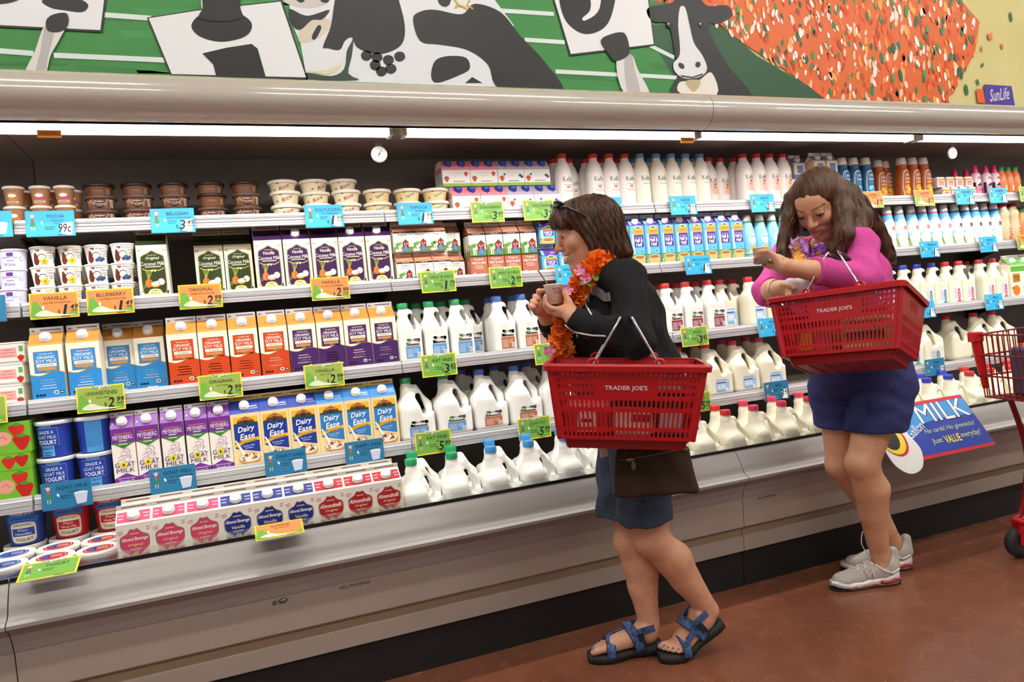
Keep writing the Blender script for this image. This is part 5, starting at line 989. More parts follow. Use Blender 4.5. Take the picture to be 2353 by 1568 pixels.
SG = [
 (-31, 516, 1, 'blue', ['MILK'], 'carton', 'blue price sign cut off beside the mocha sign'),
 (116, 514, 1, 'blue', ['MOCHA', 'LOW FAT', 'YOGURT'], '99c', 'blue mocha price sign reading 99c below the coffee yogurt cups'),
 (397, 507, 1, 'blue', ['BELGIAN', 'CHOCOLATE PUDDING'], '3.49', 'blue price sign below the dark chocolate puddings'),
 (745, 497, 1, 'blue', ['RICE PUDDING', 'GLUTEN FREE'], '1.99', 'blue price sign below the cream rice pudding tubs'),
 (954, 491, 1, 'blue', ['TAPIOCA', 'PUDDING'], '1.99', 'blue price sign below the yellow tapioca tubs'),
 (1120, 487, 1, 'green', ['STRAWBERRY', 'PROBIOTIC', 'SMOOTHIE'], '3.49', 'green organic price sign below the pink smoothie packs'),
 (1238, 483, 1, 'green', ['WILDBERRY', 'SMOOTHIE'], '3.49', 'green organic price sign below the mauve smoothie packs'),
 (1396, 476, 1, 'blue', ['KEFIR', 'LOWFAT'], '2.49', 'blue price sign below the red-capped kefir, next to bobbed hair'),
 (1570, 472, 1, 'blue', ['KEFIR', 'PLAIN'], '2.99', 'blue price sign below the blue-capped kefir bottles'),
 (1752, 467, 1, 'blue', ['KEFIR', 'PEACH'], '2.99', 'blue price sign below the peach-label kefir bottles'),
 (2005, 459, 1, 'orange', ['COFFEE', 'CREAMER'], '1.99', 'orange price sign below the blue coffee creamers'),
 (2124, 455, 1, 'orange', ['CREAMER', 'PUMPKIN'], '1.99', 'orange price sign below the amber coffee creamers'),
 (2217, 452, 1, 'blue', ['DESSERT'], '1.49', 'blue price sign below the small orange dessert packs'),
 (2293, 449, 1, 'blue', ['WHIPPED', 'CREAM'], '1.99', 'blue price sign below the pink whipped cream cans'),
 (2362, 446, 1, 'green', ['CARROT'], '2.49', 'green price sign cut off below the carrot juice bottles'),
 (-46, 712, 2, 'navy', ['LIGHT'], None, 'dark blue price sign cut off below the lavender yogurt cups'),
 (125, 702, 2, 'orange', ['VANILLA', 'CULTURED COCONUT MILK'], '1.49', 'orange vanilla price sign below the coconut yogurt cups'),
 (254, 693, 2, 'orange', ['BLUEBERRY', 'CULTURED COCONUT MILK'], '1.49', 'orange blueberry price sign below the coconut yogurt cups'),
 (461, 681, 2, 'orange', ['ORIGINAL', 'UNSWEETENED COCONUT MILK'], '2.99', 'orange price sign below the green coconut milk cartons'),
 (759, 663, 2, 'orange', ['VANILLA', 'COCONUT MILK BEVERAGE'], '2.99', 'orange price sign below the purple coconut milk cartons'),
 (1007, 647, 2, 'green', ['HALF & HALF', 'PINT'], '1.79', 'green organic price sign below the small barn-picture cartons'),
 (1162, 637, 2, 'green', ['HALF & HALF', 'QUART'], '2.99', 'green organic price sign below the tall barn-picture cartons'),
 (1311, 632, 2, 'blue', ['HALF & HALF'], '1.49', 'blue price sign mostly hidden behind the orange lei'),
 (1604, 609, 2, 'blue', ['HALF & HALF'], '1.99', 'blue price sign below the tall blue half and half cartons'),
 (2136, 573, 2, 'blue', ['VANILLA'], '1.99', 'blue price sign below the red-banded bottles'),
 (2271, 562, 2, 'blue', ['MOCHA'], '1.99', 'blue price sign below the black-banded bottles'),
 (2356, 556, 2, 'orange', ['EGG NOG'], '1.99', 'yellow price sign cut off below the tan waisted bottles'),
 (-45, 946, 3, 'leaf', ['YOGURT'], None, 'yellow-green price sign cut off below the strawberry packs'),
 (232, 916, 3, 'leaf', ['UNSWEETENED', 'SOY MILK'], '2.99', 'green leafy price sign below the blue soy milk cartons'),
 (507, 888, 3, 'leaf', ['ORIGINAL', 'SOY MILK'], '2.99', 'green leafy price sign below the orange soy milk cartons'),
 (745, 863, 3, 'leaf', ['VANILLA', 'SOY MILK'], '2.99', 'green leafy price sign below the purple soy milk cartons'),
 (1009, 839, 3, 'green', ['FAT FREE', 'MILK'], '3.82', 'green organic price sign below the green-capped half gallon jugs'),
 (1264, 812, 3, 'green', ['LOW FAT', 'MILK'], '3.82', 'green organic price sign beside the lower orange lei'),
 (1596, 773, 3, 'green', ['WHOLE', 'MILK'], '3.82', 'green organic price sign below the maroon-label half gallons'),
 (1770, 752, 3, 'blue', ['MILK'], '2.19', 'blue price sign tucked behind the second red basket'),
 (2126, 712, 3, 'blue', ['MILK'], '1.99', 'blue price sign below the teal drop half gallon jugs'),
 (2284, 694, 3, 'blue', ['MILK'], '2.19', 'blue price sign below the red drop half gallon jugs'),
 (154, 1137, 4, 'navy', ['GOAT MILK', 'YOGURT'], 'carton', 'dark blue price sign below the blue goat yogurt tubs'),
 (398, 1102, 4, 'navy', ['GOAT MILK', 'ULTRA PASTEURIZED'], 'carton', 'dark blue price sign below the goat milk cartons'),
 (657, 1063, 4, 'navy', ['DAIRY EASE', 'FAT FREE MILK'], 'carton', 'dark blue price sign below the dark blue lactose-free cartons'),
 (838, 1039, 4, 'navy', ['DAIRY EASE', 'LOW FAT MILK'], 'carton', 'dark blue price sign below the light blue lactose-free cartons'),
 (996, 1017, 4, 'green', ['FAT FREE', 'MILK'], '5.99', 'green organic price sign below the green-capped gallon jugs'),
 (1228, 984, 4, 'green', ['LOW FAT', 'MILK'], '5.99', 'green organic price sign below the blue-capped gallon jugs'),
 (1602, 925, 4, 'green', ['WHOLE', 'MILK'], '5.99', 'green organic price sign below the maroon-label gallon jug'),
 (1784, 898, 4, 'navy', ['MILK'], '3.49', 'dark blue price sign below the pink-capped gallon jugs'),
 (2148, 844, 4, 'navy', ['MILK'], '3.49', 'dark blue price sign below the teal-label gallon jugs'),
]
for (u, v, s, kind, words, p, d) in SG: sign(u, v, s, kind, words, p, desc=d)
# two signs lying over on the bumper lip
for (u, v, kind, words, d) in ((114, 1308, 'green', ['YOGURT'], 'green price sign tipped flat on the bumper below the yogurt lids'), (642, 1218, 'orange', ['ALMOND', 'BEVERAGE'], 'orange price sign tipped flat on the bumper below the almond cartons')):
    r = sign(u, v, 4, kind, words, None, desc=d, Y=2.288); r.rotation_euler = (-1.28, 0, 0)
# the big MILK sign with its round emblem
ms = empty('milk_sign', at(2160, 980, Y=2.235), 0, 'large blue sign reading MILK leaning on the case bumper', 'sign')
ms.rotation_euler = (-0.62, 0, 0)
m = MB(); wS, hS = 0.47, 0.26
m.box((-wS/2, -0.0015, -hS/2), (wS/2, 0.0015, hS/2), mat('#d8dcea', 0.3))
A = [R(0, 0, wS, hS, '#c9242c', 1), R(0, 0, wS-0.004, hS-0.030, '#233a9c', 2), Pg(spline([(-wS/2+0.004, -0.04), (-0.10, 0.02), (0.05, 0.035), (wS/2-0.004, 0.03)], 6, False)+[(wS/2-0.004, 0.112), (-0.10, 0.112), (-wS/2+0.004, 0.02)], '#3f8fd4', 3), T('Gallon', -0.150, 0.004, 0.12, 0.042, '#e8ecf0', 5, 0.1, 1, 0.35), T('MILK', 0.066, 0.066, 0.30, 0.092, '#1c2430', 5, 0, 6), T('MILK', 0.062, 0.069, 0.30, 0.088, '#eef0f2', 6, 0, 2), T("No cards! No gimmicks!", 0.045, -0.015, 0.30, 0.028, '#c9d890', 5, 0.2, 0.5), T('Just', -0.070, -0.064, 0.060, 0.030, '#d9dfa0', 5, 0.2, 0.5), T('VALUE', 0.020, -0.064, 0.095, 0.036, '#f2e432', 5, 0.1, 3), T('everyday!', 0.135, -0.060, 0.12, 0.034, '#d9dfa0', 5, 0.2, 0.5)]
m.art(A, plane_map((0, -0.0015, 0), (1, 0, 0), (0, 0, 1), 0.0004)); obj('board', m, ms)
m = MB(); q = Sp([(-0.36, -0.02), (-0.30, 0.05), (-0.23, 0.06), (-0.20, -0.02), (-0.19, -0.09), (-0.24, -0.16), (-0.32, -0.175), (-0.37, -0.12)], '#e6e6e4', 0, 6)
m.prism(q[0], 1, -0.006, -0.003, mat('#e6e6e4', 0.35)); m.art([E(-0.30, -0.02, 0.070, 0.080, '#c0342a', 1), E(-0.305, -0.015, 0.064, 0.074, '#f0d43a', 2), E(-0.315, -0.010, 0.048, 0.058, '#1c1c1c', 3)], plane_map((0, -0.006, 0), (1, 0, 0), (0, 0, 1), 0.0004)); obj('emblem', m, ms)
# thermometers and orange tags on the lamps
for i, (u, v) in enumerate(((871, 355), (2188, 352))):
    t = empty('thermometer', at(u, v, Y=2.53), 0, ['round dial thermometer hanging above the rice pudding', 'round dial thermometer hanging above the amber creamers'][i], 'thermometer', 'dial thermometers')
    m = MB(); m.lathe([(0.027, -0.006), (0.029, -0.004), (0.029, 0.004), (0.026, 0.006), (0.024, 0.004), (0.001, 0.004)], mat('#d9d9d6', 0.25, 0.7), 28); m.V = [(x, -z, y) for x, y, z in m.V]; obj('case_ring', m, t)
    m = MB(); m.art([E(0, 0, 0.0245, 0.0245, '#bdbcb6', 1, 28)]+[R(0.020*math.cos(a), 0.020*math.sin(a), 0.005, 0.0014, '#33363a', 2, a) for a in [k*PI/6 for k in range(12)]]+[Ln([(-0.006, -0.010), (0.009, 0.014)], 0.002, '#1b1b1b', 3), E(0, 0, 0.003, 0.003, '#1b1b1b', 3, 10)], plane_map((0, -0.0045, 0), (1, 0, 0), (0, 0, 1), 0.0004)); obj('dial', m, t)
    m = MB(); m.box((-0.012, -0.006, 0.029), (0.012, 0.002, 0.040), mat('#3a3836', 0.5)); m.tube([(0, 0, 0.030), (0, -0.03, 0.050), (0, -0.056, 0.055)], 0.002, mat('#3a3836', 0.5), 6); obj('hook', m, t)
for i, (u, v) in enumerate(((113, 307), (1579, 322))):
    t = empty('warning_tag', at(u, v, Y=2.401), 0, ['orange sticker tag on the canopy lamp above the coffee cups', 'orange sticker tag on the canopy lamp above the kefir'][i], 'tag', 'orange lamp tags')
    m = MB(); m.box((-0.030, -0.0004, -0.012), (0.030, 0.0012, 0.010), mat('#ef9a35', 0.5)); m.art([R(0, -0.001, 0.044, 0.002, '#c46a1c', 1), R(0, 0.004, 0.040, 0.002, '#c46a1c', 1)], plane_map((0, -0.0004, 0), (1, 0, 0), (0, 0, 1), 0.0003)); obj('card', m, t)
# ================================================================== the mural painted above the cases
MY = 3.446
def mw(p): q = at(p[0], p[1], Y=MY); return (q.x, q.z)
mural = empty('mural', (1.9, MY, 2.6), 0, 'wall mural of black and white cows holding letter cards before a flower bank', 'mural')
def mural_part(name, items):
    m = MB(); m.art(items, lambda x, y, L: (x-1.9, -0.0015*L, y-2.6)); return obj(name, m, mural)
def mp(pts, c, L, n=0): 
    q = [mw(p) for p in pts]; return Pg(spline(q, n) if n else q, c, L)
def ml(pts, w, c, L): return Ln([mw(p) for p in pts], w, c, L)
G = [mp([(-260, -330), (1500, -330), (1500, 0), (1640, 50), (1740, 130), (1860, 200), (1925, 260), (-260, 200)], '#2f7a36', 1), mp([(1480, 60), (1640, 45), (1740, 130), (1860, 200), (1925, 260), (1700, 250), (1560, 200)], '#1f4a2c', 2)]
rg = random.Random(11)
for i in range(46):
    x = rg.uniform(-150, 1500); y = rg.uniform(-260, 200); G.append(mp([(x, y), (x+rg.uniform(120, 320), y+rg.uniform(2, 14)), (x+rg.uniform(120, 300), y+rg.uniform(14, 30)), (x+10, y+rg.uniform(10, 22))], rg.choice(['#276a30', '#348440', '#2a7234', '#3a8c46']), 1.4))
mural_part('green_field', G)
S = []
for p in ([(238, 35), (348, 43)], [(0, 118), (78, 124)], [(124, 128), (378, 139)], [(1100, 22), (1272, 33)], [(1205, 92), (1297, 98)], [(1276, 165), (1432, 173)], [(1465, 174), (1555, 179)], [(1492, 105), (1548, 133)], [(-200, 108), (0, 118)], [(1000, -90), (1300, -80)], [(200, -80), (500, -60)]): mural_part('field_line', [ml(p, 0.022, '#d5e0dc', 3)])
B = [mp([(1490, -330), (1500, 0), (1640, 50), (1720, 108), (1800, 158), (1905, 235), (2130, 262), (2190, 215), (2240, 120), (2250, 50), (2190, -20), (2150, -120), (2130, -330)], '#d2622c', 2)]
poly = [(1490, -330), (1500, 0), (1640, 50), (1720, 108), (1800, 158), (1905, 235), (2130, 262), (2190, 215), (2240, 120), (2250, 50), (2190, -20), (2150, -120), (2130, -330)]
def inside(x, y):
    c = False; j = len(poly)-1
    for i in range(len(poly)):
        if (poly[i][1] > y) != (poly[j][1] > y) and x < (poly[j][0]-poly[i][0])*(y-poly[i][1])/(poly[j][1]-poly[i][1])+poly[i][0]: c = not c
        j = i
    return c
n_ = 0
while n_ < 1150:
    x, y = rg.uniform(1490, 2330), rg.uniform(-150, 262)
    ins = inside(x, y)
    if not ins and (x < 2130 or rg.random() > 0.05 or x > 2325): continue
    q = mw((x, y)); s_ = rg.uniform(0.012, 0.026)*(1.0 if x < 2000 else 1.25)
    c = rg.choice(['#e8743a', '#f08a3c', '#d8481e', '#e05a2a', '#f2a24a', '#c83a1c', '#f4e6d8', '#f6d2c0', '#eeb89c', '#f8eee6', '#f0c8b0', '#2a6a44', '#efe0d4', '#2f7a4a', '#1f5a3a', '#3a8c4a', '#a8401e']) if ins else rg.choice(['#e0823a', '#2f6a4a', '#d8702e', '#1f5a40'])
    B.append(E(q[0], q[1], s_*0.55, s_*rg.uniform(0.9, 1.5), c, 3+(n_ % 9)*0.2, 9, rg.uniform(-0.5, 0.5))); n_ += 1
mural_part('flower_bank', B)
# letter cards, each with its outline and its black letter
def card(quad, shapes):
    A = [mp(quad, '#1a1a1c', 5)]; cx = sum(p[0] for p in quad)/len(quad); cy = sum(p[1] for p in quad)/len(quad)
    A.append(mp([(cx+(p[0]-cx)*0.975, cy+(p[1]-cy)*0.955) for p in quad], '#e4e3e6', 6))
    for s_ in shapes: A.append(mp(s_, '#151416', 7, 5))
    mural_part('letter_card', A)
card([(-160, -130), (262, -130), (236, 76), (-160, 56)], [[(98, 4), (140, -8), (180, -2), (204, 14), (190, 30), (150, 26), (118, 20)], [(-60, -20), (20, -30), (60, -10), (20, 10), (-50, 8)]])
card([(338, 42), (450, 24), (648, 2), (708, 184), (392, 176)], [[(440, 60), (470, 32), (540, 30), (578, 55), (565, 85), (510, 98), (460, 86)]])
mural_part('letter_stroke', [mp([(465, 125), (520, 112), (578, 103), (592, 114), (612, 184), (498, 182), (490, 150)], '#151416', 7.5)])
card([(1258, -40), (1482, -60), (1503, 106), (1308, 130)], [[(1283, 0), (1300, 52), (1342, 80), (1390, 62), (1411, 5), (1415, -70), (1385, -70), (1376, 20), (1345, 48), (1336, 44), (1354, 25), (1352, -5), (1325, -22), (1296, -16)]])
# hooves and legs holding the cards
def limb(hoof, leg): mural_part('cow_leg', [mp(leg, '#d9d6d4', 8, 4), mp([(a*0.5+sum(p[0] for p in leg)/len(leg)*0.5, b) for a, b in leg], '#b3aeae', 8.4, 4), mp(hoof, '#1b1719', 9, 4)])
limb([(108, 50), (125, 36), (155, 34), (158, 60), (140, 76), (112, 74)], [(108, 60), (150, 62), (140, 90), (118, 130), (104, 172), (60, 172), (82, 120), (94, 84)])
limb([(458, 45), (466, 20), (470, -30), (546, -30), (552, 20), (556, 44), (510, 52)], [(470, -60), (545, -60), (548, 6), (540, 34), (505, 42), (470, 34), (462, 0)])
limb([(1378, 98), (1392, 84), (1432, 78), (1444, 120), (1432, 136), (1410, 142), (1394, 124)], [(1414, 140), (1448, 128), (1462, 160), (1490, 222), (1432, 216)])
# the large cow across the middle
CW, CK = '#dcdde2', '#1a191c'
mural_part('cow', [mp([(650, -120), (660, -20), (672, 60), (690, 100), (706, 190), (840, 200), (1160, 212), (1130, 160), (1090, 110), (1180, 60), (1120, -20), (1060, -120)], CW, 4),
  mp([(690, 100), (740, 84), (760, 50), (715, 40), (690, 60)], '#cfc6b4', 4.4, 4), mp([(655, -90), (648, -6), (672, 14), (712, 20), (752, 8), (766, -30), (740, -90)], '#c9c2be', 4.5, 4), mp([(676, -4), (690, -8), (700, 2), (690, 8)], CK, 5, 3), mp([(736, 4), (746, -10), (758, -6), (752, 8)], CK, 5, 3), mp([(664, 22), (705, 38), (756, 24), (740, 46), (716, 48), (690, 70), (672, 60)], CK, 5, 4),
  mp([(742, 108), (760, 60), (772, -10), (800, -60), (890, -60), (918, 10), (930, 70), (918, 108), (870, 126), (822, 112), (808, 88), (792, 96), (780, 116), (752, 112)], CK, 5, 5), mp([(716, 86), (724, 92), (738, 66), (730, 60)], CK, 5.2, 3), mp([(705, 168), (760, 176), (790, 160), (796, 120), (806, 100), (812, 90), (808, 130), (800, 170), (822, 186), (706, 184)], '#2a3a2a', 5, 3), mp([(704, 164), (750, 172), (778, 160), (790, 130), (780, 150), (740, 164)], '#d9cfae', 5.4, 3),
  mp([(948, 46), (965, 28), (1000, 24), (1060, 34), (1090, 10), (1150, 30), (1195, 84), (1252, 145), (1290, 214), (1150, 206), (1120, 150), (1072, 116), (1010, 104), (965, 96)], CK, 5, 5), mp([(990, 168), (1000, 140), (1030, 130), (1070, 134), (1078, 160), (1050, 176), (1012, 190), (994, 188)], CK, 5, 4), mp([(1068, 192), (1084, 178), (1108, 192)], CK, 5), mp([(1000, -40), (1040, -40), (1032, 12), (1008, 10)], CK, 5, 3)]
  + [mp([(x+dx, y+dy) for dx, dy in ((-13, -4), (-4, -12), (9, -9), (12, 3), (2, 11), (-9, 8))], CK, 5, 3) for x, y in ((842, 130), (866, 134), (892, 140), (898, 160), (876, 166), (862, 152), (918, 132))]
  + [ml([(1044, 0), (1052, 14), (1044, 20)], 0.010, '#c8a02c', 6), ml([(1052, 14), (1066, 18), (1074, 24)], 0.010, '#c8a02c', 6), ml([(1078, 2), (1072, 14), (1086, 22)], 0.010, '#c8a02c', 6)])
mural_part('cow', [mp([(1490, 18), (1540, 8), (1556, -14), (1575, -40), (1600, -16), (1622, 14), (1668, 14), (1680, 38), (1650, 56), (1628, 58), (1640, 100), (1670, 150), (1725, 236), (1550, 226), (1556, 170), (1548, 120), (1534, 58), (1502, 52), (1486, 36)], '#1e1d22', 6, 5),
  mp([(1560, 20), (1572, 20), (1582, 60), (1592, 100), (1612, 130), (1622, 160), (1606, 178), (1572, 182), (1550, 168), (1545, 148), (1560, 124), (1556, 60)], '#dedde2', 7, 5), mp([(1560, 190), (1600, 188), (1632, 168), (1644, 220), (1562, 216)], '#e2ded4', 7, 4), mp([(1572, 188), (1606, 186), (1602, 204), (1588, 212)], '#b8a888', 7.3, 3), E(*mw((1563, 153)), 0.022, 0.016, '#2a2628', 8, 12, -0.5), E(*mw((1601, 150)), 0.020, 0.016, '#2a2628', 8, 12, 0.5), ml([(1562, 176), (1588, 180), (1612, 172)], 0.010, '#4a4446', 8), E(*mw((1536, 60)), 0.020, 0.016, '#0e0e10', 8, 12), E(*mw((1609, 60)), 0.020, 0.016, '#0e0e10', 8, 12), E(*mw((1533, 57)), 0.006, 0.005, '#d8d8dc', 9, 8), E(*mw((1606, 57)), 0.006, 0.005, '#d8d8dc', 9, 8)])
qx, qz = mw((2294, 222))
mural_part('lettered_block', [mp([(2257, 195), (2321, 199), (2332, 262), (2264, 260)], '#4a3a8e', 7), T('SunLife', qx, qz+0.012, 0.20, 0.085, '#e6e0f2', 8, 0.25, 1, 0.12), mp([(2240, 205), (2256, 206), (2262, 240), (2244, 236)], '#d2622c', 6)])
# ================================================================== red hand baskets with real openings
RED = mat('#b40f18', 0.32, 0, 0.5, coat=0.2); REDD = mat('#8e1216', 0.4)
CHROME = mat('#d8d8da', 0.18, 1.0)
def basket(loc, rz, ry, rx, label, hz=0.0):
    L0, W0, L1, W1, Hh = 0.208, 0.138, 0.180, 0.112, 0.200
    root = empty('shopping_basket', loc, 0, label, 'basket', 'red hand baskets')
    root.matrix_world = Matrix.Translation(loc) @ Matrix.Rotation(rz, 4, 'Z') @ Matrix.Rotation(rx, 4, 'X') @ Matrix.Rotation(ry, 4, 'Y')
    m = MB()
    def wall(A, B, C, D, ncol, rows, blank):
        """A,B top corners, D,C bottom corners; rows: (t0, t1) bands that carry openings; blank(col, row) closes a cell"""
        A, B, C, D = map(Vector, (A, B, C, D)); nn = (B-A).cross(D-A).normalized()*0.0026
        P_ = lambda s, t: (A.lerp(B, s)).lerp(D.lerp(C, s), t)
        V = []; F = []
        def quad(s0, s1, t0, t1):
            b = len(V); V.extend([P_(s0, t0), P_(s1, t0), P_(s1, t1), P_(s0, t1)]); F.append((b, b+1, b+2, b+3))
        ts = 0.0; e = 0.045
        for r_, (t0, t1) in enumerate(rows):
            quad(0, 1, ts, t0); quad(0, e, t0, t1); quad(1-e, 1, t0, t1); cw = (1-2*e)/ncol
            for k in range(ncol):
                s0 = e+k*cw; s1 = s0+cw
                if blank(k, r_): quad(s0, s1, t0, t1); continue
                wx = cw*0.31; cx = (s0+s1)/2; wl = (A-B).length; ht = (A-D).length; ry_ = min((t1-t0)*0.5, wx*wl/ht); yc0, yc1 = t0+ry_, t1-ry_
                outer = [(s0, t0), (cx, t0), (s1, t0), (s1, (t0+t1)/2), (s1, t1), (cx, t1), (s0, t1), (s0, (t0+t1)/2)]
                q = 0.72; inner = [(cx-wx*q, yc0-ry_*q), (cx, t0+0.0015), (cx+wx*q, yc0-ry_*q), (cx+wx, (t0+t1)/2), (cx+wx*q, yc1+ry_*q), (cx, t1-0.0015), (cx-wx*q, yc1+ry_*q), (cx-wx, (t0+t1)/2)]
                b = len(V); V.extend([P_(*p) for p in outer]+[P_(*p) for p in inner])
                F.extend([(b+i, b+(i+1) % 8, b+8+(i+1) % 8, b+8+i) for i in range(8)])
            ts = t1
        quad(0, 1, ts, 1.0)
        m.add([tuple(v) for v in V], F, RED); m.add([tuple(v+nn) for v in V], [tuple(reversed(f)) for f in F], RED)
        # the thickness seen in the openings and edges is closed by ring quads
        n = len(V); side = {}
        for f in F:
            for i in range(len(f)):
                a, b = tuple(round(c, 5) for c in V[f[i]]), tuple(round(c, 5) for c in V[f[(i+1) % len(f)]])
                k = (min(a, b), max(a, b)); side.setdefault(k, []).append((f[i], f[(i+1) % len(f)]))
        for k, es in side.items():
            if len(es) == 1: a, b = es[0]; m.add([tuple(V[a]), tuple(V[a]+nn), tuple(V[b]+nn), tuple(V[b])], [(0, 1, 2, 3)], RED)
    rowsL = [(0.085, 0.135), (0.165, 0.225), (0.245, 0.305), (0.345, 0.405), (0.455, 0.565), (0.615, 0.835), (0.875, 0.955)]
    wall((-L0, -W0, 0), (L0, -W0, 0), (L1, -W1, -Hh), (-L1, -W1, -Hh), 29, rowsL, lambda k, r: (8 <= k <= 20 and r in (1, 2, 3)))
    wall((L0, W0, 0), (-L0, W0, 0), (-L1, W1, -Hh), (L1, W1, -Hh), 29, rowsL, lambda k, r: (8 <= k <= 20 and r in (1, 2, 3)))
    rowsS = [(0.16, 0.33), (0.455, 0.565), (0.615, 0.835), (0.875, 0.955)]
    for s in (-1, 1):
        def blank(k, r): return r == 0
        wall((s*L0, s*W0, 0), (s*L0, -s*W0, 0), (s*L1, -s*W1, -Hh), (s*L1, s*W1, -Hh), 17, rowsS, lambda k, r: r == 0 and not 5 <= k <= 11)
    # rim flange, corner posts, stepped base
    rim = [(-L0-0.012, -W0-0.012), (L0+0.012, -W0-0.012), (L0+0.012, W0+0.012), (-L0-0.012, W0+0.012)]
    def ring(x0, y0, z, r=0.02):
        out = []
        for cx, cy, a0 in ((x0-r, y0-r, 0), (-x0+r, y0-r, PI/2), (-x0+r, -y0+r, PI), (x0-r, -y0+r, 1.5*PI)):
            for k in range(5): a = a0+PI/2*k/4; out.append((cx+r*math.cos(a), cy+r*math.sin(a), z))
        return out
    m.loft([ring(L0-0.002, W0-0.002, 0.001), ring(L0-0.002, W0-0.002, 0.006), ring(L0+0.010, W0+0.010, 0.006), ring(L0+0.014, W0+0.014, 0.000), ring(L0+0.012, W0+0.012, -0.014), ring(L0+0.009, W0+0.009, -0.014), ring(L0+0.006, W0+0.006, -0.001), ring(L0-0.002, W0-0.002, 0.001)], RED, False, False, False)
    for sx in (-1, 1):
        for sy in (-1, 1): m.tube([(sx*(L0-0.006), sy*(W0-0.006), 0), (sx*(L1-0.006), sy*(W1-0.006), -Hh)], 0.0085, RED, 10)
    body = obj('body', m, root)
    b = MB(); b.loft([ring(L1-0.004, W1-0.004, -Hh+0.004, 0.016), ring(L1-0.002, W1-0.002, -Hh-0.001, 0.016), ring(L1-0.014, W1-0.014, -Hh-0.003, 0.014), ring(L1-0.022, W1-0.022, -Hh-0.028, 0.012)], REDD, True, True, False)
    for k in range(7): b.box((-L1+0.03+k*(2*L1-0.06)/6-0.002, -W1+0.026, -Hh-0.031), (-L1+0.03+k*(2*L1-0.06)/6+0.002, W1-0.026, -Hh-0.027), REDD)
    obj('base', b, root)
    lt = MB(); ang = math.atan2(W0-W1, Hh); ex, ey = Vector((1, 0, 0)), Vector((0, -(W0-W1), Hh)).normalized()
    lt.art([T("TRADER JOE'S", 0, 0, 0.112, 0.016, '#e9e2e4', 2, 0, 3)], plane_map(Vector((0, -W0, 0))-ey*0.060+Vector((0, -0.0006, 0)), ex, ey, 0.0003)); obj('lettering', lt, body)
    for s in (-1, 1):
        h = MB(); y0 = W0+0.004
        pts = spline([(s*0.086, -y0, 0.004), (s*0.050, -y0+0.006, 0.066+hz/2), (s*0.019, -y0+0.018, 0.121+hz), (s*0.016, -0.095, 0.128+hz), (s*0.016, 0.095, 0.128+hz), (s*0.019, y0-0.018, 0.121+hz), (s*0.050, y0-0.006, 0.066+hz/2), (s*0.086, y0, 0.004)], 6, False)
        h.tube(pts, 0.0035, CHROME, 8); ho = obj('handle', h, root)
        g = MB(); g.tube([(s*0.016, -0.085, 0.1285+hz), (s*0.016, 0.085, 0.1285+hz)], 0.0085, mat('#17171a', 0.5), 10); obj('grip', g, ho)
        for sy in (-1, 1):
            k = MB(); k.tube(spline([(s*0.086-0.012, sy*y0, 0.002), (s*0.086-0.010, sy*y0, 0.014), (s*0.086, sy*y0, 0.019), (s*0.086+0.010, sy*y0, 0.014), (s*0.086+0.012, sy*y0, 0.002)], 4, False), 0.0045, RED, 8); obj('hinge_loop', k, root)
    return root
th1 = math.radians(-29); c1 = at(1439, 843, Y=1.635)+Vector((-math.sin(th1), math.cos(th1), 0))*0.152
bk1 = basket(c1, th1, math.radians(5.2), 0, 'red wire-handled shopping basket hanging level on the black jacket sleeve')
th2 = math.radians(-63); c2 = at(1912, 676, Y=1.80)+Vector((-math.sin(th2), math.cos(th2), 0))*0.140+Vector((0, 0, -0.03))
bk2 = basket(c2, th2, math.radians(-2.5), math.radians(-16), 'red shopping basket tipped toward its base on the arm in a pink sleeve', 0.014)
def inside_basket(bk, p, size, col, name, label, cat, art=(), rz=0.0, rx=0.0):
    root = empty(name, (0, 0, 0), 0, label, cat, 'groceries in the baskets')
    root.matrix_world = bk.matrix_world @ Matrix.Translation(p) @ Matrix.Rotation(rz, 4, 'Z') @ Matrix.Rotation(rx, 4, 'X')
    m = MB(); m.rbox((-size[0]/2, -size[1]/2, 0), (size[0]/2, size[1]/2, size[2]), min(size)*0.18, mat(col, 0.4)); m.art(list(art), plane_map((0, -size[1]/2-0.0003, 0), (1, 0, 0), (0, 0, 1))); obj('wrapper', m, root)
    return root
bz = -0.194
inside_basket(bk1, (-0.105, 0.0, bz), (0.12, 0.16, 0.085), '#c83038', 'food_box', 'red and white food box at the hand end of the level basket', 'box', [R(0, 0.04, 0.05, 0.06, '#efe6da', 1), R(0.0, 0.04, 0.03, 0.01, '#c83038', 2)])
inside_basket(bk1, (0.020, 0.0, bz), (0.11, 0.17, 0.110), '#e9e2d6', 'food_box', 'white food box in the middle of the level basket', 'box', [R(0, 0.09, 0.11, 0.02, '#2b2b2b', 1), R(0.02, 0.05, 0.05, 0.02, '#b03038', 1), T('Organic', 0, 0.07, 0.07, 0.012, '#5a5a4a', 1)])
inside_basket(bk1, (0.120, 0.0, bz), (0.075, 0.17, 0.128), '#2a3a2a', 'food_box', 'dark green tray at the elbow end of the level basket', 'box', [R(0, 0.112, 0.075, 0.03, '#1c1c1c', 1), R(0, 0.05, 0.06, 0.05, '#c9c2c8', 1)])
inside_basket(bk2, (0.075, 0.0, bz), (0.15, 0.17, 0.115), '#b59a6a', 'paper_bag', 'tan printed snack bag in the tipped basket', 'bag', [R(0, 0.05, 0.12, 0.03, '#4a3a24', 1), R(0.01, 0.09, 0.10, 0.014, '#6a5230', 1), R(-0.02, 0.02, 0.08, 0.012, '#e3d2a4', 1)])
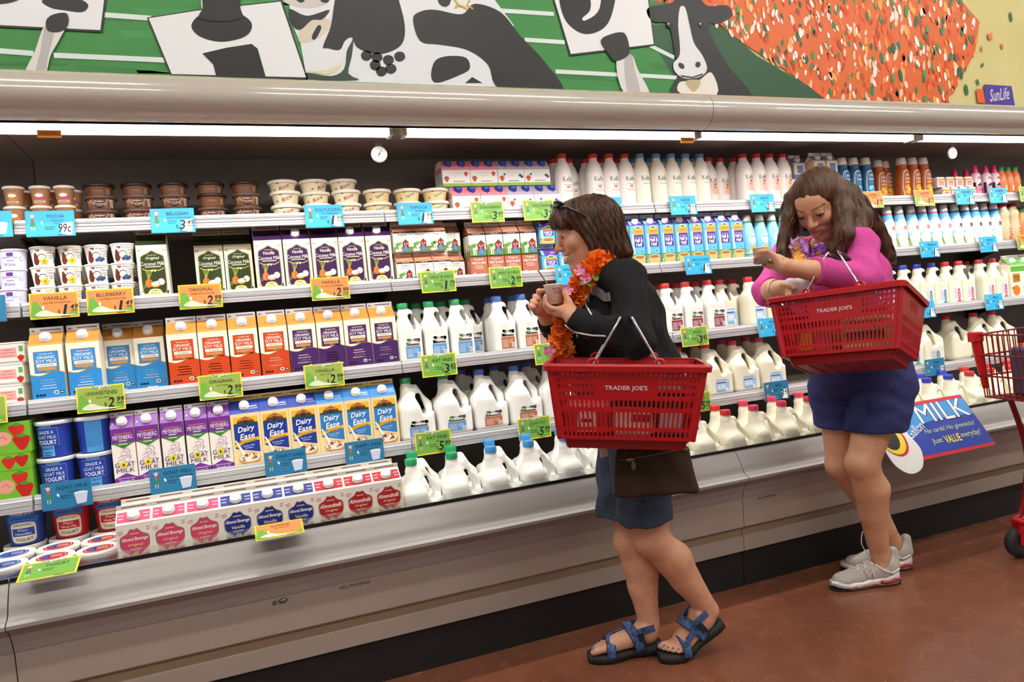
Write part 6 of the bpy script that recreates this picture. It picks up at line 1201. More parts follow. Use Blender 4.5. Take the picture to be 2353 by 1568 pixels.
inside_basket(bk2, (-0.090, 0.0, bz), (0.13, 0.16, 0.090), '#8a4a1c', 'snack_bag', 'brown and gold snack bag in the tipped basket', 'bag', [R(-0.02, 0.05, 0.04, 0.06, '#d8a83c', 1), R(0.03, 0.04, 0.03, 0.05, '#c83a6a', 1)])

# ================================================================== red wire cart entering at the edge
CR = mat('#c8141a', 0.35); CW_ = mat('#8e1418', 0.35, 0.3)
P0 = at(2243, 770, Y=2.02)     # top of the front corner post
cart = empty('shopping_cart', (P0.x, P0.y, 0), 0, 'red wire shopping cart carrying a dark padded box, beyond the bumper sign', 'cart')
cart.rotation_euler = (0, 0, math.radians(-14))
zt, zb, Lc, Wc = P0.z, 0.66, 0.75, 0.46
m = MB()
for y in (0.0, -Wc):
    nz = 30
    for i in range(nz+1):
        x = 0.02+i*Lc/nz; m.tube([(x+0.012, y, zb+0.0), (x, y, zt+0.035*i/nz)], 0.0022, CW_, 6, False)
    for z in (0.0, 0.33, 0.66):
        m.tube([(0.0, y, zt-(zt-zb)*z), (Lc, y, zt-(zt-zb)*z+0.035*(1-z))], 0.0038, CW_, 6)
for i in range(19):
    y = -Wc*i/18; m.tube([(0.0, y, zt), (0.02, y, zb)], 0.0022, CW_, 6, False); m.tube([(0.02, y, zb), (Lc, y, zb)], 0.0022, CW_, 6, False)
for z in (0, 0.33, 0.66, 1.0): m.tube([(0.02*z, 0, zt-(zt-zb)*z), (0.02*z, -Wc, zt-(zt-zb)*z)], 0.0038, CW_, 6)
for k in range(12): m.tube([(0.03+k*0.06, 0, zb), (0.03+k*0.06, -Wc, zb)], 0.003, CW_, 6, False)
obj('wire_basket', m, cart)
for y in (0.004, -Wc-0.004):
    m = MB(); m.rbox((-0.024, y-0.020, zt-0.028), (0.024, y+0.020, zt+0.012), 0.008, CR); m.tube([(0, y, zt-0.026), (0.008, y, zt-0.10), (0.030, y, zb+0.035)], [0.017, 0.015, 0.013], CR, 10); obj('corner_post', m, cart)
m = MB()
for y in (-0.03, -Wc+0.03): m.tube(spline([(0.10, y, zb-0.003), (0.16, y, 0.42), (0.12, y, 0.20), (0.08, y, 0.155)], 5, False), 0.011, CW_, 8); m.tube([(0.08, y, 0.155), (0.74, y, 0.20), (0.80, y, zt)], 0.011, CW_, 8)
m.tube([(0.08, -0.03, 0.155), (0.08, -Wc+0.03, 0.155)], 0.011, CR, 8); obj('frame', m, cart)
m = MB(); m.tube([(0.80, 0.0, zt+0.03), (0.80, -Wc, zt+0.03)], 0.014, CR, 10); obj('push_bar', m, cart)
for x, y in ((0.10, -0.03), (0.10, -Wc+0.03), (0.72, -0.03), (0.72, -Wc+0.03)):
    m = MB(); m.lathe([(0.030, -0.012), (0.0615, -0.012), (0.0625, -0.006), (0.0625, 0.006), (0.0615, 0.012), (0.030, 0.012)], mat('#2a2a2c', 0.6), 24); m.V = [(x+px, y+pz, 0.0625+py) for px, py, pz in m.V]; w = obj('wheel', m, cart)
    m = MB(); m.rbox((x-0.018, y-0.020, 0.10), (x+0.030, y+0.020, 0.165), 0.006, CR); m.box((x-0.012, y-0.019, 0.055), (x+0.012, y-0.015, 0.105), CR); m.box((x-0.012, y+0.015, 0.055), (x+0.012, y+0.019, 0.105), CR); obj('caster_fork', m, cart)
bx_ = empty('padded_box', cart.matrix_basis @ Vector((0.24, -0.23, zb+0.09)), math.radians(-14), 'dark blue-grey padded box standing inside the red wire cart', 'box')
m = MB(); m.rbox((-0.15, -0.18, -0.085), (0.40, 0.18, 0.105), 0.02, mat('#4a4a62', 0.8, bump=0.3)); obj('cover', m, bx_)
# ================================================================== the two shoppers
def skin_mat(base):
    m = bpy.data.materials.new('skin'); m.use_nodes = True; nt = m.node_tree; b = nt.nodes['Principled BSDF']
    at_ = nt.nodes.new('ShaderNodeVertexColor'); at_.layer_name = 'tint'
    tc = nt.nodes.new('ShaderNodeTexCoord'); n = nt.nodes.new('ShaderNodeTexNoise'); n.inputs['Scale'].default_value = 28; n.inputs['Detail'].default_value = 4
    nt.links.new(tc.outputs['Object'], n.inputs['Vector'])
    r = nt.nodes.new('ShaderNodeValToRGB'); c = lin(base); r.color_ramp.elements[0].position = 0.3; r.color_ramp.elements[1].position = 0.7
    r.color_ramp.elements[0].color = tuple(x*0.90 for x in c[:3])+(1,); r.color_ramp.elements[1].color = tuple(min(1, x*1.06) for x in c[:3])+(1,)
    mx = nt.nodes.new('ShaderNodeMixRGB'); mx.blend_type = 'MULTIPLY'; mx.inputs[0].default_value = 1
    nt.links.new(n.outputs['Fac'], r.inputs['Fac']); nt.links.new(r.outputs['Color'], mx.inputs[1]); nt.links.new(at_.outputs['Color'], mx.inputs[2]); nt.links.new(mx.outputs['Color'], b.inputs['Base Color'])
    b.inputs['Roughness'].default_value = 0.48; b.inputs['Subsurface Weight'].default_value = 0.15; b.inputs['Subsurface Radius'].default_value = (0.02, 0.008, 0.004); b.inputs['Subsurface Scale'].default_value = 0.4
    return m
def hair_mat(dark, light):
    m = bpy.data.materials.new('hair'); m.use_nodes = True; nt = m.node_tree; b = nt.nodes['Principled BSDF']
    tc = nt.nodes.new('ShaderNodeTexCoord'); mp_ = nt.nodes.new('ShaderNodeMapping'); mp_.inputs['Scale'].default_value = (90, 90, 9)
    n = nt.nodes.new('ShaderNodeTexNoise'); n.inputs['Scale'].default_value = 1.0; n.inputs['Detail'].default_value = 6; n.inputs['Distortion'].default_value = 0.6
    nt.links.new(tc.outputs['Object'], mp_.inputs['Vector']); nt.links.new(mp_.outputs['Vector'], n.inputs['Vector'])
    r = nt.nodes.new('ShaderNodeValToRGB'); r.color_ramp.elements[0].position = 0.32; r.color_ramp.elements[0].color = lin(dark); r.color_ramp.elements[1].position = 0.75; r.color_ramp.elements[1].color = lin(light)
    nt.links.new(n.outputs['Fac'], r.inputs['Fac']); nt.links.new(r.outputs['Color'], b.inputs['Base Color'])
    bp = nt.nodes.new('ShaderNodeBump'); bp.inputs['Strength'].default_value = 0.7; bp.inputs['Distance'].default_value = 0.006
    nt.links.new(n.outputs['Fac'], bp.inputs['Height']); nt.links.new(bp.outputs['Normal'], b.inputs['Normal'])
    b.inputs['Roughness'].default_value = 0.45; b.inputs['Specular IOR Level'].default_value = 0.3
    return m
def cloth_mat(c, rough=0.85, noise=0.12, sc=260.0, fold=0.35):
    return mat(c, rough, 0, 0.25, noise=noise, nscale=60, bump=fold, bscale=sc)
class Frame:
    def __init__(s, o, f, up=(0, 0, 1)):
        s.o = np.array(o, float); f = np.array(f, float); f /= np.linalg.norm(f); u = np.array(up, float); u = u-f*(u@f); u /= np.linalg.norm(u); s.f, s.u = f, u; s.l = np.cross(u, f); s.M = np.stack([s.f, s.l, s.u], 1)
    def __call__(s, x, y, z): return s.o+s.M @ np.array([x, y, z], float)
def head(F, H, k=1.0, smile=0.0, mouth_open=0.0):
    """face and skull, in the head's own frame (x forward, y to the person's left, z up, origin at eye height between the ears)"""
    E_ = lambda c, r, kk=0.012, op='u': F.ell(H(c[0]*k, c[1]*k, c[2]*k), np.array(r)*k, kk*k, op, H.M)
    C_ = lambda a, b, ra, rb, kk=0.010, op='u': F.cone(H(a[0]*k, a[1]*k, a[2]*k), H(b[0]*k, b[1]*k, b[2]*k), ra*k, rb*k, kk*k, op)
    E_((-0.012, 0, 0.030), (0.094, 0.074, 0.084)); E_((0.030, 0, -0.028), (0.056, 0.058, 0.082), 0.025); E_((0.052, 0, 0.040), (0.036, 0.052, 0.040), 0.02)
    for s in (-1, 1):
        C_((-0.012, s*0.050, -0.045), (0.052, s*0.016, -0.098), 0.019, 0.017, 0.022); E_((0.062, s*0.034, -0.026+smile*0.008), (0.024, 0.022, 0.022), 0.018)
        E_((-0.014, s*0.074, -0.008), (0.019, 0.008, 0.031), 0.006)
    E_((0.062, 0, -0.098), (0.020, 0.020, 0.017), 0.016)
    C_((0.080, -0.034, 0.021), (0.080, 0.034, 0.021), 0.011, 0.011, 0.012)
    for s in (-1, 1): E_((0.100, s*0.033, 0.003), (0.016, 0.017, 0.012), 0.012, 's')
    C_((0.084, 0, 0.014), (0.106, 0, -0.026), 0.0068, 0.0105, 0.010); E_((0.104, 0, -0.029), (0.0115, 0.0100, 0.0090), 0.006)
    for s in (-1, 1): E_((0.094, s*0.0125, -0.031), (0.0110, 0.0075, 0.0080), 0.005); E_((0.101, s*0.0065, -0.0395), (0.0045, 0.0032, 0.0035), 0.003, 's')
    w = 0.019+0.009*smile; lift = 0.010*smile
    E_((0.070, 0, -0.062), (0.022, 0.028, 0.018), 0.014)
    for s in (-1, 1):
        C_((0.0925, 0, -0.0555), (0.082, s*w, -0.060+lift), 0.0055, 0.0032, 0.004); C_((0.0905, 0, -0.0680-0.010*mouth_open), (0.081, s*w, -0.0620+lift), 0.0066, 0.0034, 0.004)
    if smile > 0.5:
        E_((0.093, 0, -0.0600), (0.022, 0.024, 0.0062), 0.004, 's')
        for s in (-1, 1): E_((0.086, s*0.017, -0.0560), (0.018, 0.010, 0.0052), 0.003, 's'); C_((0.089, s*0.019, -0.030), (0.076, s*0.037, -0.056), 0.0030, 0.0030, 0.007, 's'); E_((0.060, s*0.040, -0.022), (0.020, 0.018, 0.018), 0.012)
    elif mouth_open: C_((0.0955, -w*0.6, -0.0612-0.003*mouth_open+lift*0.4), (0.0955, w*0.6, -0.0612-0.003*mouth_open+lift*0.4), 0.0034+0.002*mouth_open, 0.0034+0.002*mouth_open, 0.002, 's')
    for s in (-1, 1):
        for a, b in (((0.085, 0.019, 0.006), (0.0905, 0.032, 0.0125)), ((0.0905, 0.032, 0.0125), (0.080, 0.047, 0.006))): C_((a[0], s*a[1], a[2]), (b[0], s*b[1], b[2]), 0.0042, 0.0042, 0.003)
        for a, b in (((0.086, 0.020, -0.002), (0.0890, 0.032, -0.0065)), ((0.0890, 0.032, -0.0065), (0.080, 0.046, -0.001))): C_((a[0], s*a[1], a[2]), (b[0], s*b[1], b[2]), 0.0032, 0.0032, 0.003)
def face_tint(V, H, T_, k=1.0, smile=0.0, lip=(0.86, 0.42, 0.42), brow=(0.22, 0.16, 0.13)):
    q = (V-H.o) @ H.M/k; x, y, z = q[:, 0], q[:, 1], q[:, 2]; front = x > 0.045
    def blend(w, c): 
        w = np.clip(w, 0, 1)[:, None]; T_[:] = T_*(1-w)+T_*np.array(c)*w
    lw = 0.020+0.009*smile; zl = -0.0605+0.009*smile*(np.abs(y)/lw)**2
    blend(front*(np.abs(y) < lw+0.002)*np.exp(-((z-zl)/0.0085)**4)*(x > 0.076), lip)
    yb = np.abs(y); zb = 0.0255+0.006*np.sin(np.clip((yb-0.014)/0.038, 0, 1)*PI*0.8)
    blend(front*(yb > 0.012)*(yb < 0.054)*np.exp(-((z-zb)/0.0042)**4), brow)
    blend(front*0.35*np.exp(-((yb-0.037)/0.017)**2-((z+0.026)/0.018)**2), (1.0, 0.72, 0.68)); blend(front*0.25*np.exp(-((y)/0.014)**2-((z+0.030)/0.012)**2), (1.0, 0.75, 0.7))
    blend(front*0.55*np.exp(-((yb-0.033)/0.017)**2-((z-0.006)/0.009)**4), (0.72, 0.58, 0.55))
def eyes(person, H, k=1.0, iris='#3a2a1c', look=(1, 0, 0), lid=0.0):
    for s in (-1, 1):
        m = MB(); R_ = Matrix(H.M.tolist()); c = H(0.0750*k, s*0.0325*k, 0.003*k); m.ball(c, 0.0120*k, mat('#e9e2dc', 0.15), 16, 10)
        d = np.array(H.M @ (np.array(look)/np.linalg.norm(look))); e = obj('eye', m, person)
        i_ = MB(); cc = c+d*0.0085*k; i_.ball(cc, 0.0060*k, mat(iris, 0.15), 14, 8); i_.ball(c+d*0.0112*k, 0.0038*k, mat('#0c0908', 0.1), 12, 6); obj('iris', i_, e)
def finger(F, pts, r0=0.0085, r1=0.0068, k=0.004):
    n = len(pts)-1
    for i in range(n): F.cone(pts[i], pts[i+1], r0+(r1-r0)*i/n, r0+(r1-r0)*(i+1)/n, k)
class Foot:
    """foot frame: x from heel to toes along the floor, z up; the heel may be raised about the ball"""
    def __init__(s, heel, toe, raise_=0.0, L=0.235):
        a, b = np.array(heel, float), np.array(toe, float); d = (b-a); d[2] = 0; d /= np.linalg.norm(d); s.o = b-d*L; s.d = d; s.n = np.array([-d[1], d[0], 0]); s.L = L; s.p = raise_; s.ball = 0.70*L; s.z0 = 0.0
    def __call__(s, x, y, z):
        x *= s.L/0.235
        if x < s.ball:
            dx = x-s.ball; t = s.p*min(1.0, (s.ball-x)/0.03); x2 = s.ball+dx*math.cos(t)+z*math.sin(t)*1.0; z2 = -dx*math.sin(t)+z*math.cos(t); x, z = x2, z2
        return s.o+s.d*x+s.n*y+np.array([0, 0, z+s.z0])
def bare_foot(F, f, side, sole=0.028):
    """side: +1 when the big toe lies toward +n"""
    q = lambda x, y, z: f(x, y*side, z+sole)
    F.ell(q(0.030, 0, 0.026), (0.030, 0.027, 0.028), 0.02); F.cone(q(0.035, 0, 0.045), q(0.150, 0.006, 0.026), 0.030, 0.023, 0.02); F.cone(q(0.040, -0.010, 0.022), q(0.155, -0.020, 0.016), 0.022, 0.017, 0.02); F.cone(q(0.09, 0.014, 0.024), q(0.172, 0.020, 0.018), 0.020, 0.017, 0.02)
    for i, (y, x1, r) in enumerate(((0.026, 0.232, 0.0115), (0.008, 0.228, 0.0088), (-0.006, 0.220, 0.0082), (-0.019, 0.209, 0.0078), (-0.031, 0.195, 0.0074))):
        F.cone(q(0.165-0.004*i, y*0.85, 0.016), q(x1-0.018, y, 0.0125), r, r, 0.010); F.cone(q(x1-0.018, y, 0.0125), q(x1-0.006, y, 0.010), r, r*0.92, 0.004)
def toenails(person, f, side, col, sole=0.028):
    m = MB()
    for y, x1, r in ((0.026, 0.232, 0.0080), (0.008, 0.228, 0.0058), (-0.006, 0.220, 0.0054), (-0.019, 0.209, 0.0050), (-0.031, 0.195, 0.0046)): m.ball(f(x1-0.008, y*side, sole+0.0185), (r, r*0.85, 0.003), mat(col, 0.25), 10, 6)
    obj('toenails', m, person)
def sole_mesh(f, side, col, t=0.026, margin=0.008, name='sole', treads=True):
    m = MB(); rings = []; M_ = mat(col, 0.7)
    st = [(-0.010, 0.016), (-0.004, 0.028), (0.02, 0.034), (0.06, 0.033), (0.10, 0.033), (0.14, 0.039), (0.175, 0.044), (0.205, 0.040), (0.228, 0.030), (0.243, 0.014)]
    for x, w in st:
        c = 0.004*side if x > 0.1 else 0; th = t*(1.25 if x < 0.06 else (0.8 if 0.08 < x < 0.13 else 0.95)); z0 = t-th if x < 0.06 else 0; w *= 1.0
        rings.append([tuple(f(x, c+y, z)) for y, z in ((-w, t), (-w*1.02, t*0.5), (-w*0.95, max(0.0, t-th)), (w*0.95, max(0.0, t-th)), (w*1.02, t*0.5), (w, t))])
    m.loft(rings, M_, True, True, True); return m
def strap(pts, wv, th, m, col, pat=None):
    """a flat webbing band through pts, width direction wv"""
    pts = [Vector(p) for p in pts]; rings = []
    for i, p in enumerate(pts):
        t = (pts[min(i+1, len(pts)-1)]-pts[max(i-1, 0)]).normalized(); w = Vector(wv[i] if isinstance(wv, list) else wv); w = (w-t*w.dot(t)); L = Vector(wv[i] if isinstance(wv, list) else wv).length; w = w.normalized()*L; n = t.cross(w).normalized()*th
        rings.append([tuple(p+w*0.5+n), tuple(p-w*0.5+n), tuple(p-w*0.5-n), tuple(p+w*0.5-n)])
    m.loft(rings, col, True, True, False); return m
from mathutils.bvhtree import BVHTree
def bvh_of(V, Q): return BVHTree.FromPolygons([Vector(v) for v in V.tolist()], [tuple(q) for q in Q.tolist()])
def onto(bvh, u, v, lift=0.002):
    """the spot on a garment that the photograph shows at (u, v)"""
    o = Vector((0, 0, EYE)); d = (at(u, v, Y=2.0)-o).normalized(); h = bvh.ray_cast(o, d)
    if h[0] is None: return None
    n = h[1] if h[1].dot(d) < 0 else -h[1]; return h[0]+n*lift
def piping(person, name, bvh, pts, r, col, n=6):
    P_ = [onto(bvh, *p) for p in spline(pts, n, False)]; P_ = [p for p in P_ if p is not None]
    if len(P_) < 2: return None
    m = MB(); m.tube(P_, r, col, 6); return obj(name, m, person)
def wr(amp, fx, fy, fz, ph=0.0):
    return lambda X, Y, Z: amp*np.sin(fx*X+fy*Y+fz*Z+ph+1.3*np.sin(0.37*fx*Y+0.5*fz*X)).astype(np.float32)
A3 = lambda v: np.array(v, float)
def ruffle(m, c, t, R0, k, mats, rg, wave=0.006, n=28):
    """one silk blossom: a wavy lobed disc"""
    t = t/np.linalg.norm(t); e1 = np.cross(t, A3((0.3, 0.2, 1))); e1 /= np.linalg.norm(e1); e2 = np.cross(t, e1); ph = rg.uniform(0, 6.28); ring = []; mid = []
    for j in range(n):
        an = 2*PI*j/n; rr = R0*(0.62+0.38*abs(math.cos(k*an/2+ph))); wv = rg.uniform(-wave, wave)*0.5+wave*math.sin(k*an+ph)
        d = e1*math.cos(an)+e2*math.sin(an); ring.append(tuple(c+d*rr+t*(wv+R0*0.25))); mid.append(tuple(c+d*rr*0.55+t*wv*0.3))
    m.add([tuple(c)]+mid+ring, [(0, 1+j, 1+(j+1) % n) for j in range(n)]+[(1+j, 1+n+j, 1+n+(j+1) % n, 1+(j+1) % n) for j in range(n)], rg.choice(mats), False)
def px(u, v, Y): return A3(at(u, v, Y=Y))

# ------------------------------------------------------------------ shopper in the black jacket
def shopper_jacket():
    p = empty('person', (1.19, 2.05, 0.0), 0, 'person in black jacket and orange lei, laughing and holding a small white cup', 'person')
    inv = p.matrix_basis.inverted()
    rel = lambda V: V-A3((1.19, 2.05, 0.0))
    f1 = A3((-0.95, 0.31, 0)); l1 = A3((-0.31, -0.95, 0))
    pel = A3((1.185, 2.05, 0.78)); chest = A3((1.155, 2.055, 1.10)); neckb = A3((1.140, 2.055, 1.260)); hip_n = pel+l1*0.085+A3((0, 0, -0.04)); hip_f = pel-l1*0.085+A3((0, 0, -0.04))
    H = Frame((1.083, 2.058, 1.395), (-0.95, 0.27, -0.15), (-0.16, 0.03, 1))
    sh_n = px(1436, 645, 1.895); sh_f = A3((1.235, 2.21, 1.225)); el_n = px(1463, 786, 1.745); wr_n = px(1318, 730, 1.870); el_f = A3((1.08, 2.25, 1.02)); wr_f = px(1258, 735, 2.07)
    kn_f = px(1452, 1245, 2.075); an_f = px(1492, 1432, 2.055); kn_n = px(1500, 1240, 1.975); an_n = px(1628, 1402, 1.955)
    ftA = Foot(an_f, (0.985, 2.115, 0), 0.06); toeB = A3((1.178, 1.985, 0)); ftB = Foot((1.40, 1.95, 0), toeB, 0.52)
    # --- body: one continuous surface
    F = Field((0.80, 1.70, 0.0), (1.62, 2.36, 1.56), 0.0042)
    F.ell(pel, (0.105, 0.155, 0.13), 0.03, 'u', np.stack([f1, l1, A3((0, 0, 1))], 1)); F.ell(chest-A3((0, 0, 0.02)), (0.10, 0.14, 0.20), 0.04, 'u', np.stack([f1, l1, A3((0, 0, 1))], 1)); F.cone(pel, chest, 0.11, 0.11, 0.05)
    F.cone(neckb, H(-0.022, 0, -0.075), 0.054, 0.050, 0.02); F.cone(neckb-A3((0, 0, 0.03)), sh_n, 0.055, 0.045, 0.03); F.cone(neckb-A3((0, 0, 0.03)), sh_f, 0.055, 0.045, 0.03)
    F.cone(sh_n, el_n, 0.043, 0.034, 0.01); F.cone(el_n, wr_n, 0.031, 0.0245, 0.01); F.cone(sh_f, el_f, 0.043, 0.037, 0.01); F.cone(el_f, wr_f, 0.037, 0.0245, 0.01)
    for h_, k_, a_, bk in ((hip_f, kn_f, an_f, 1), (hip_n, kn_n, an_n, 1)):
        F.cone(h_, k_, 0.080, 0.053, 0.02); d = a_-k_; back = A3((0.95, -0.31, 0)) if abs(d[0]) < 0.1 else A3((0.85, -0.25, 0.35)); cm = k_+d*0.30+back*0.017
        F.cone(k_, k_+d*0.55, 0.050, 0.042, 0.015); F.cone(k_+d*0.10+back*0.006, cm, 0.046, 0.053, 0.02); F.cone(cm, a_-d*0.10, 0.053, 0.032, 0.02); F.cone(k_+d*0.55, a_, 0.042, 0.031, 0.015); F.ell(k_-back*0.012, (0.046, 0.046, 0.052), 0.02)
    for f_, a_ in ((ftA, an_f), (ftB, an_n)):
        F.cone(a_, f_(0.038, 0, 0.075), 0.031, 0.029, 0.012); F.ell(f_(0.045, 0.028, 0.088), (0.013, 0.011, 0.014), 0.010); F.ell(f_(0.045, -0.028, 0.084), (0.013, 0.011, 0.014), 0.010)
    bare_foot(F, ftA, 1); bare_foot(F, ftB, -1)
    head(F, H, 1.0, 1.0, 0.5)
    # near hand: thumb up beside the cup, fingers cradling it from below
    pk = px(1296, 712, 1.925); F.cone(wr_n, px(1306, 716, 1.915), 0.024, 0.026, 0.012)
    for i in range(4): F.cone(px(1318, 722, 1.895+0.010*i), px(1288-3*i, 713+2*i, 1.917+0.016*i), 0.0150, 0.0125, 0.010)
    for i in range(4):
        y = 1.920+0.0165*i; finger(F, [px(1288-3*i, 713+2*i, y), px(1266-2*i, 709+2*i, y+0.010), px(1254-1*i, 699+1*i, y+0.018), px(1252, 682+4*i, y+0.022)], 0.0092-0.0006*(i == 3), 0.0070)
    finger(F, [px(1318, 716, 1.905), px(1306, 694, 1.915), px(1300, 676, 1.928), px(1296, 664, 1.937)], 0.0125, 0.0080, 0.006)
    # far hand: knuckles beyond the cup, fingertips curled back to it
    F.cone(wr_f, px(1250, 716, 2.055), 0.023, 0.026, 0.012)
    for i, (ku, kv, mu, mv, tu, tv) in enumerate(((1240, 694, 1238, 669, 1251, 667), (1235, 702, 1229, 681, 1239, 688), (1232, 710, 1223, 693, 1234, 698), (1233, 718, 1219, 704, 1228, 707))):
        y = 2.050-0.008*i; F.cone(px(1252, 720, 2.055), px(ku, kv, y), 0.018, 0.012, 0.010); finger(F, [px(ku, kv, y), px(mu, mv, y-0.008), px((mu+tu)/2, (mv+tv)/2+1, y-0.022), px(tu, tv, y-0.030)], 0.0090, 0.0070)
    finger(F, [px(1254, 716, 2.040), px(1252, 700, 2.020), px(1254, 686, 2.008)], 0.0115, 0.0080, 0.006)
    V, Q = F.nets(2); T_ = np.ones((len(V), 3)); face_tint(V, H, T_, 1.0, 1.0, (0.80, 0.42, 0.42))
    rosy = np.exp(-((V-px(1250, 690, 2.0))**2).sum(1)/0.012)[:, None]*0.25; T_[:] = T_*(1-rosy)+T_*rosy*A3((1.0, 0.70, 0.66))
    b = bpy.data.objects.new('body', net_mesh('body', rel(V), Q, skin_mat('#d29a7c'), T_)); COL.objects.link(b); b.parent = p
    H2 = Frame(rel(H.o), H.f, H.u); eyes(p, H2, 1.0, '#3a2a1c', (1, 0.1, -0.05))
    m = MB(); m.box((0, 0, 0), (0.0001, 0.0001, 0.0001), mat('#f1ece2', 0.25)); m = MB()
    for i in range(-4, 5): c = H2(0.0855-abs(i)*abs(i)*0.00050, i*0.0047, -0.0590+0.00022*i*i); m.ball(c, (0.0030, 0.0030, 0.0044), mat('#f1ece2', 0.25), 8, 6)
    obj('teeth', m, p)
    # --- hair: dark bob
    HF = Field((0.93, 1.90, 1.20), (1.28, 2.22, 1.56), 0.0040); e = lambda c, r, k=0.02, op='u': HF.ell(H(*c), r, k, op, H.M)
    e((-0.015, 0, 0.040), (0.103, 0.085, 0.082)); e((-0.052, 0, 0.00), (0.070, 0.082, 0.095), 0.03); e((0.045, 0.0, 0.070), (0.060, 0.068, 0.038), 0.03); e((0.078, 0.018, 0.050), (0.034, 0.052, 0.034), 0.02)
    for s in (-1, 1): e((-0.020, s*0.066, -0.030), (0.042, 0.024, 0.072), 0.025); e((0.012, s*0.072, -0.012), (0.020, 0.016, 0.050), 0.02)
    e((-0.080, 0, -0.065), (0.042, 0.070, 0.046), 0.03); e((-0.060, 0.0, -0.085), (0.045, 0.064, 0.036), 0.03); e((-0.106, 0.02, -0.092), (0.018, 0.04, 0.016), 0.02)
    def strands(X, Y, Z):
        q0 = (X-H.o[0])*H.f[0]+(Y-H.o[1])*H.f[1]+(Z-H.o[2])*H.f[2]; q1 = (X-H.o[0])*H.l[0]+(Y-H.o[1])*H.l[1]; q2 = (X-H.o[0])*H.u[0]+(Y-H.o[1])*H.u[1]+(Z-H.o[2])*H.u[2]
        a = np.arctan2(q1, q0+0.03*0); return 0.0022*np.sin(34*a+9*np.sin(14*q2)+40*q0)+0.0016*np.sin(71*a+60*q0-25*q2)
    HF.warp(strands)
    e((0.105, 0, -0.050), (0.092, 0.13, 0.083), 0.012, 's')
    V, Q = HF.nets(1); hm = hair_mat('#1e100a', '#5e3a26')
    o = bpy.data.objects.new('hair', net_mesh('hair', rel(V), Q, hm)); COL.objects.link(o); o.parent = p; hb = bvh_of(V, Q)
    m = MB(); rg = random.Random(4)
    for i in range(90):
        a = rg.uniform(-2.6, 2.6); r0 = rg.uniform(0.0, 0.03); pts = []
        for t in range(7):
            q = t/6.0; el_ = 1.35-q*rg.uniform(1.9, 2.2); d = H.M @ np.array([math.cos(el_)*math.cos(a+PI), math.cos(el_)*math.sin(a+PI), math.sin(el_)]); c = H(-0.03, 0, 0.02)
            h = hb.ray_cast(Vector(c+d*0.3), Vector(-d)); 
            if h[0] is not None: pts.append(rel(A3(h[0]))+d*0.0012)
        if len(pts) > 3: m.tube(pts, [0.0022*(1-0.7*abs(2*k/(len(pts)-1)-1)) for k in range(len(pts))], hm, 5)
    obj('hair_locks', m, o)
    # --- sunglasses pushed up on the hair
    g = empty('sunglasses', (0, 0, 0), 0, 'black sunglasses pushed up on dark bobbed hair', 'sunglasses'); m = MB(); BK = mat('#0c0c0e', 0.15)
    for s in (-1, 1):
        m.tube([tuple(H(0.078, s*0.068, 0.098)), tuple(H(0.058, s*0.084, 0.084)), tuple(H(0.030, s*0.090, 0.062)), tuple(H(0.012, s*0.092, 0.046))], [0.004, 0.0055, 0.005, 0.003], BK, 8)
    obj('temple', m, g); m = MB()
    for s in (-1, 1): m.ball(H(0.074, s*0.034, 0.108), (0.010, 0.032, 0.020), BK, 16, 8, Matrix((H.M @ np.array([[0.6, 0, 0.8], [0, 1, 0], [-0.8, 0, 0.6]])).tolist()))
    obj('lens', m, g); m = MB(); m.tube([tuple(H(0.080, -0.066, 0.104)), tuple(H(0.088, 0, 0.112)), tuple(H(0.080, 0.066, 0.104))], 0.0036, BK, 8); obj('frame', m, g)
    # --- jacket
    J = Field((0.82, 1.66, 0.70), (1.50, 2.42, 1.36), 0.0050); fr = np.stack([f1, l1, A3((0, 0, 1))], 1)
    J.ell(chest+f1*0.004+A3((0, 0, 0.000)), (0.150, 0.186, 0.185), 0.03, 'u', fr); J.ell(chest+f1*0.045-A3((0, 0, 0.055)), (0.110, 0.150, 0.090), 0.04, 'u', fr); J.ell(pel+A3((0.02, 0, 0.10)), (0.160, 0.190, 0.20), 0.05, 'u', fr); J.cone(chest, pel+A3((0.015, 0, 0)), 0.145, 0.165, 0.05)
    J.cone(pel+A3((0.03, 0, 0.05)), pel+A3((0.05, -0.01, -0.10)), 0.155, 0.165, 0.03)
    for s_, t_, e_, w_ in ((sh_n, 1, el_n, wr_n), (sh_f, -1, el_f, wr_f)):
        J.cone(neckb-A3((0, 0, 0.022)), s_+A3((0, 0, 0.004)), 0.066, 0.062, 0.03); J.cone(s_, e_, 0.063, 0.050, 0.022); J.cone(e_, w_, 0.043, 0.036, 0.012)
        d = (w_-e_)/np.linalg.norm(w_-e_)
        J.apply(lambda X, Y, Z, w_=w_, d=d: np.where((np.sqrt((X-w_[0])**2+(Y-w_[1])**2+(Z-w_[2])**2) < 0.085), -((X-w_[0])*d[0]+(Y-w_[1])*d[1]+(Z-w_[2])*d[2]-0.004), 1.0).astype(np.float32), w_-0.09, w_+0.09, 0.0, 's')
    J.cone(neckb+A3((0.016, 0, -0.01)), neckb+A3((0.004, -0.004, 0.032)), 0.078, 0.070, 0.02)
    J.cone(H(-0.022, 0, -0.075)+A3((-0.01, 0, 0.03)), neckb+f1*0.030+A3((0, 0, -0.02)), 0.064, 0.066, 0.012, 's'); J.cone(neckb+f1*0.05, neckb+f1*0.13-A3((0, 0, 0.11)), 0.060, 0.030, 0.012, 's')
    J.half((0, 0, 0.735), (0, 0, -1)); J.warp(wr(0.0036, 22, -14, 46)); J.warp(wr(0.0030, -60, 20, 38, 1.1)); J.warp(wr(0.0020, 90, 70, -80, 2.0))
    V, Q = J.nets(2); jb = bvh_of(V, Q); jm = cloth_mat('#17171a', 0.9, 0.10, 420, 0.25)
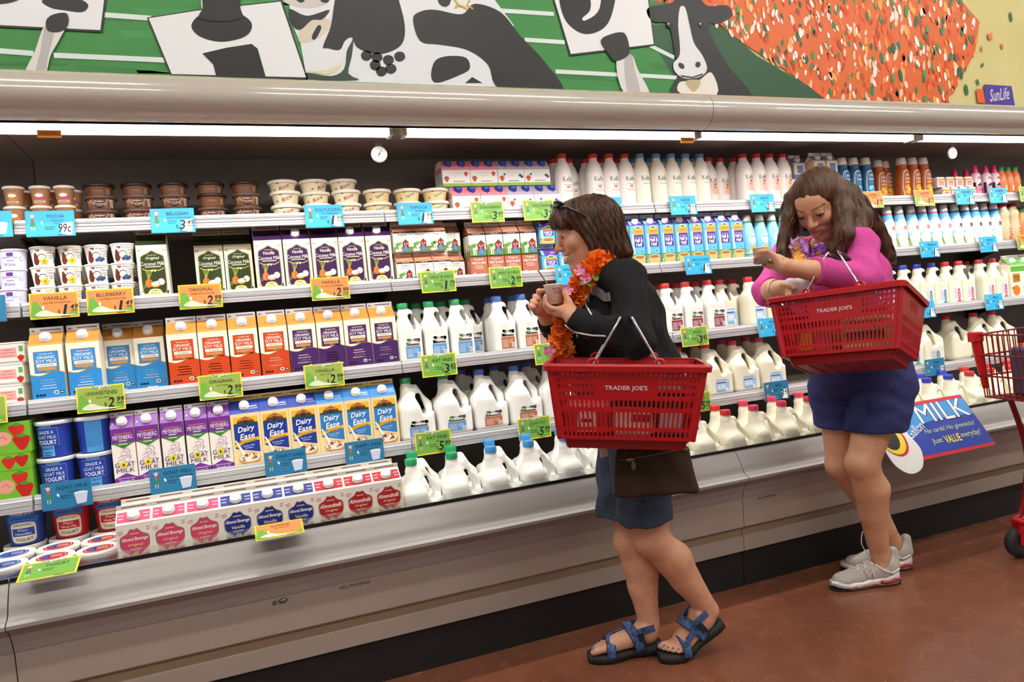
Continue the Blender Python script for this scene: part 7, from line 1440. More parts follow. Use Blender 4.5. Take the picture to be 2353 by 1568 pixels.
    o = bpy.data.objects.new('jacket', net_mesh('jacket', rel(V), Q, jm)); COL.objects.link(o); o.parent = p
    WP = mat('#d9d9dc', 0.5)
    def pipe(name, pts, r=0.0026, c=WP, sub=6):
        q = [onto(jb, *t) for t in spline(pts, sub, False)]; q = [rel(A3(x)) for x in q if x is not None]
        if len(q) > 1: mm = MB(); mm.tube(q, r, c, 6); obj(name, mm, p)
    pipe('zip_piping', [(1388, 592), (1384, 612), (1368, 645), (1352, 668), (1346, 690), (1350, 708), (1360, 725)]); pipe('sleeve_piping', [(1297, 745), (1312, 756), (1326, 763), (1352, 769), (1392, 773)]); pipe('sleeve_piping', [(1296, 769), (1310, 769), (1324, 765)], 0.0018); pipe('zip_pull', [(1326, 764), (1328, 776)], 0.0028)
    q = [onto(jb, u, v, 0.004) for u, v in spline([(1353, 696), (1356, 678), (1368, 671), (1380, 674), (1391, 681), (1404, 682)], 5, False)]; q = [rel(A3(x)) for x in q if x is not None]
    if len(q) > 2: m = MB(); strap(q, [(0.0, 0.004, 0.026)]*len(q), 0.0022, m, mat('#8e9098', 0.7, noise=0.2, nscale=120)); obj('chest_tab', m, p)
    # --- top under the jacket
    TF = Field((0.95, 1.86, 0.95), (1.30, 2.26, 1.28), 0.006); TF.ell(chest+f1*0.030-A3((0, 0, 0.02)), (0.118, 0.150, 0.16), 0.02, 'u', fr); V, Q = TF.nets(1)
    o = bpy.data.objects.new('top', net_mesh('top', rel(V), Q, cloth_mat('#2e1a22'))); COL.objects.link(o); o.parent = p
    # --- shorts
    S = Field((0.92, 1.80, 0.42), (1.46, 2.32, 0.92), 0.0048)
    S.ell(pel, (0.140, 0.180, 0.150), 0.02, 'u', fr)
    for h_, k_, fx in ((hip_f, kn_f, -0.040), (hip_n, kn_n, -0.024)):
        b_ = A3((k_[0]+fx, k_[1], 0.40)); S.cone(h_+A3((-0.005, 0, 0)), b_, 0.101, 0.080, 0.006); S.cone(b_+A3((0, 0, 0.10)), k_+A3((0, 0, -0.05)), 0.06, 0.058, 0.01, 's') if False else None
    S.half((0, 0, 0.434), (0.03, 0, -1)); S.warp(wr(0.0030, 40, 30, 24)); S.warp(wr(0.0018, -50, 60, 50, 0.7)); V, Q = S.nets(2)
    o = bpy.data.objects.new('shorts', net_mesh('shorts', rel(V), Q, cloth_mat('#3a4354', 0.9, 0.2, 500, 0.3))); COL.objects.link(o); o.parent = p
    m = MB(); c = rel(px(1388, 1035, 1.88)); m.box((c[0]-0.012, c[1], c[2]-0.02), (c[0]+0.012, c[1]+0.004, c[2]+0.03), mat('#d8c8c0', 0.7)); obj('tissue', m, p)
    # --- sandals
    WEB = mat('#34507c', 0.75, noise=0.85, nscale=95); NAV = mat('#141a2c', 0.8)
    for f_, side, tag_ in ((ftA, 1, 'flat'), (ftB, -1, 'raised')):
        s = MB(); sm = sole_mesh(f_, side, '#141316'); sm.V = [tuple(rel(A3(v))) for v in sm.V]; so = obj('sandal', sm, p)
        g = lambda x, y, z: rel(f_(x, y*side, z))
        def band(pts, w, name):
            for ww, th, c in ((w+0.006, 0.0014, NAV), (w, 0.0024, WEB)):
                mm = MB(); q = spline(pts, 6, False); strap([g(*t) for t in q], [tuple((rel(f_(t[0]+0.02, t[1]*side, t[2]))-rel(f_(t[0], t[1]*side, t[2])))/0.02*ww) for t in q], th, mm, c); obj(name, mm, so)
        band([(0.165, -0.047, 0.022), (0.162, -0.044, 0.048), (0.165, 0.0, 0.073), (0.168, 0.040, 0.052), (0.170, 0.046, 0.022)], 0.024, 'toe_strap')
        band([(0.070, -0.038, 0.026), (0.080, -0.037, 0.070), (0.098, 0.0, 0.108), (0.080, 0.038, 0.070), (0.070, 0.039, 0.026)], 0.026, 'ankle_strap')
        mm = MB(); hq = spline([(0.088, 0.036, 0.074), (0.060, 0.040, 0.086), (0.024, 0.036, 0.088), (0.004, 0.020, 0.088), (-0.003, 0.0, 0.088), (0.004, -0.020, 0.088), (0.024, -0.036, 0.088), (0.060, -0.040, 0.086), (0.088, -0.036, 0.074)], 5, False)
        strap([g(*t) for t in hq], [tuple(g(t[0], t[1], t[2]+0.011)-g(t[0], t[1], t[2]-0.011)) for t in hq], 0.0024, mm, WEB)
        for sgn in (-1, 1): hs = [(0.062, sgn*0.036, 0.024), (0.060, sgn*0.041, 0.050), (0.066, sgn*0.043, 0.082)]; strap([g(*t) for t in hs], [tuple(g(t[0]+0.010, t[1], t[2])-g(t[0]-0.010, t[1], t[2])) for t in hs], 0.0022, mm, NAV)
        obj('heel_strap', mm, so); mm = MB(); strap([g(0.085, -0.042, 0.070), g(0.120, -0.040, 0.060), g(0.158, -0.042, 0.052)], (0, 0, 0.020), 0.0022, mm, WEB); obj('side_strap', mm, so)
        mm = MB()
        for y, x1, r in ((0.026, 0.232, 0.0080), (0.008, 0.228, 0.0058), (-0.006, 0.220, 0.0054), (-0.019, 0.209, 0.0050), (-0.031, 0.195, 0.0046)): mm.ball(g(x1-0.007, y, 0.047), (r, r*0.85, 0.003), mat('#7d8496', 0.2), 10, 6)
        obj('toenails', mm, p)
    mm = MB()
    for t in ((1253, 680, 1.940), (1237, 688, 2.016), (1233, 698, 2.008), (1226, 706, 2.000), (1297, 665, 1.930)): mm.ball(rel(px(*t)), (0.0050, 0.0035, 0.0055), mat('#b9b2b4', 0.2), 8, 6)
    obj('fingernails', mm, p)
    # --- orange lei of ruffled blossoms
    OR = [mat('#ff8f2a', 0.8), mat('#ffa548', 0.8), mat('#ff7a1a', 0.8)]; PK = mat('#e88ab4', 0.7); GR = mat('#6a7a2c', 0.7)
    path = spline([px(1380, 598, 1.975), px(1358, 616, 1.955), px(1343, 638, 1.950), px(1330, 658, 1.950), px(1320, 680, 1.955), px(1312, 706, 1.965), px(1300, 738, 1.985), px(1288, 770, 2.005), px(1290, 800, 2.030), px(1300, 832, 2.050), px(1308, 850, 2.09), px(1296, 800, 2.12), px(1300, 740, 2.13), px(1320, 690, 2.16), px(1350, 640, 2.16), px(1400, 600, 2.13), px(1425, 590, 2.06)], 7, True)
    m = MB(); m2 = MB(); rg = random.Random(9); N = len(path); P_ = [A3(q) for q in path]
    dl = 0
    for i in range(N):
        a, b2 = P_[i], P_[(i+1) % N]; L = np.linalg.norm(b2-a); steps = max(1, int(L/0.0125))
        for s in range(steps):
            c = a+(b2-a)*s/steps; t = (b2-a)/max(L, 1e-6); e1 = np.cross(t, A3((0.3, 0.2, 1))); e1 /= np.linalg.norm(e1); e2 = np.cross(t, e1)
            R0 = rg.uniform(0.031, 0.043); ph = rg.uniform(0, 6.28); k = rg.choice([5, 6, 7]); ring = []; mid = []
            tl = t+rg.uniform(-0.5, 0.5)*e1+rg.uniform(-0.5, 0.5)*e2
            for j in range(28):
                an = 2*PI*j/28; rr = R0*(0.72+0.28*abs(math.cos(k*an/2+ph))); wv = rg.uniform(-0.006, 0.006)+0.006*math.sin(k*an+ph)
                ring.append(rel(c+(e1*math.cos(an)+e2*math.sin(an))*rr+tl*wv)); mid.append(rel(c+(e1*math.cos(an)+e2*math.sin(an))*rr*0.5+tl*wv*0.3))
            cc = rel(c); V_ = [tuple(cc)]+[tuple(x) for x in mid]+[tuple(x) for x in ring]
            m.add(V_, [(0, 1+j, 1+(j+1) % 28) for j in range(28)]+[(1+j, 29+j, 29+(j+1) % 28, 1+(j+1) % 28) for j in range(28)], rg.choice(OR), False)
    obj('orange_lei', m, p)
    m = MB()
    for (u, v, Y) in ((1332, 622, 1.915), (1345, 640, 1.912), (1262, 808, 1.990), (1304, 668, 1.925)): m = MB(); ruffle(m, rel(px(u, v, Y)), A3((-0.3, -0.9, 0.25)), 0.019, 5, [PK], rg, 0.004); obj('pink_blossom', m, p)
    for (u, v, Y) in ((1352, 652, 1.91), (1368, 640, 1.905), (1338, 650, 1.91)): m = MB(); ruffle(m, rel(px(u, v, Y)), A3((0.2, -0.9, 0.3)), 0.013, 2, [GR], rg, 0.003); obj('green_leaf', m, p)
    return p, H, l1
p1, H1, L1 = shopper_jacket()
# cup, stirrer, shoulder bag
cc = at(1273, 676, Y=1.972)
cup = empty('paper_cup', cc-Vector((0, 0, 0.030)), 0, 'small white paper cup with red lettering in the lei shopper\'s hands', 'cup', 'small paper cups')
m = MB(); CM = mat('#faf7f2', 0.5)
m.lathe([(0.0200, 0.001), (0.0215, 0.0), (0.0290, 0.056), (0.0305, 0.057), (0.0305, 0.060), (0.0285, 0.060), (0.0270, 0.056), (0.0205, 0.004), (0.0005, 0.004)], CM, 32, caps=False)
rf = lambda y: 0.0215+0.0075*y/0.056
ph_ = 0.62
m.art([T('TRADER', 0.0125, 0.044, 0.030, 0.008, '#a8242c', 1, 0, 2), T("JOE'S", 0.0125, 0.033, 0.022, 0.008, '#a8242c', 1, 0, 2), R(0.006, 0.008, 0.02, 0.0012, '#b85a5a', 1)], lambda x, y, L: ((rf(y)+0.0004)*math.cos(-PI/2-0.52+x/rf(y)), (rf(y)+0.0004)*math.sin(-PI/2-0.52+x/rf(y)), y), 0.004)
obj('wall', m, cup); m = MB(); m.lathe([(0.0005, 0.040), (0.0262, 0.040)], mat('#5a2f1c', 0.3), 24, caps=False); obj('drink', m, cup)
st = empty('stir_stick', cc, 0, 'thin wooden stir stick leaning out of the white cup', 'stirrer'); m = MB(); m.tube([tuple(at(1262, 672, Y=1.972)-cc), tuple(at(1257, 652, Y=1.965)-cc), tuple(at(1236, 621, Y=1.955)-cc)], 0.0022, mat('#a8764a', 0.6), 6); obj('stick', m, st)
def shoulder_bag():
    c = at(1498, 1074, Y=1.81); t = empty('shoulder_bag', c, math.radians(-24), 'flat brown zipped shoulder bag hanging below the level red basket', 'bag')
    F = Field((-0.19, -0.06, -0.16), (0.19, 0.06, 0.22), 0.0045)
    def fn(X, Y, Z):
        w = 0.118+0.026*np.clip(-Z/0.14, -1, 1)+0.004*np.sin(30*Z); th = 0.020+0.010*np.clip(-Z/0.12, -1, 1)+0.002*np.sin(40*X+20*Z); dx, dy, dz = np.abs(X-0.004)-w+0.018, np.abs(Y)-th+0.012, np.abs(Z+0.010+0.06*(X)*0.3)-0.075+0.018
        return (np.sqrt(np.maximum(dx, 0)**2+np.maximum(dy, 0)**2+np.maximum(dz, 0)**2)+np.minimum(np.maximum(dx, np.maximum(dy, dz)), 0)-0.014).astype(np.float32)
    F.apply(fn, F.lo, F.lo+F.h*F.n); F.warp(wr(0.0020, 50, 20, 35)); V, Q = F.nets(2)
    o = bpy.data.objects.new('pouch', net_mesh('pouch', V, Q, cloth_mat('#3a2a1e', 0.75, 0.1, 700, 0.15))); COL.objects.link(o); o.parent = t
    B = bvh_of(V, Q)
    q = [B.ray_cast(Vector((x, -0.2, 0.040+0.10*x)), Vector((0, 1, 0)))[0] for x in np.linspace(-0.095, 0.112, 14)]; q = [v+Vector((0, -0.001, 0)) for v in q if v is not None]
    m = MB(); m.tube(q, 0.0022, mat('#6e655c', 0.4, 0.5), 6); obj('zip', m, t)
    m = MB(); e = q[2]; m.ball(e+Vector((0, -0.004, -0.002)), (0.014, 0.003, 0.006), mat('#8a8078', 0.3, 0.8)); m.ball(e+Vector((0.008, -0.005, -0.020)), (0.0075, 0.003, 0.014), mat('#7d6a5e', 0.4)); obj('zip_pull', m, t)
    m = MB(); m.ball(q[-1]+Vector((0, -0.003, -0.004)), (0.010, 0.004, 0.006), mat('#5a5048', 0.4, 0.5)); obj('zip_stop', m, t)
    m = MB(); Ri = Matrix.Rotation(math.radians(24), 3, 'Z'); g = lambda P_: tuple(Ri @ (Vector(P_)-c))
    strap([(-0.085, 0.014, 0.062), g((1.13, 1.855, 0.74)), g((1.14, 1.860, 0.775))], (0.028, 0, 0), 0.002, m, mat('#33251b', 0.8)); strap([(0.10, 0.014, 0.062), g((1.255, 1.860, 0.76)), g((1.25, 1.862, 0.82))], (0.028, 0, 0), 0.002, m, mat('#33251b', 0.8)); obj('strap', m, t)
shoulder_bag()

# ------------------------------------------------------------------ shopper in pink
def shopper_pink():
    O = A3((2.22, 2.09, 0)); p = empty('person', tuple(O), 0, 'person in pink sweater and navy shorts, long brown hair, looking down into a basket', 'person'); rel = lambda V: V-O
    f2 = A3((-0.93, -0.36, 0)); f2 /= np.linalg.norm(f2); l2 = np.cross(A3((0, 0, 1)), f2); fr = np.stack([f2, l2, A3((0, 0, 1))], 1)
    pel = A3((2.215, 2.085, 0.82)); chest = A3((2.135, 2.075, 1.16)); neckb = A3((2.105, 2.06, 1.33))
    H = Frame(px(1881, 469, 2.015), (-0.76, -0.295, -0.57), (0, 0, 1))
    sh_n = px(1968, 566, 1.935); sh_f = A3((2.05, 2.225, 1.290)); el_n = px(1984, 640, 1.858); wr_n = px(1800, 612, 1.90); el_f = px(1766, 672, 2.17); wr_f = px(1790, 662, 2.06)
    hip_n = pel+l2*0.085-A3((0, 0, 0.05)); hip_f = pel-l2*0.085-A3((0, 0, 0.05)); kn_n = px(1982, 1065, 2.015); kn_f = px(1935, 1068, 2.16); an_n = px(2010, 1272, 2.035); an_f = px(2043, 1255, 2.165)
    fN = Foot(an_n, (2.045, 2.125, 0), 0.0, 0.245); fN = Foot((2.26, 2.065, 0), (2.045, 2.125, 0), 0.0, 0.245); fF = Foot((2.44, 2.135, 0), (2.225, 2.250, 0), 0.0, 0.245)
    an_n = fN(0.050, 0, 0.115); an_f = fF(0.050, 0, 0.115)
    F = Field((1.60, 1.70, 0.0), (2.60, 2.42, 1.62), 0.0045)
    F.ell(pel, (0.11, 0.16, 0.13), 0.03, 'u', fr); F.ell(chest-A3((0, 0, 0.02)), (0.10, 0.14, 0.20), 0.04, 'u', fr); F.cone(pel, chest, 0.115, 0.11, 0.05); F.cone(neckb, H(-0.022, 0, -0.070), 0.054, 0.050, 0.02)
    for s_, e_, w_ in ((sh_n, el_n, wr_n), (sh_f, el_f, wr_f)): F.cone(neckb-A3((0, 0, 0.03)), s_, 0.055, 0.045, 0.03); F.cone(s_, e_, 0.046, 0.040, 0.01); F.cone(e_, e_*0.55+w_*0.45, 0.042, 0.041, 0.012); F.cone(e_*0.55+w_*0.45, w_, 0.041, 0.026, 0.012)
    for h_, k_, a_, f_ in ((hip_n, kn_n, an_n, fN), (hip_f, kn_f, an_f, fF)):
        d = a_-k_; back = -A3((f_.d[0], f_.d[1], 0)); cm = k_+d*0.28+back*0.020; F.cone(h_, k_, 0.086, 0.056, 0.02); F.cone(k_, k_+d*0.55, 0.053, 0.044, 0.015); F.cone(k_+d*0.08+back*0.006, cm, 0.050, 0.057, 0.02); F.cone(cm, a_-d*0.14, 0.057, 0.036, 0.02); F.cone(k_+d*0.55, a_, 0.044, 0.034, 0.015); F.ell(k_-back*0.014, (0.047, 0.047, 0.052), 0.02); F.cone(a_, f_(0.045, 0, 0.05), 0.034, 0.032, 0.01)
    head(F, H, 1.0, 0.25, 0.7)
    # her left hand lifts a cup, fingers toward the shelves; her right hand reaches into the basket
    F.cone(wr_n, px(1786, 602, 1.915), 0.025, 0.027, 0.012)
    for i, (ku, kv) in enumerate(((1776, 588), (1771, 595), (1769, 603), (1770, 611))): F.cone(px(1792, 606, 1.91), px(ku, kv, 1.905+0.010*i), 0.017, 0.0125, 0.010)
    for i, q in enumerate((((1776, 588), (1762, 577), (1748, 577), (1740, 581)), ((1771, 595), (1754, 586), (1741, 589), (1734, 595)), ((1769, 603), (1752, 595), (1740, 598), (1734, 604)), ((1770, 611), (1762, 610), (1755, 608), (1754, 606)))):
        finger(F, [px(u, v, 1.905+0.010*i+0.006*j) for j, (u, v) in enumerate(q)], 0.0092, 0.0068)
    finger(F, [px(1784, 600, 1.93), px(1768, 592, 1.965), px(1754, 588, 1.975)], 0.012, 0.0085, 0.006)
    F.cone(wr_f, px(1806, 660, 2.030), 0.025, 0.026, 0.012)
    for i in range(4): finger(F, [px(1804+2*i, 656+4*i, 2.030-0.008*i), px(1817, 664+5*i, 2.005-0.010*i), px(1820, 676+4*i, 1.990-0.010*i), px(1820, 688+3*i, 1.985-0.010*i)], 0.0100, 0.0072)
    finger(F, [px(1800, 654, 2.02), px(1815, 657, 1.985), px(1826, 664, 1.968)], 0.012, 0.0085, 0.006)
    V, Q = F.nets(2); T_ = np.ones((len(V), 3)); face_tint(V, H, T_, 1.0, 0.2, (0.80, 0.40, 0.42), (0.30, 0.2, 0.15))
    b = bpy.data.objects.new('body', net_mesh('body', rel(V), Q, skin_mat('#dba583'), T_)); COL.objects.link(b); b.parent = p
    H2 = Frame(rel(H.o), H.f, H.u); eyes(p, H2, 1.0, '#33241a', (1, 0.0, -0.45))
    m = MB()
    for s in (-1, 1): m.tube([tuple(H2(0.0865, s*0.019, 0.0035)), tuple(H2(0.0925, s*0.027, 0.0050)), tuple(H2(0.0915, s*0.037, 0.0045)), tuple(H2(0.0830, s*0.048, 0.0015))], [0.0012, 0.002, 0.002, 0.001], mat('#1a110d', 0.5), 6)
    obj('eyelashes', m, p); m = MB()
    for i in range(-3, 4): m.ball(H2(0.0855-abs(i)*abs(i)*0.0004, i*0.0046, -0.0605), (0.0028, 0.0028, 0.0040), mat('#efe8de', 0.25), 8, 6)
    obj('teeth', m, p)
    # --- long brown hair
    HF = Field((1.72, 1.74, 0.98), (2.52, 2.34, 1.66), 0.0050); e = lambda c, r, k=0.02, op='u': HF.ell(H(*c), r, k, op, H.M)
    e((-0.018, 0, 0.042), (0.100, 0.084, 0.086)); e((-0.055, 0, 0.0), (0.070, 0.080, 0.095), 0.03)
    chains = [  # locks hanging from the crown: (u, v, Y), radius
      ([(1893, 425, 1.99), (1925, 448, 1.960), (1938, 490, 1.935), (1938, 540, 1.905), (1918, 575, 1.925), (1908, 596, 1.945)], [0.035, 0.040, 0.040, 0.036, 0.028, 0.014]),
      ([(1905, 415, 2.02), (1950, 450, 1.99), (1975, 500, 1.955), (1965, 545, 1.93), (1945, 580, 1.925), (1928, 600, 1.945)], [0.035, 0.042, 0.042, 0.036, 0.026, 0.012]),
      ([(1915, 425, 2.05), (1965, 470, 2.06), (2000, 520, 2.09), (2022, 560, 2.10), (2036, 590, 2.10), (2030, 610, 2.09)], [0.04, 0.045, 0.045, 0.040, 0.034, 0.016]),
      ([(1905, 430, 2.10), (1960, 480, 2.12), (2000, 540, 2.14), (2020, 585, 2.13), (2040, 604, 2.12), (2052, 604, 2.10)], [0.045, 0.05, 0.05, 0.04, 0.026, 0.010]),
      ([(1850, 425, 2.05), (1822, 455, 2.06), (1812, 500, 2.06), (1802, 545, 2.06), (1795, 580, 2.05), (1806, 600, 2.03), (1825, 606, 2.02)], [0.028, 0.028, 0.024, 0.020, 0.014, 0.010, 0.006]),
      ([(1845, 430, 2.09), (1818, 480, 2.11), (1816, 530, 2.11), (1812, 570, 2.10), (1820, 592, 2.08)], [0.03, 0.034, 0.030, 0.022, 0.010])]
    for pts, rs in chains:
        pts = [px(*q) for q in pts]
        for i in range(len(pts)-1): HF.cone(pts[i], pts[i+1], rs[i], rs[i+1], 0.016)
    def strands(X, Y, Z):
        a = (X*0.7+Y*0.7); s_ = X*0.72-Y*0.70; return 0.0010*np.sin(190*s_+4*np.sin(9*Z+20*a)+12*Z)+0.0009*np.sin(330*s_-20*Z+60*a)+0.003*np.sin(60*Z+60*s_)*np.clip((1.33-Z)*6, 0, 1)
    HF.warp(strands)
    e((0.105, 0.0, -0.036), (0.080, 0.064, 0.100), 0.010, 's')
    V, Q = HF.nets(1); hm = hair_mat('#20120a', '#674329'); hb = bvh_of(V, Q)
    o = bpy.data.objects.new('hair', net_mesh('hair', rel(V), Q, hm)); COL.objects.link(o); o.parent = p
    m = MB(); rg = random.Random(8)
    for i in range(120):
        pts, rs = chains[rg.choice([0, 1, 1, 2, 2, 3, 3, 4, 5])]; off = A3((rg.uniform(-1, 1), rg.uniform(-1, 1), 0)); q = []
        sp = spline([tuple(px(*t)) for t in pts], 4, False); rr = np.interp(np.linspace(0, 1, len(sp)), np.linspace(0, 1, len(rs)), rs); ph = rg.uniform(0, 6)
        for j, t in enumerate(sp): q.append(rel(A3(t)+off/max(1, np.linalg.norm(off))*rr[j]*1.02+A3((0.004*math.sin(j*0.9+ph), 0.004*math.cos(j*0.8+ph), 0))))
        if rg.random() < 0.4: q.append(q[-1]+A3((rg.uniform(-0.01, 0.02), 0, -0.02)))
        m.tube(q, [0.0032*(1-0.6*abs(2*k/(len(q)-1)-1)) for k in range(len(q))], hm, 5)
    obj('hair_locks', m, o)
    # --- pink sweater
    J = Field((1.66, 1.68, 0.80), (2.50, 2.44, 1.44), 0.0050)
    J.ell(chest, (0.140, 0.185, 0.19), 0.03, 'u', fr); J.ell(chest+f2*0.055-A3((0, 0, 0.03)), (0.105, 0.150, 0.095), 0.04, 'u', fr); J.cone(chest, pel+A3((0, 0, 0.04)), 0.150, 0.165, 0.05); J.ell(pel+A3((0, 0, 0.08)), (0.155, 0.20, 0.14), 0.04, 'u', fr)
    for s_, e_, w_, q in ((sh_n, el_n, wr_n, 0.62), (sh_f, el_f, wr_f, 0.40)):
        J.cone(neckb-A3((0, 0, 0.03)), s_, 0.064, 0.064, 0.03); J.cone(s_, e_, 0.070, 0.060, 0.025); c = e_+(w_-e_)*q; J.cone(e_, c+(w_-e_)*0.12, 0.054, 0.047, 0.012); d = (w_-e_)/np.linalg.norm(w_-e_)
        J.apply(lambda X, Y, Z, c=c, d=d: np.where(np.sqrt((X-c[0])**2+(Y-c[1])**2+(Z-c[2])**2) < 0.10, -((X-c[0])*d[0]+(Y-c[1])*d[1]+(Z-c[2])*d[2]), 1.0).astype(np.float32), c-0.11, c+0.11, 0.0, 's')
    J.cone(H(-0.02, 0, -0.06), neckb+f2*0.035+A3((0, 0, -0.035)), 0.060, 0.070, 0.012, 's')
    J.half((0, 0, 0.885), (0, 0, -1)); J.warp(wr(0.0030, 34, 20, 40)); J.warp(wr(0.0018, -60, 50, 55, 0.6)); V, Q = J.nets(2)
    o = bpy.data.objects.new('sweater', net_mesh('sweater', rel(V), Q, cloth_mat('#d2509e', 0.9, 0.06, 600, 0.15))); COL.objects.link(o); o.parent = p
    # --- navy shorts
    S = Field((1.98, 1.84, 0.46), (2.46, 2.34, 0.98), 0.0050); S.ell(pel+A3((0, 0, 0.02)), (0.150, 0.190, 0.15), 0.02, 'u', fr)
    for h_, k_, w in ((hip_n, kn_n, 0.100), (hip_f, kn_f, 0.092)): S.cone(h_, A3((k_[0]+0.008, k_[1], 0.44)), 0.114, w-0.008, 0.006)
    S.half((0, 0, 0.508), (0.0, 0.05, -1)); S.warp(wr(0.0026, 30, 26, 40)); S.warp(wr(0.0016, 20, -14, 90, 0.7)); V, Q = S.nets(2)
    o = bpy.data.objects.new('shorts', net_mesh('shorts', rel(V), Q, cloth_mat('#34386a', 0.85, 0.08, 600, 0.15))); COL.objects.link(o); o.parent = p
    # --- running shoes
    UP, SI, RD = mat('#b7b0a8', 0.7, noise=0.15, nscale=200), mat('#d9d6d4', 0.35, 0.3), mat('#a8202c', 0.5)
    for f_, side in ((fN, -1), (fF, 1)):
        G = Field(np.minimum(f_(-0.03, 0, 0), f_(0.29, 0, 0))-0.09, np.maximum(f_(-0.03, 0, 0), f_(0.29, 0, 0))+np.array([0.09, 0.09, 0.17]), 0.0038)
        q = lambda x, y, z: f_(x, y*side, z)
        G.ell(q(0.030, 0, 0.055), (0.038, 0.036, 0.042), 0.02); G.cone(q(0.030, 0, 0.072), q(0.150, 0.004, 0.046), 0.038, 0.027, 0.02); G.cone(q(0.06, -0.004, 0.040), q(0.195, 0.004, 0.034), 0.031, 0.026, 0.02); G.cone(q(0.150, 0.012, 0.034), q(0.215, 0.010, 0.032), 0.024, 0.020, 0.02); G.cone(q(0.150, -0.012, 0.032), q(0.205, -0.012, 0.030), 0.022, 0.017, 0.02); G.cone(q(0.006, 0, 0.07), q(0.000, 0, 0.118), 0.030, 0.020, 0.015)
        G.cone(q(0.052, 0, 0.085), q(0.054, 0, 0.150), 0.036, 0.044, 0.006, 's'); G.half(q(0, 0, 0.022), (0, 0, -1)); V, Q = G.nets(2)
        so = bpy.data.objects.new('running_shoe', net_mesh('running_shoe', rel(V), Q, UP)); COL.objects.link(so); so.parent = p; B = bvh_of(V, Q)
        sm = MB(); rings = []
        for t_ in np.linspace(0, 1, 26):
            x = -0.014+0.262*t_; w = float(np.interp(x, [-0.014, -0.008, 0.01, 0.04, 0.10, 0.15, 0.19, 0.225, 0.240, 0.248], [0.012, 0.026, 0.036, 0.0385, 0.034, 0.040, 0.041, 0.032, 0.022, 0.008]))
            zt_ = float(np.interp(x, [-0.014, 0.03, 0.07, 0.12, 0.20, 0.248], [0.050, 0.042, 0.036, 0.030, 0.027, 0.036]))+0.0015*math.sin(x*120); zb_ = float(np.interp(x, [-0.014, 0.01, 0.19, 0.248], [0.012, 0.006, 0.006, 0.018])); rings.append([tuple(rel(q(x, yy, zz))) for yy, zz in ((-w*0.94, zt_), (-w*1.03, (zt_+zb_)/2), (-w, zb_), (w, zb_), (w*1.03, (zt_+zb_)/2), (w*0.94, zt_))])
        sm.loft(rings, SI, True, True, True); obj('midsole', sm, so)
        ot = MB(); ot.loft([[tuple(rel(q(x, yy, zz))) for yy, zz in ((-w, 0.007), (-w, 0.0), (w, 0.0), (w, 0.007))] for x, w in ((-0.014, 0.014), (-0.006, 0.030), (0.02, 0.037), (0.10, 0.035), (0.20, 0.042), (0.235, 0.031), (0.250, 0.013))], mat('#1a1a1c', 0.8), True, True, False); obj('outsole', ot, so)
        rd = MB()
        for sg in (-1, 1): rd.tube([rel(q(x, sg*w*1.03, 0.020+0.004*math.sin(x*90))) for x, w in ((-0.004, 0.029), (0.005, 0.034), (0.02, 0.0375), (0.04, 0.039), (0.06, 0.0375), (0.075, 0.036))], 0.0065, RD, 6); rd.tube([rel(q(x, sg*w*1.0, 0.012+0.003*math.sin(x*150))) for x, w in ((0.08, 0.0355), (0.10, 0.0345), (0.115, 0.036), (0.13, 0.038), (0.145, 0.040), (0.16, 0.041), (0.175, 0.0415), (0.19, 0.041), (0.21, 0.037))], 0.0026, RD, 6)
        obj('red_trim', rd, so)
        lc = MB()
        for i in range(6):
            x = 0.085+i*0.014; pts = []
            for yy in (-0.022, -0.011, 0.0, 0.011, 0.022):
                h = B.ray_cast(Vector(q(x+0.008*(yy/0.022)*(1 if i % 2 else -1), yy, 0.2)), Vector((0, 0, -1)))
                if h[0] is not None: pts.append(rel(A3(h[0]))+A3((0, 0, 0.0015)))
            if len(pts) > 2: lc.tube(pts, 0.0026, mat('#e6e3e0', 0.6), 6)
        if side == -1: c0 = q(0.088, 0, 0.105); lc.tube(spline([rel(c0), rel(c0+f_.d*0.03+A3((0, 0, 0.055))), rel(c0+f_.d*0.020+A3((0, 0, 0.105))), rel(c0-f_.d*0.006+A3((0, 0, 0.09))), rel(c0+A3((0, 0, 0.02)))], 6, False), 0.0022, mat('#d6d2cc', 0.6), 6); lc.tube(spline([rel(c0), rel(c0-f_.d*0.03-f_.n*0.02+A3((0, 0, 0.008))), rel(c0-f_.d*0.05-f_.n*0.03)], 5, False), 0.0020, mat('#d6d2cc', 0.6), 6)
        obj('laces', lc, so)
        for sg in (-1, 1):
            nn = MB(); pts = []
            for (x, z) in ((0.098, 0.040), (0.104, 0.066), (0.122, 0.044), (0.128, 0.068)):
                h = B.ray_cast(Vector(q(x, sg*0.12, z)), Vector(tuple(-f_.n*sg*side)))
                if h[0] is not None: pts.append(rel(A3(h[0]))+f_.n*sg*side*0.0012)
            if len(pts) == 4: nn.tube(pts, 0.0036, RD, 6); nn.tube([v+f_.n*sg*side*0.0018 for v in pts], 0.0026, mat('#efeeee', 0.5), 6); obj('letter_mark', nn, so)
        oc = MB()
        for sg in (-1, 1):
            pts = []
            for x, z in ((0.0, 0.060), (0.03, 0.050), (0.06, 0.062), (0.085, 0.085)):
                h = B.ray_cast(Vector(q(x, sg*0.12, z)), Vector(tuple(-f_.n*sg*side)))
                if h[0] is not None: pts.append(rel(A3(h[0]))+f_.n*sg*side*0.001)
            if len(pts) > 2: oc.tube(pts, 0.005, SI, 6)
        obj('overlay', oc, so)
    # --- bracelet, ring, purple lei
    d = A3(wr_f-el_f); d /= np.linalg.norm(d); c = el_f+(wr_f-el_f)*0.86; e1 = np.cross(d, A3((0, 0, 1))); e1 /= np.linalg.norm(e1); e2 = np.cross(d, e1)
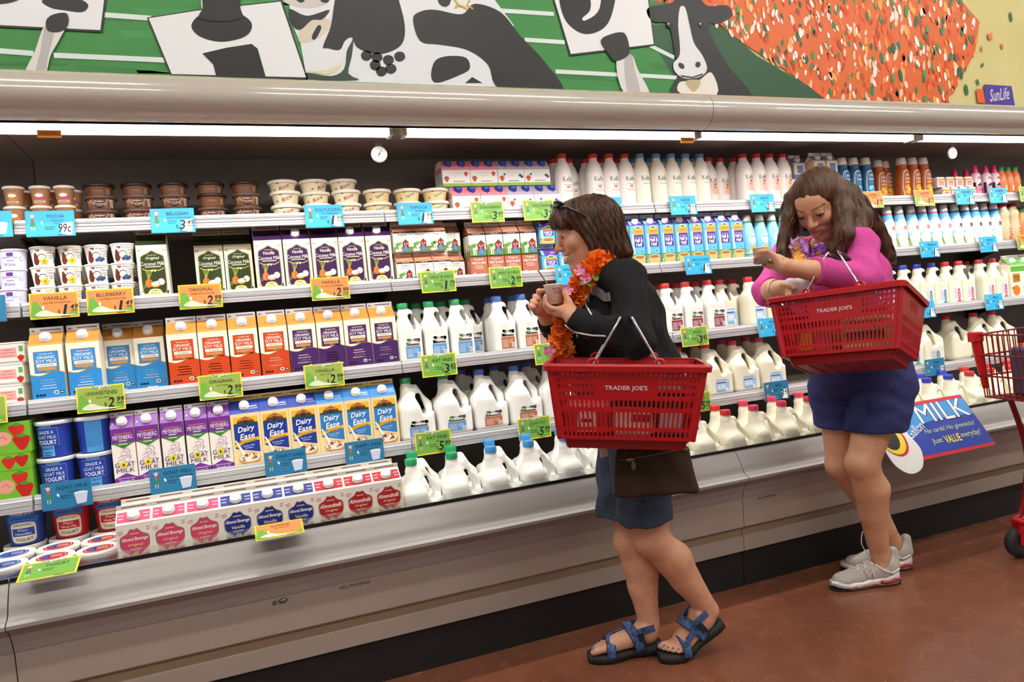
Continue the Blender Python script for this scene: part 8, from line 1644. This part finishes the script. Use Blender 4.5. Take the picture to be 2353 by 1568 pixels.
    m = MB(); m.tube([rel(c+(e1*math.cos(a)+e2*math.sin(a))*0.0335+d*0.006*math.sin(a)) for a in np.linspace(0, 2*PI, 28)], 0.0022, mat('#c9c4b4', 0.25, 0.9), 6); obj('bracelet', m, p)
    c = px(1764, 600, 1.919); m = MB(); m.tube([rel(c+A3((0.0, math.cos(a)*0.0098, math.sin(a)*0.0098))) for a in np.linspace(0, 2*PI, 16)], 0.0016, mat('#d8c890', 0.2, 0.9), 6); m.ball(rel(c+A3((0, -0.0115, 0.002))), 0.0032, mat('#eef2f6', 0.1)); obj('ring', m, p)
    PU = [mat('#b46ac8', 0.7, sss=0.2), mat('#c88ad8', 0.7, sss=0.2), mat('#9a54b4', 0.7, sss=0.2), mat('#d9a8e0', 0.7, sss=0.2)]; YE = mat('#e8b82c', 0.7)
    path = [px(*q) for q in ((1834, 562, 2.03), (1834, 578, 2.00), (1842, 592, 1.985), (1852, 604, 1.97), (1866, 610, 1.955), (1880, 606, 1.945), (1888, 592, 1.95), (1892, 576, 1.965))]; path = [A3(q) for q in spline([tuple(q) for q in path], 5, False)]
    m = MB(); rg = random.Random(2)
    for i, c in enumerate(path):
        for k in range(3): ruffle(m, rel(c+A3((rg.uniform(-0.020, 0.020), rg.uniform(-0.012, 0.012), rg.uniform(-0.016, 0.016)))), A3((rg.uniform(-0.9, 0.1), -0.8, rg.uniform(-0.3, 0.7))), rg.uniform(0.018, 0.027), 5, PU if rg.random() > 0.12 else [YE], rg, 0.005)
    for u, v in ((1840, 600), (1834, 590), (1858, 606)): ruffle(m, rel(px(u, v, 1.925)), A3((-0.5, -0.8, 0.3)), 0.020, 5, [YE], rg, 0.004)
    obj('purple_lei', m, p)
    return p
p2 = shopper_pink()
c_ = at(1748, 588, Y=1.935)
cup2 = empty('paper_cup', c_-Vector((0, 0, 0.028)), 0, 'small white paper cup raised in the pink-sleeved shopper\'s fingers', 'cup', 'small paper cups')
m = MB(); m.lathe([(0.0185, 0.001), (0.0195, 0.0), (0.0250, 0.052), (0.0265, 0.053), (0.0265, 0.056), (0.0245, 0.056), (0.0235, 0.052), (0.0190, 0.004), (0.0005, 0.004)], CM, 28, caps=False); obj('wall', m, cup2)
w_ = at(1834, 662, Y=1.985)
pk_ = empty('wrapped_package', w_, math.radians(-40), 'white and maroon wrapped package held over the tipped basket', 'package'); F = Field((-0.07, -0.05, -0.08), (0.07, 0.05, 0.06), 0.0045); F.rbox((0, 0, -0.012), (0.044, 0.026, 0.048), 0.02); F.warp(wr(0.003, 80, 60, 70)); V, Q = F.nets(2)
o = bpy.data.objects.new('wrap', net_mesh('wrap', V, Q, mat('#e6dfe2', 0.4))); COL.objects.link(o); o.parent = pk_; m = MB(); m.rbox((-0.042, -0.030, -0.062), (0.048, 0.029, -0.022), 0.012, mat('#a82450', 0.4)); obj('band', m, pk_)
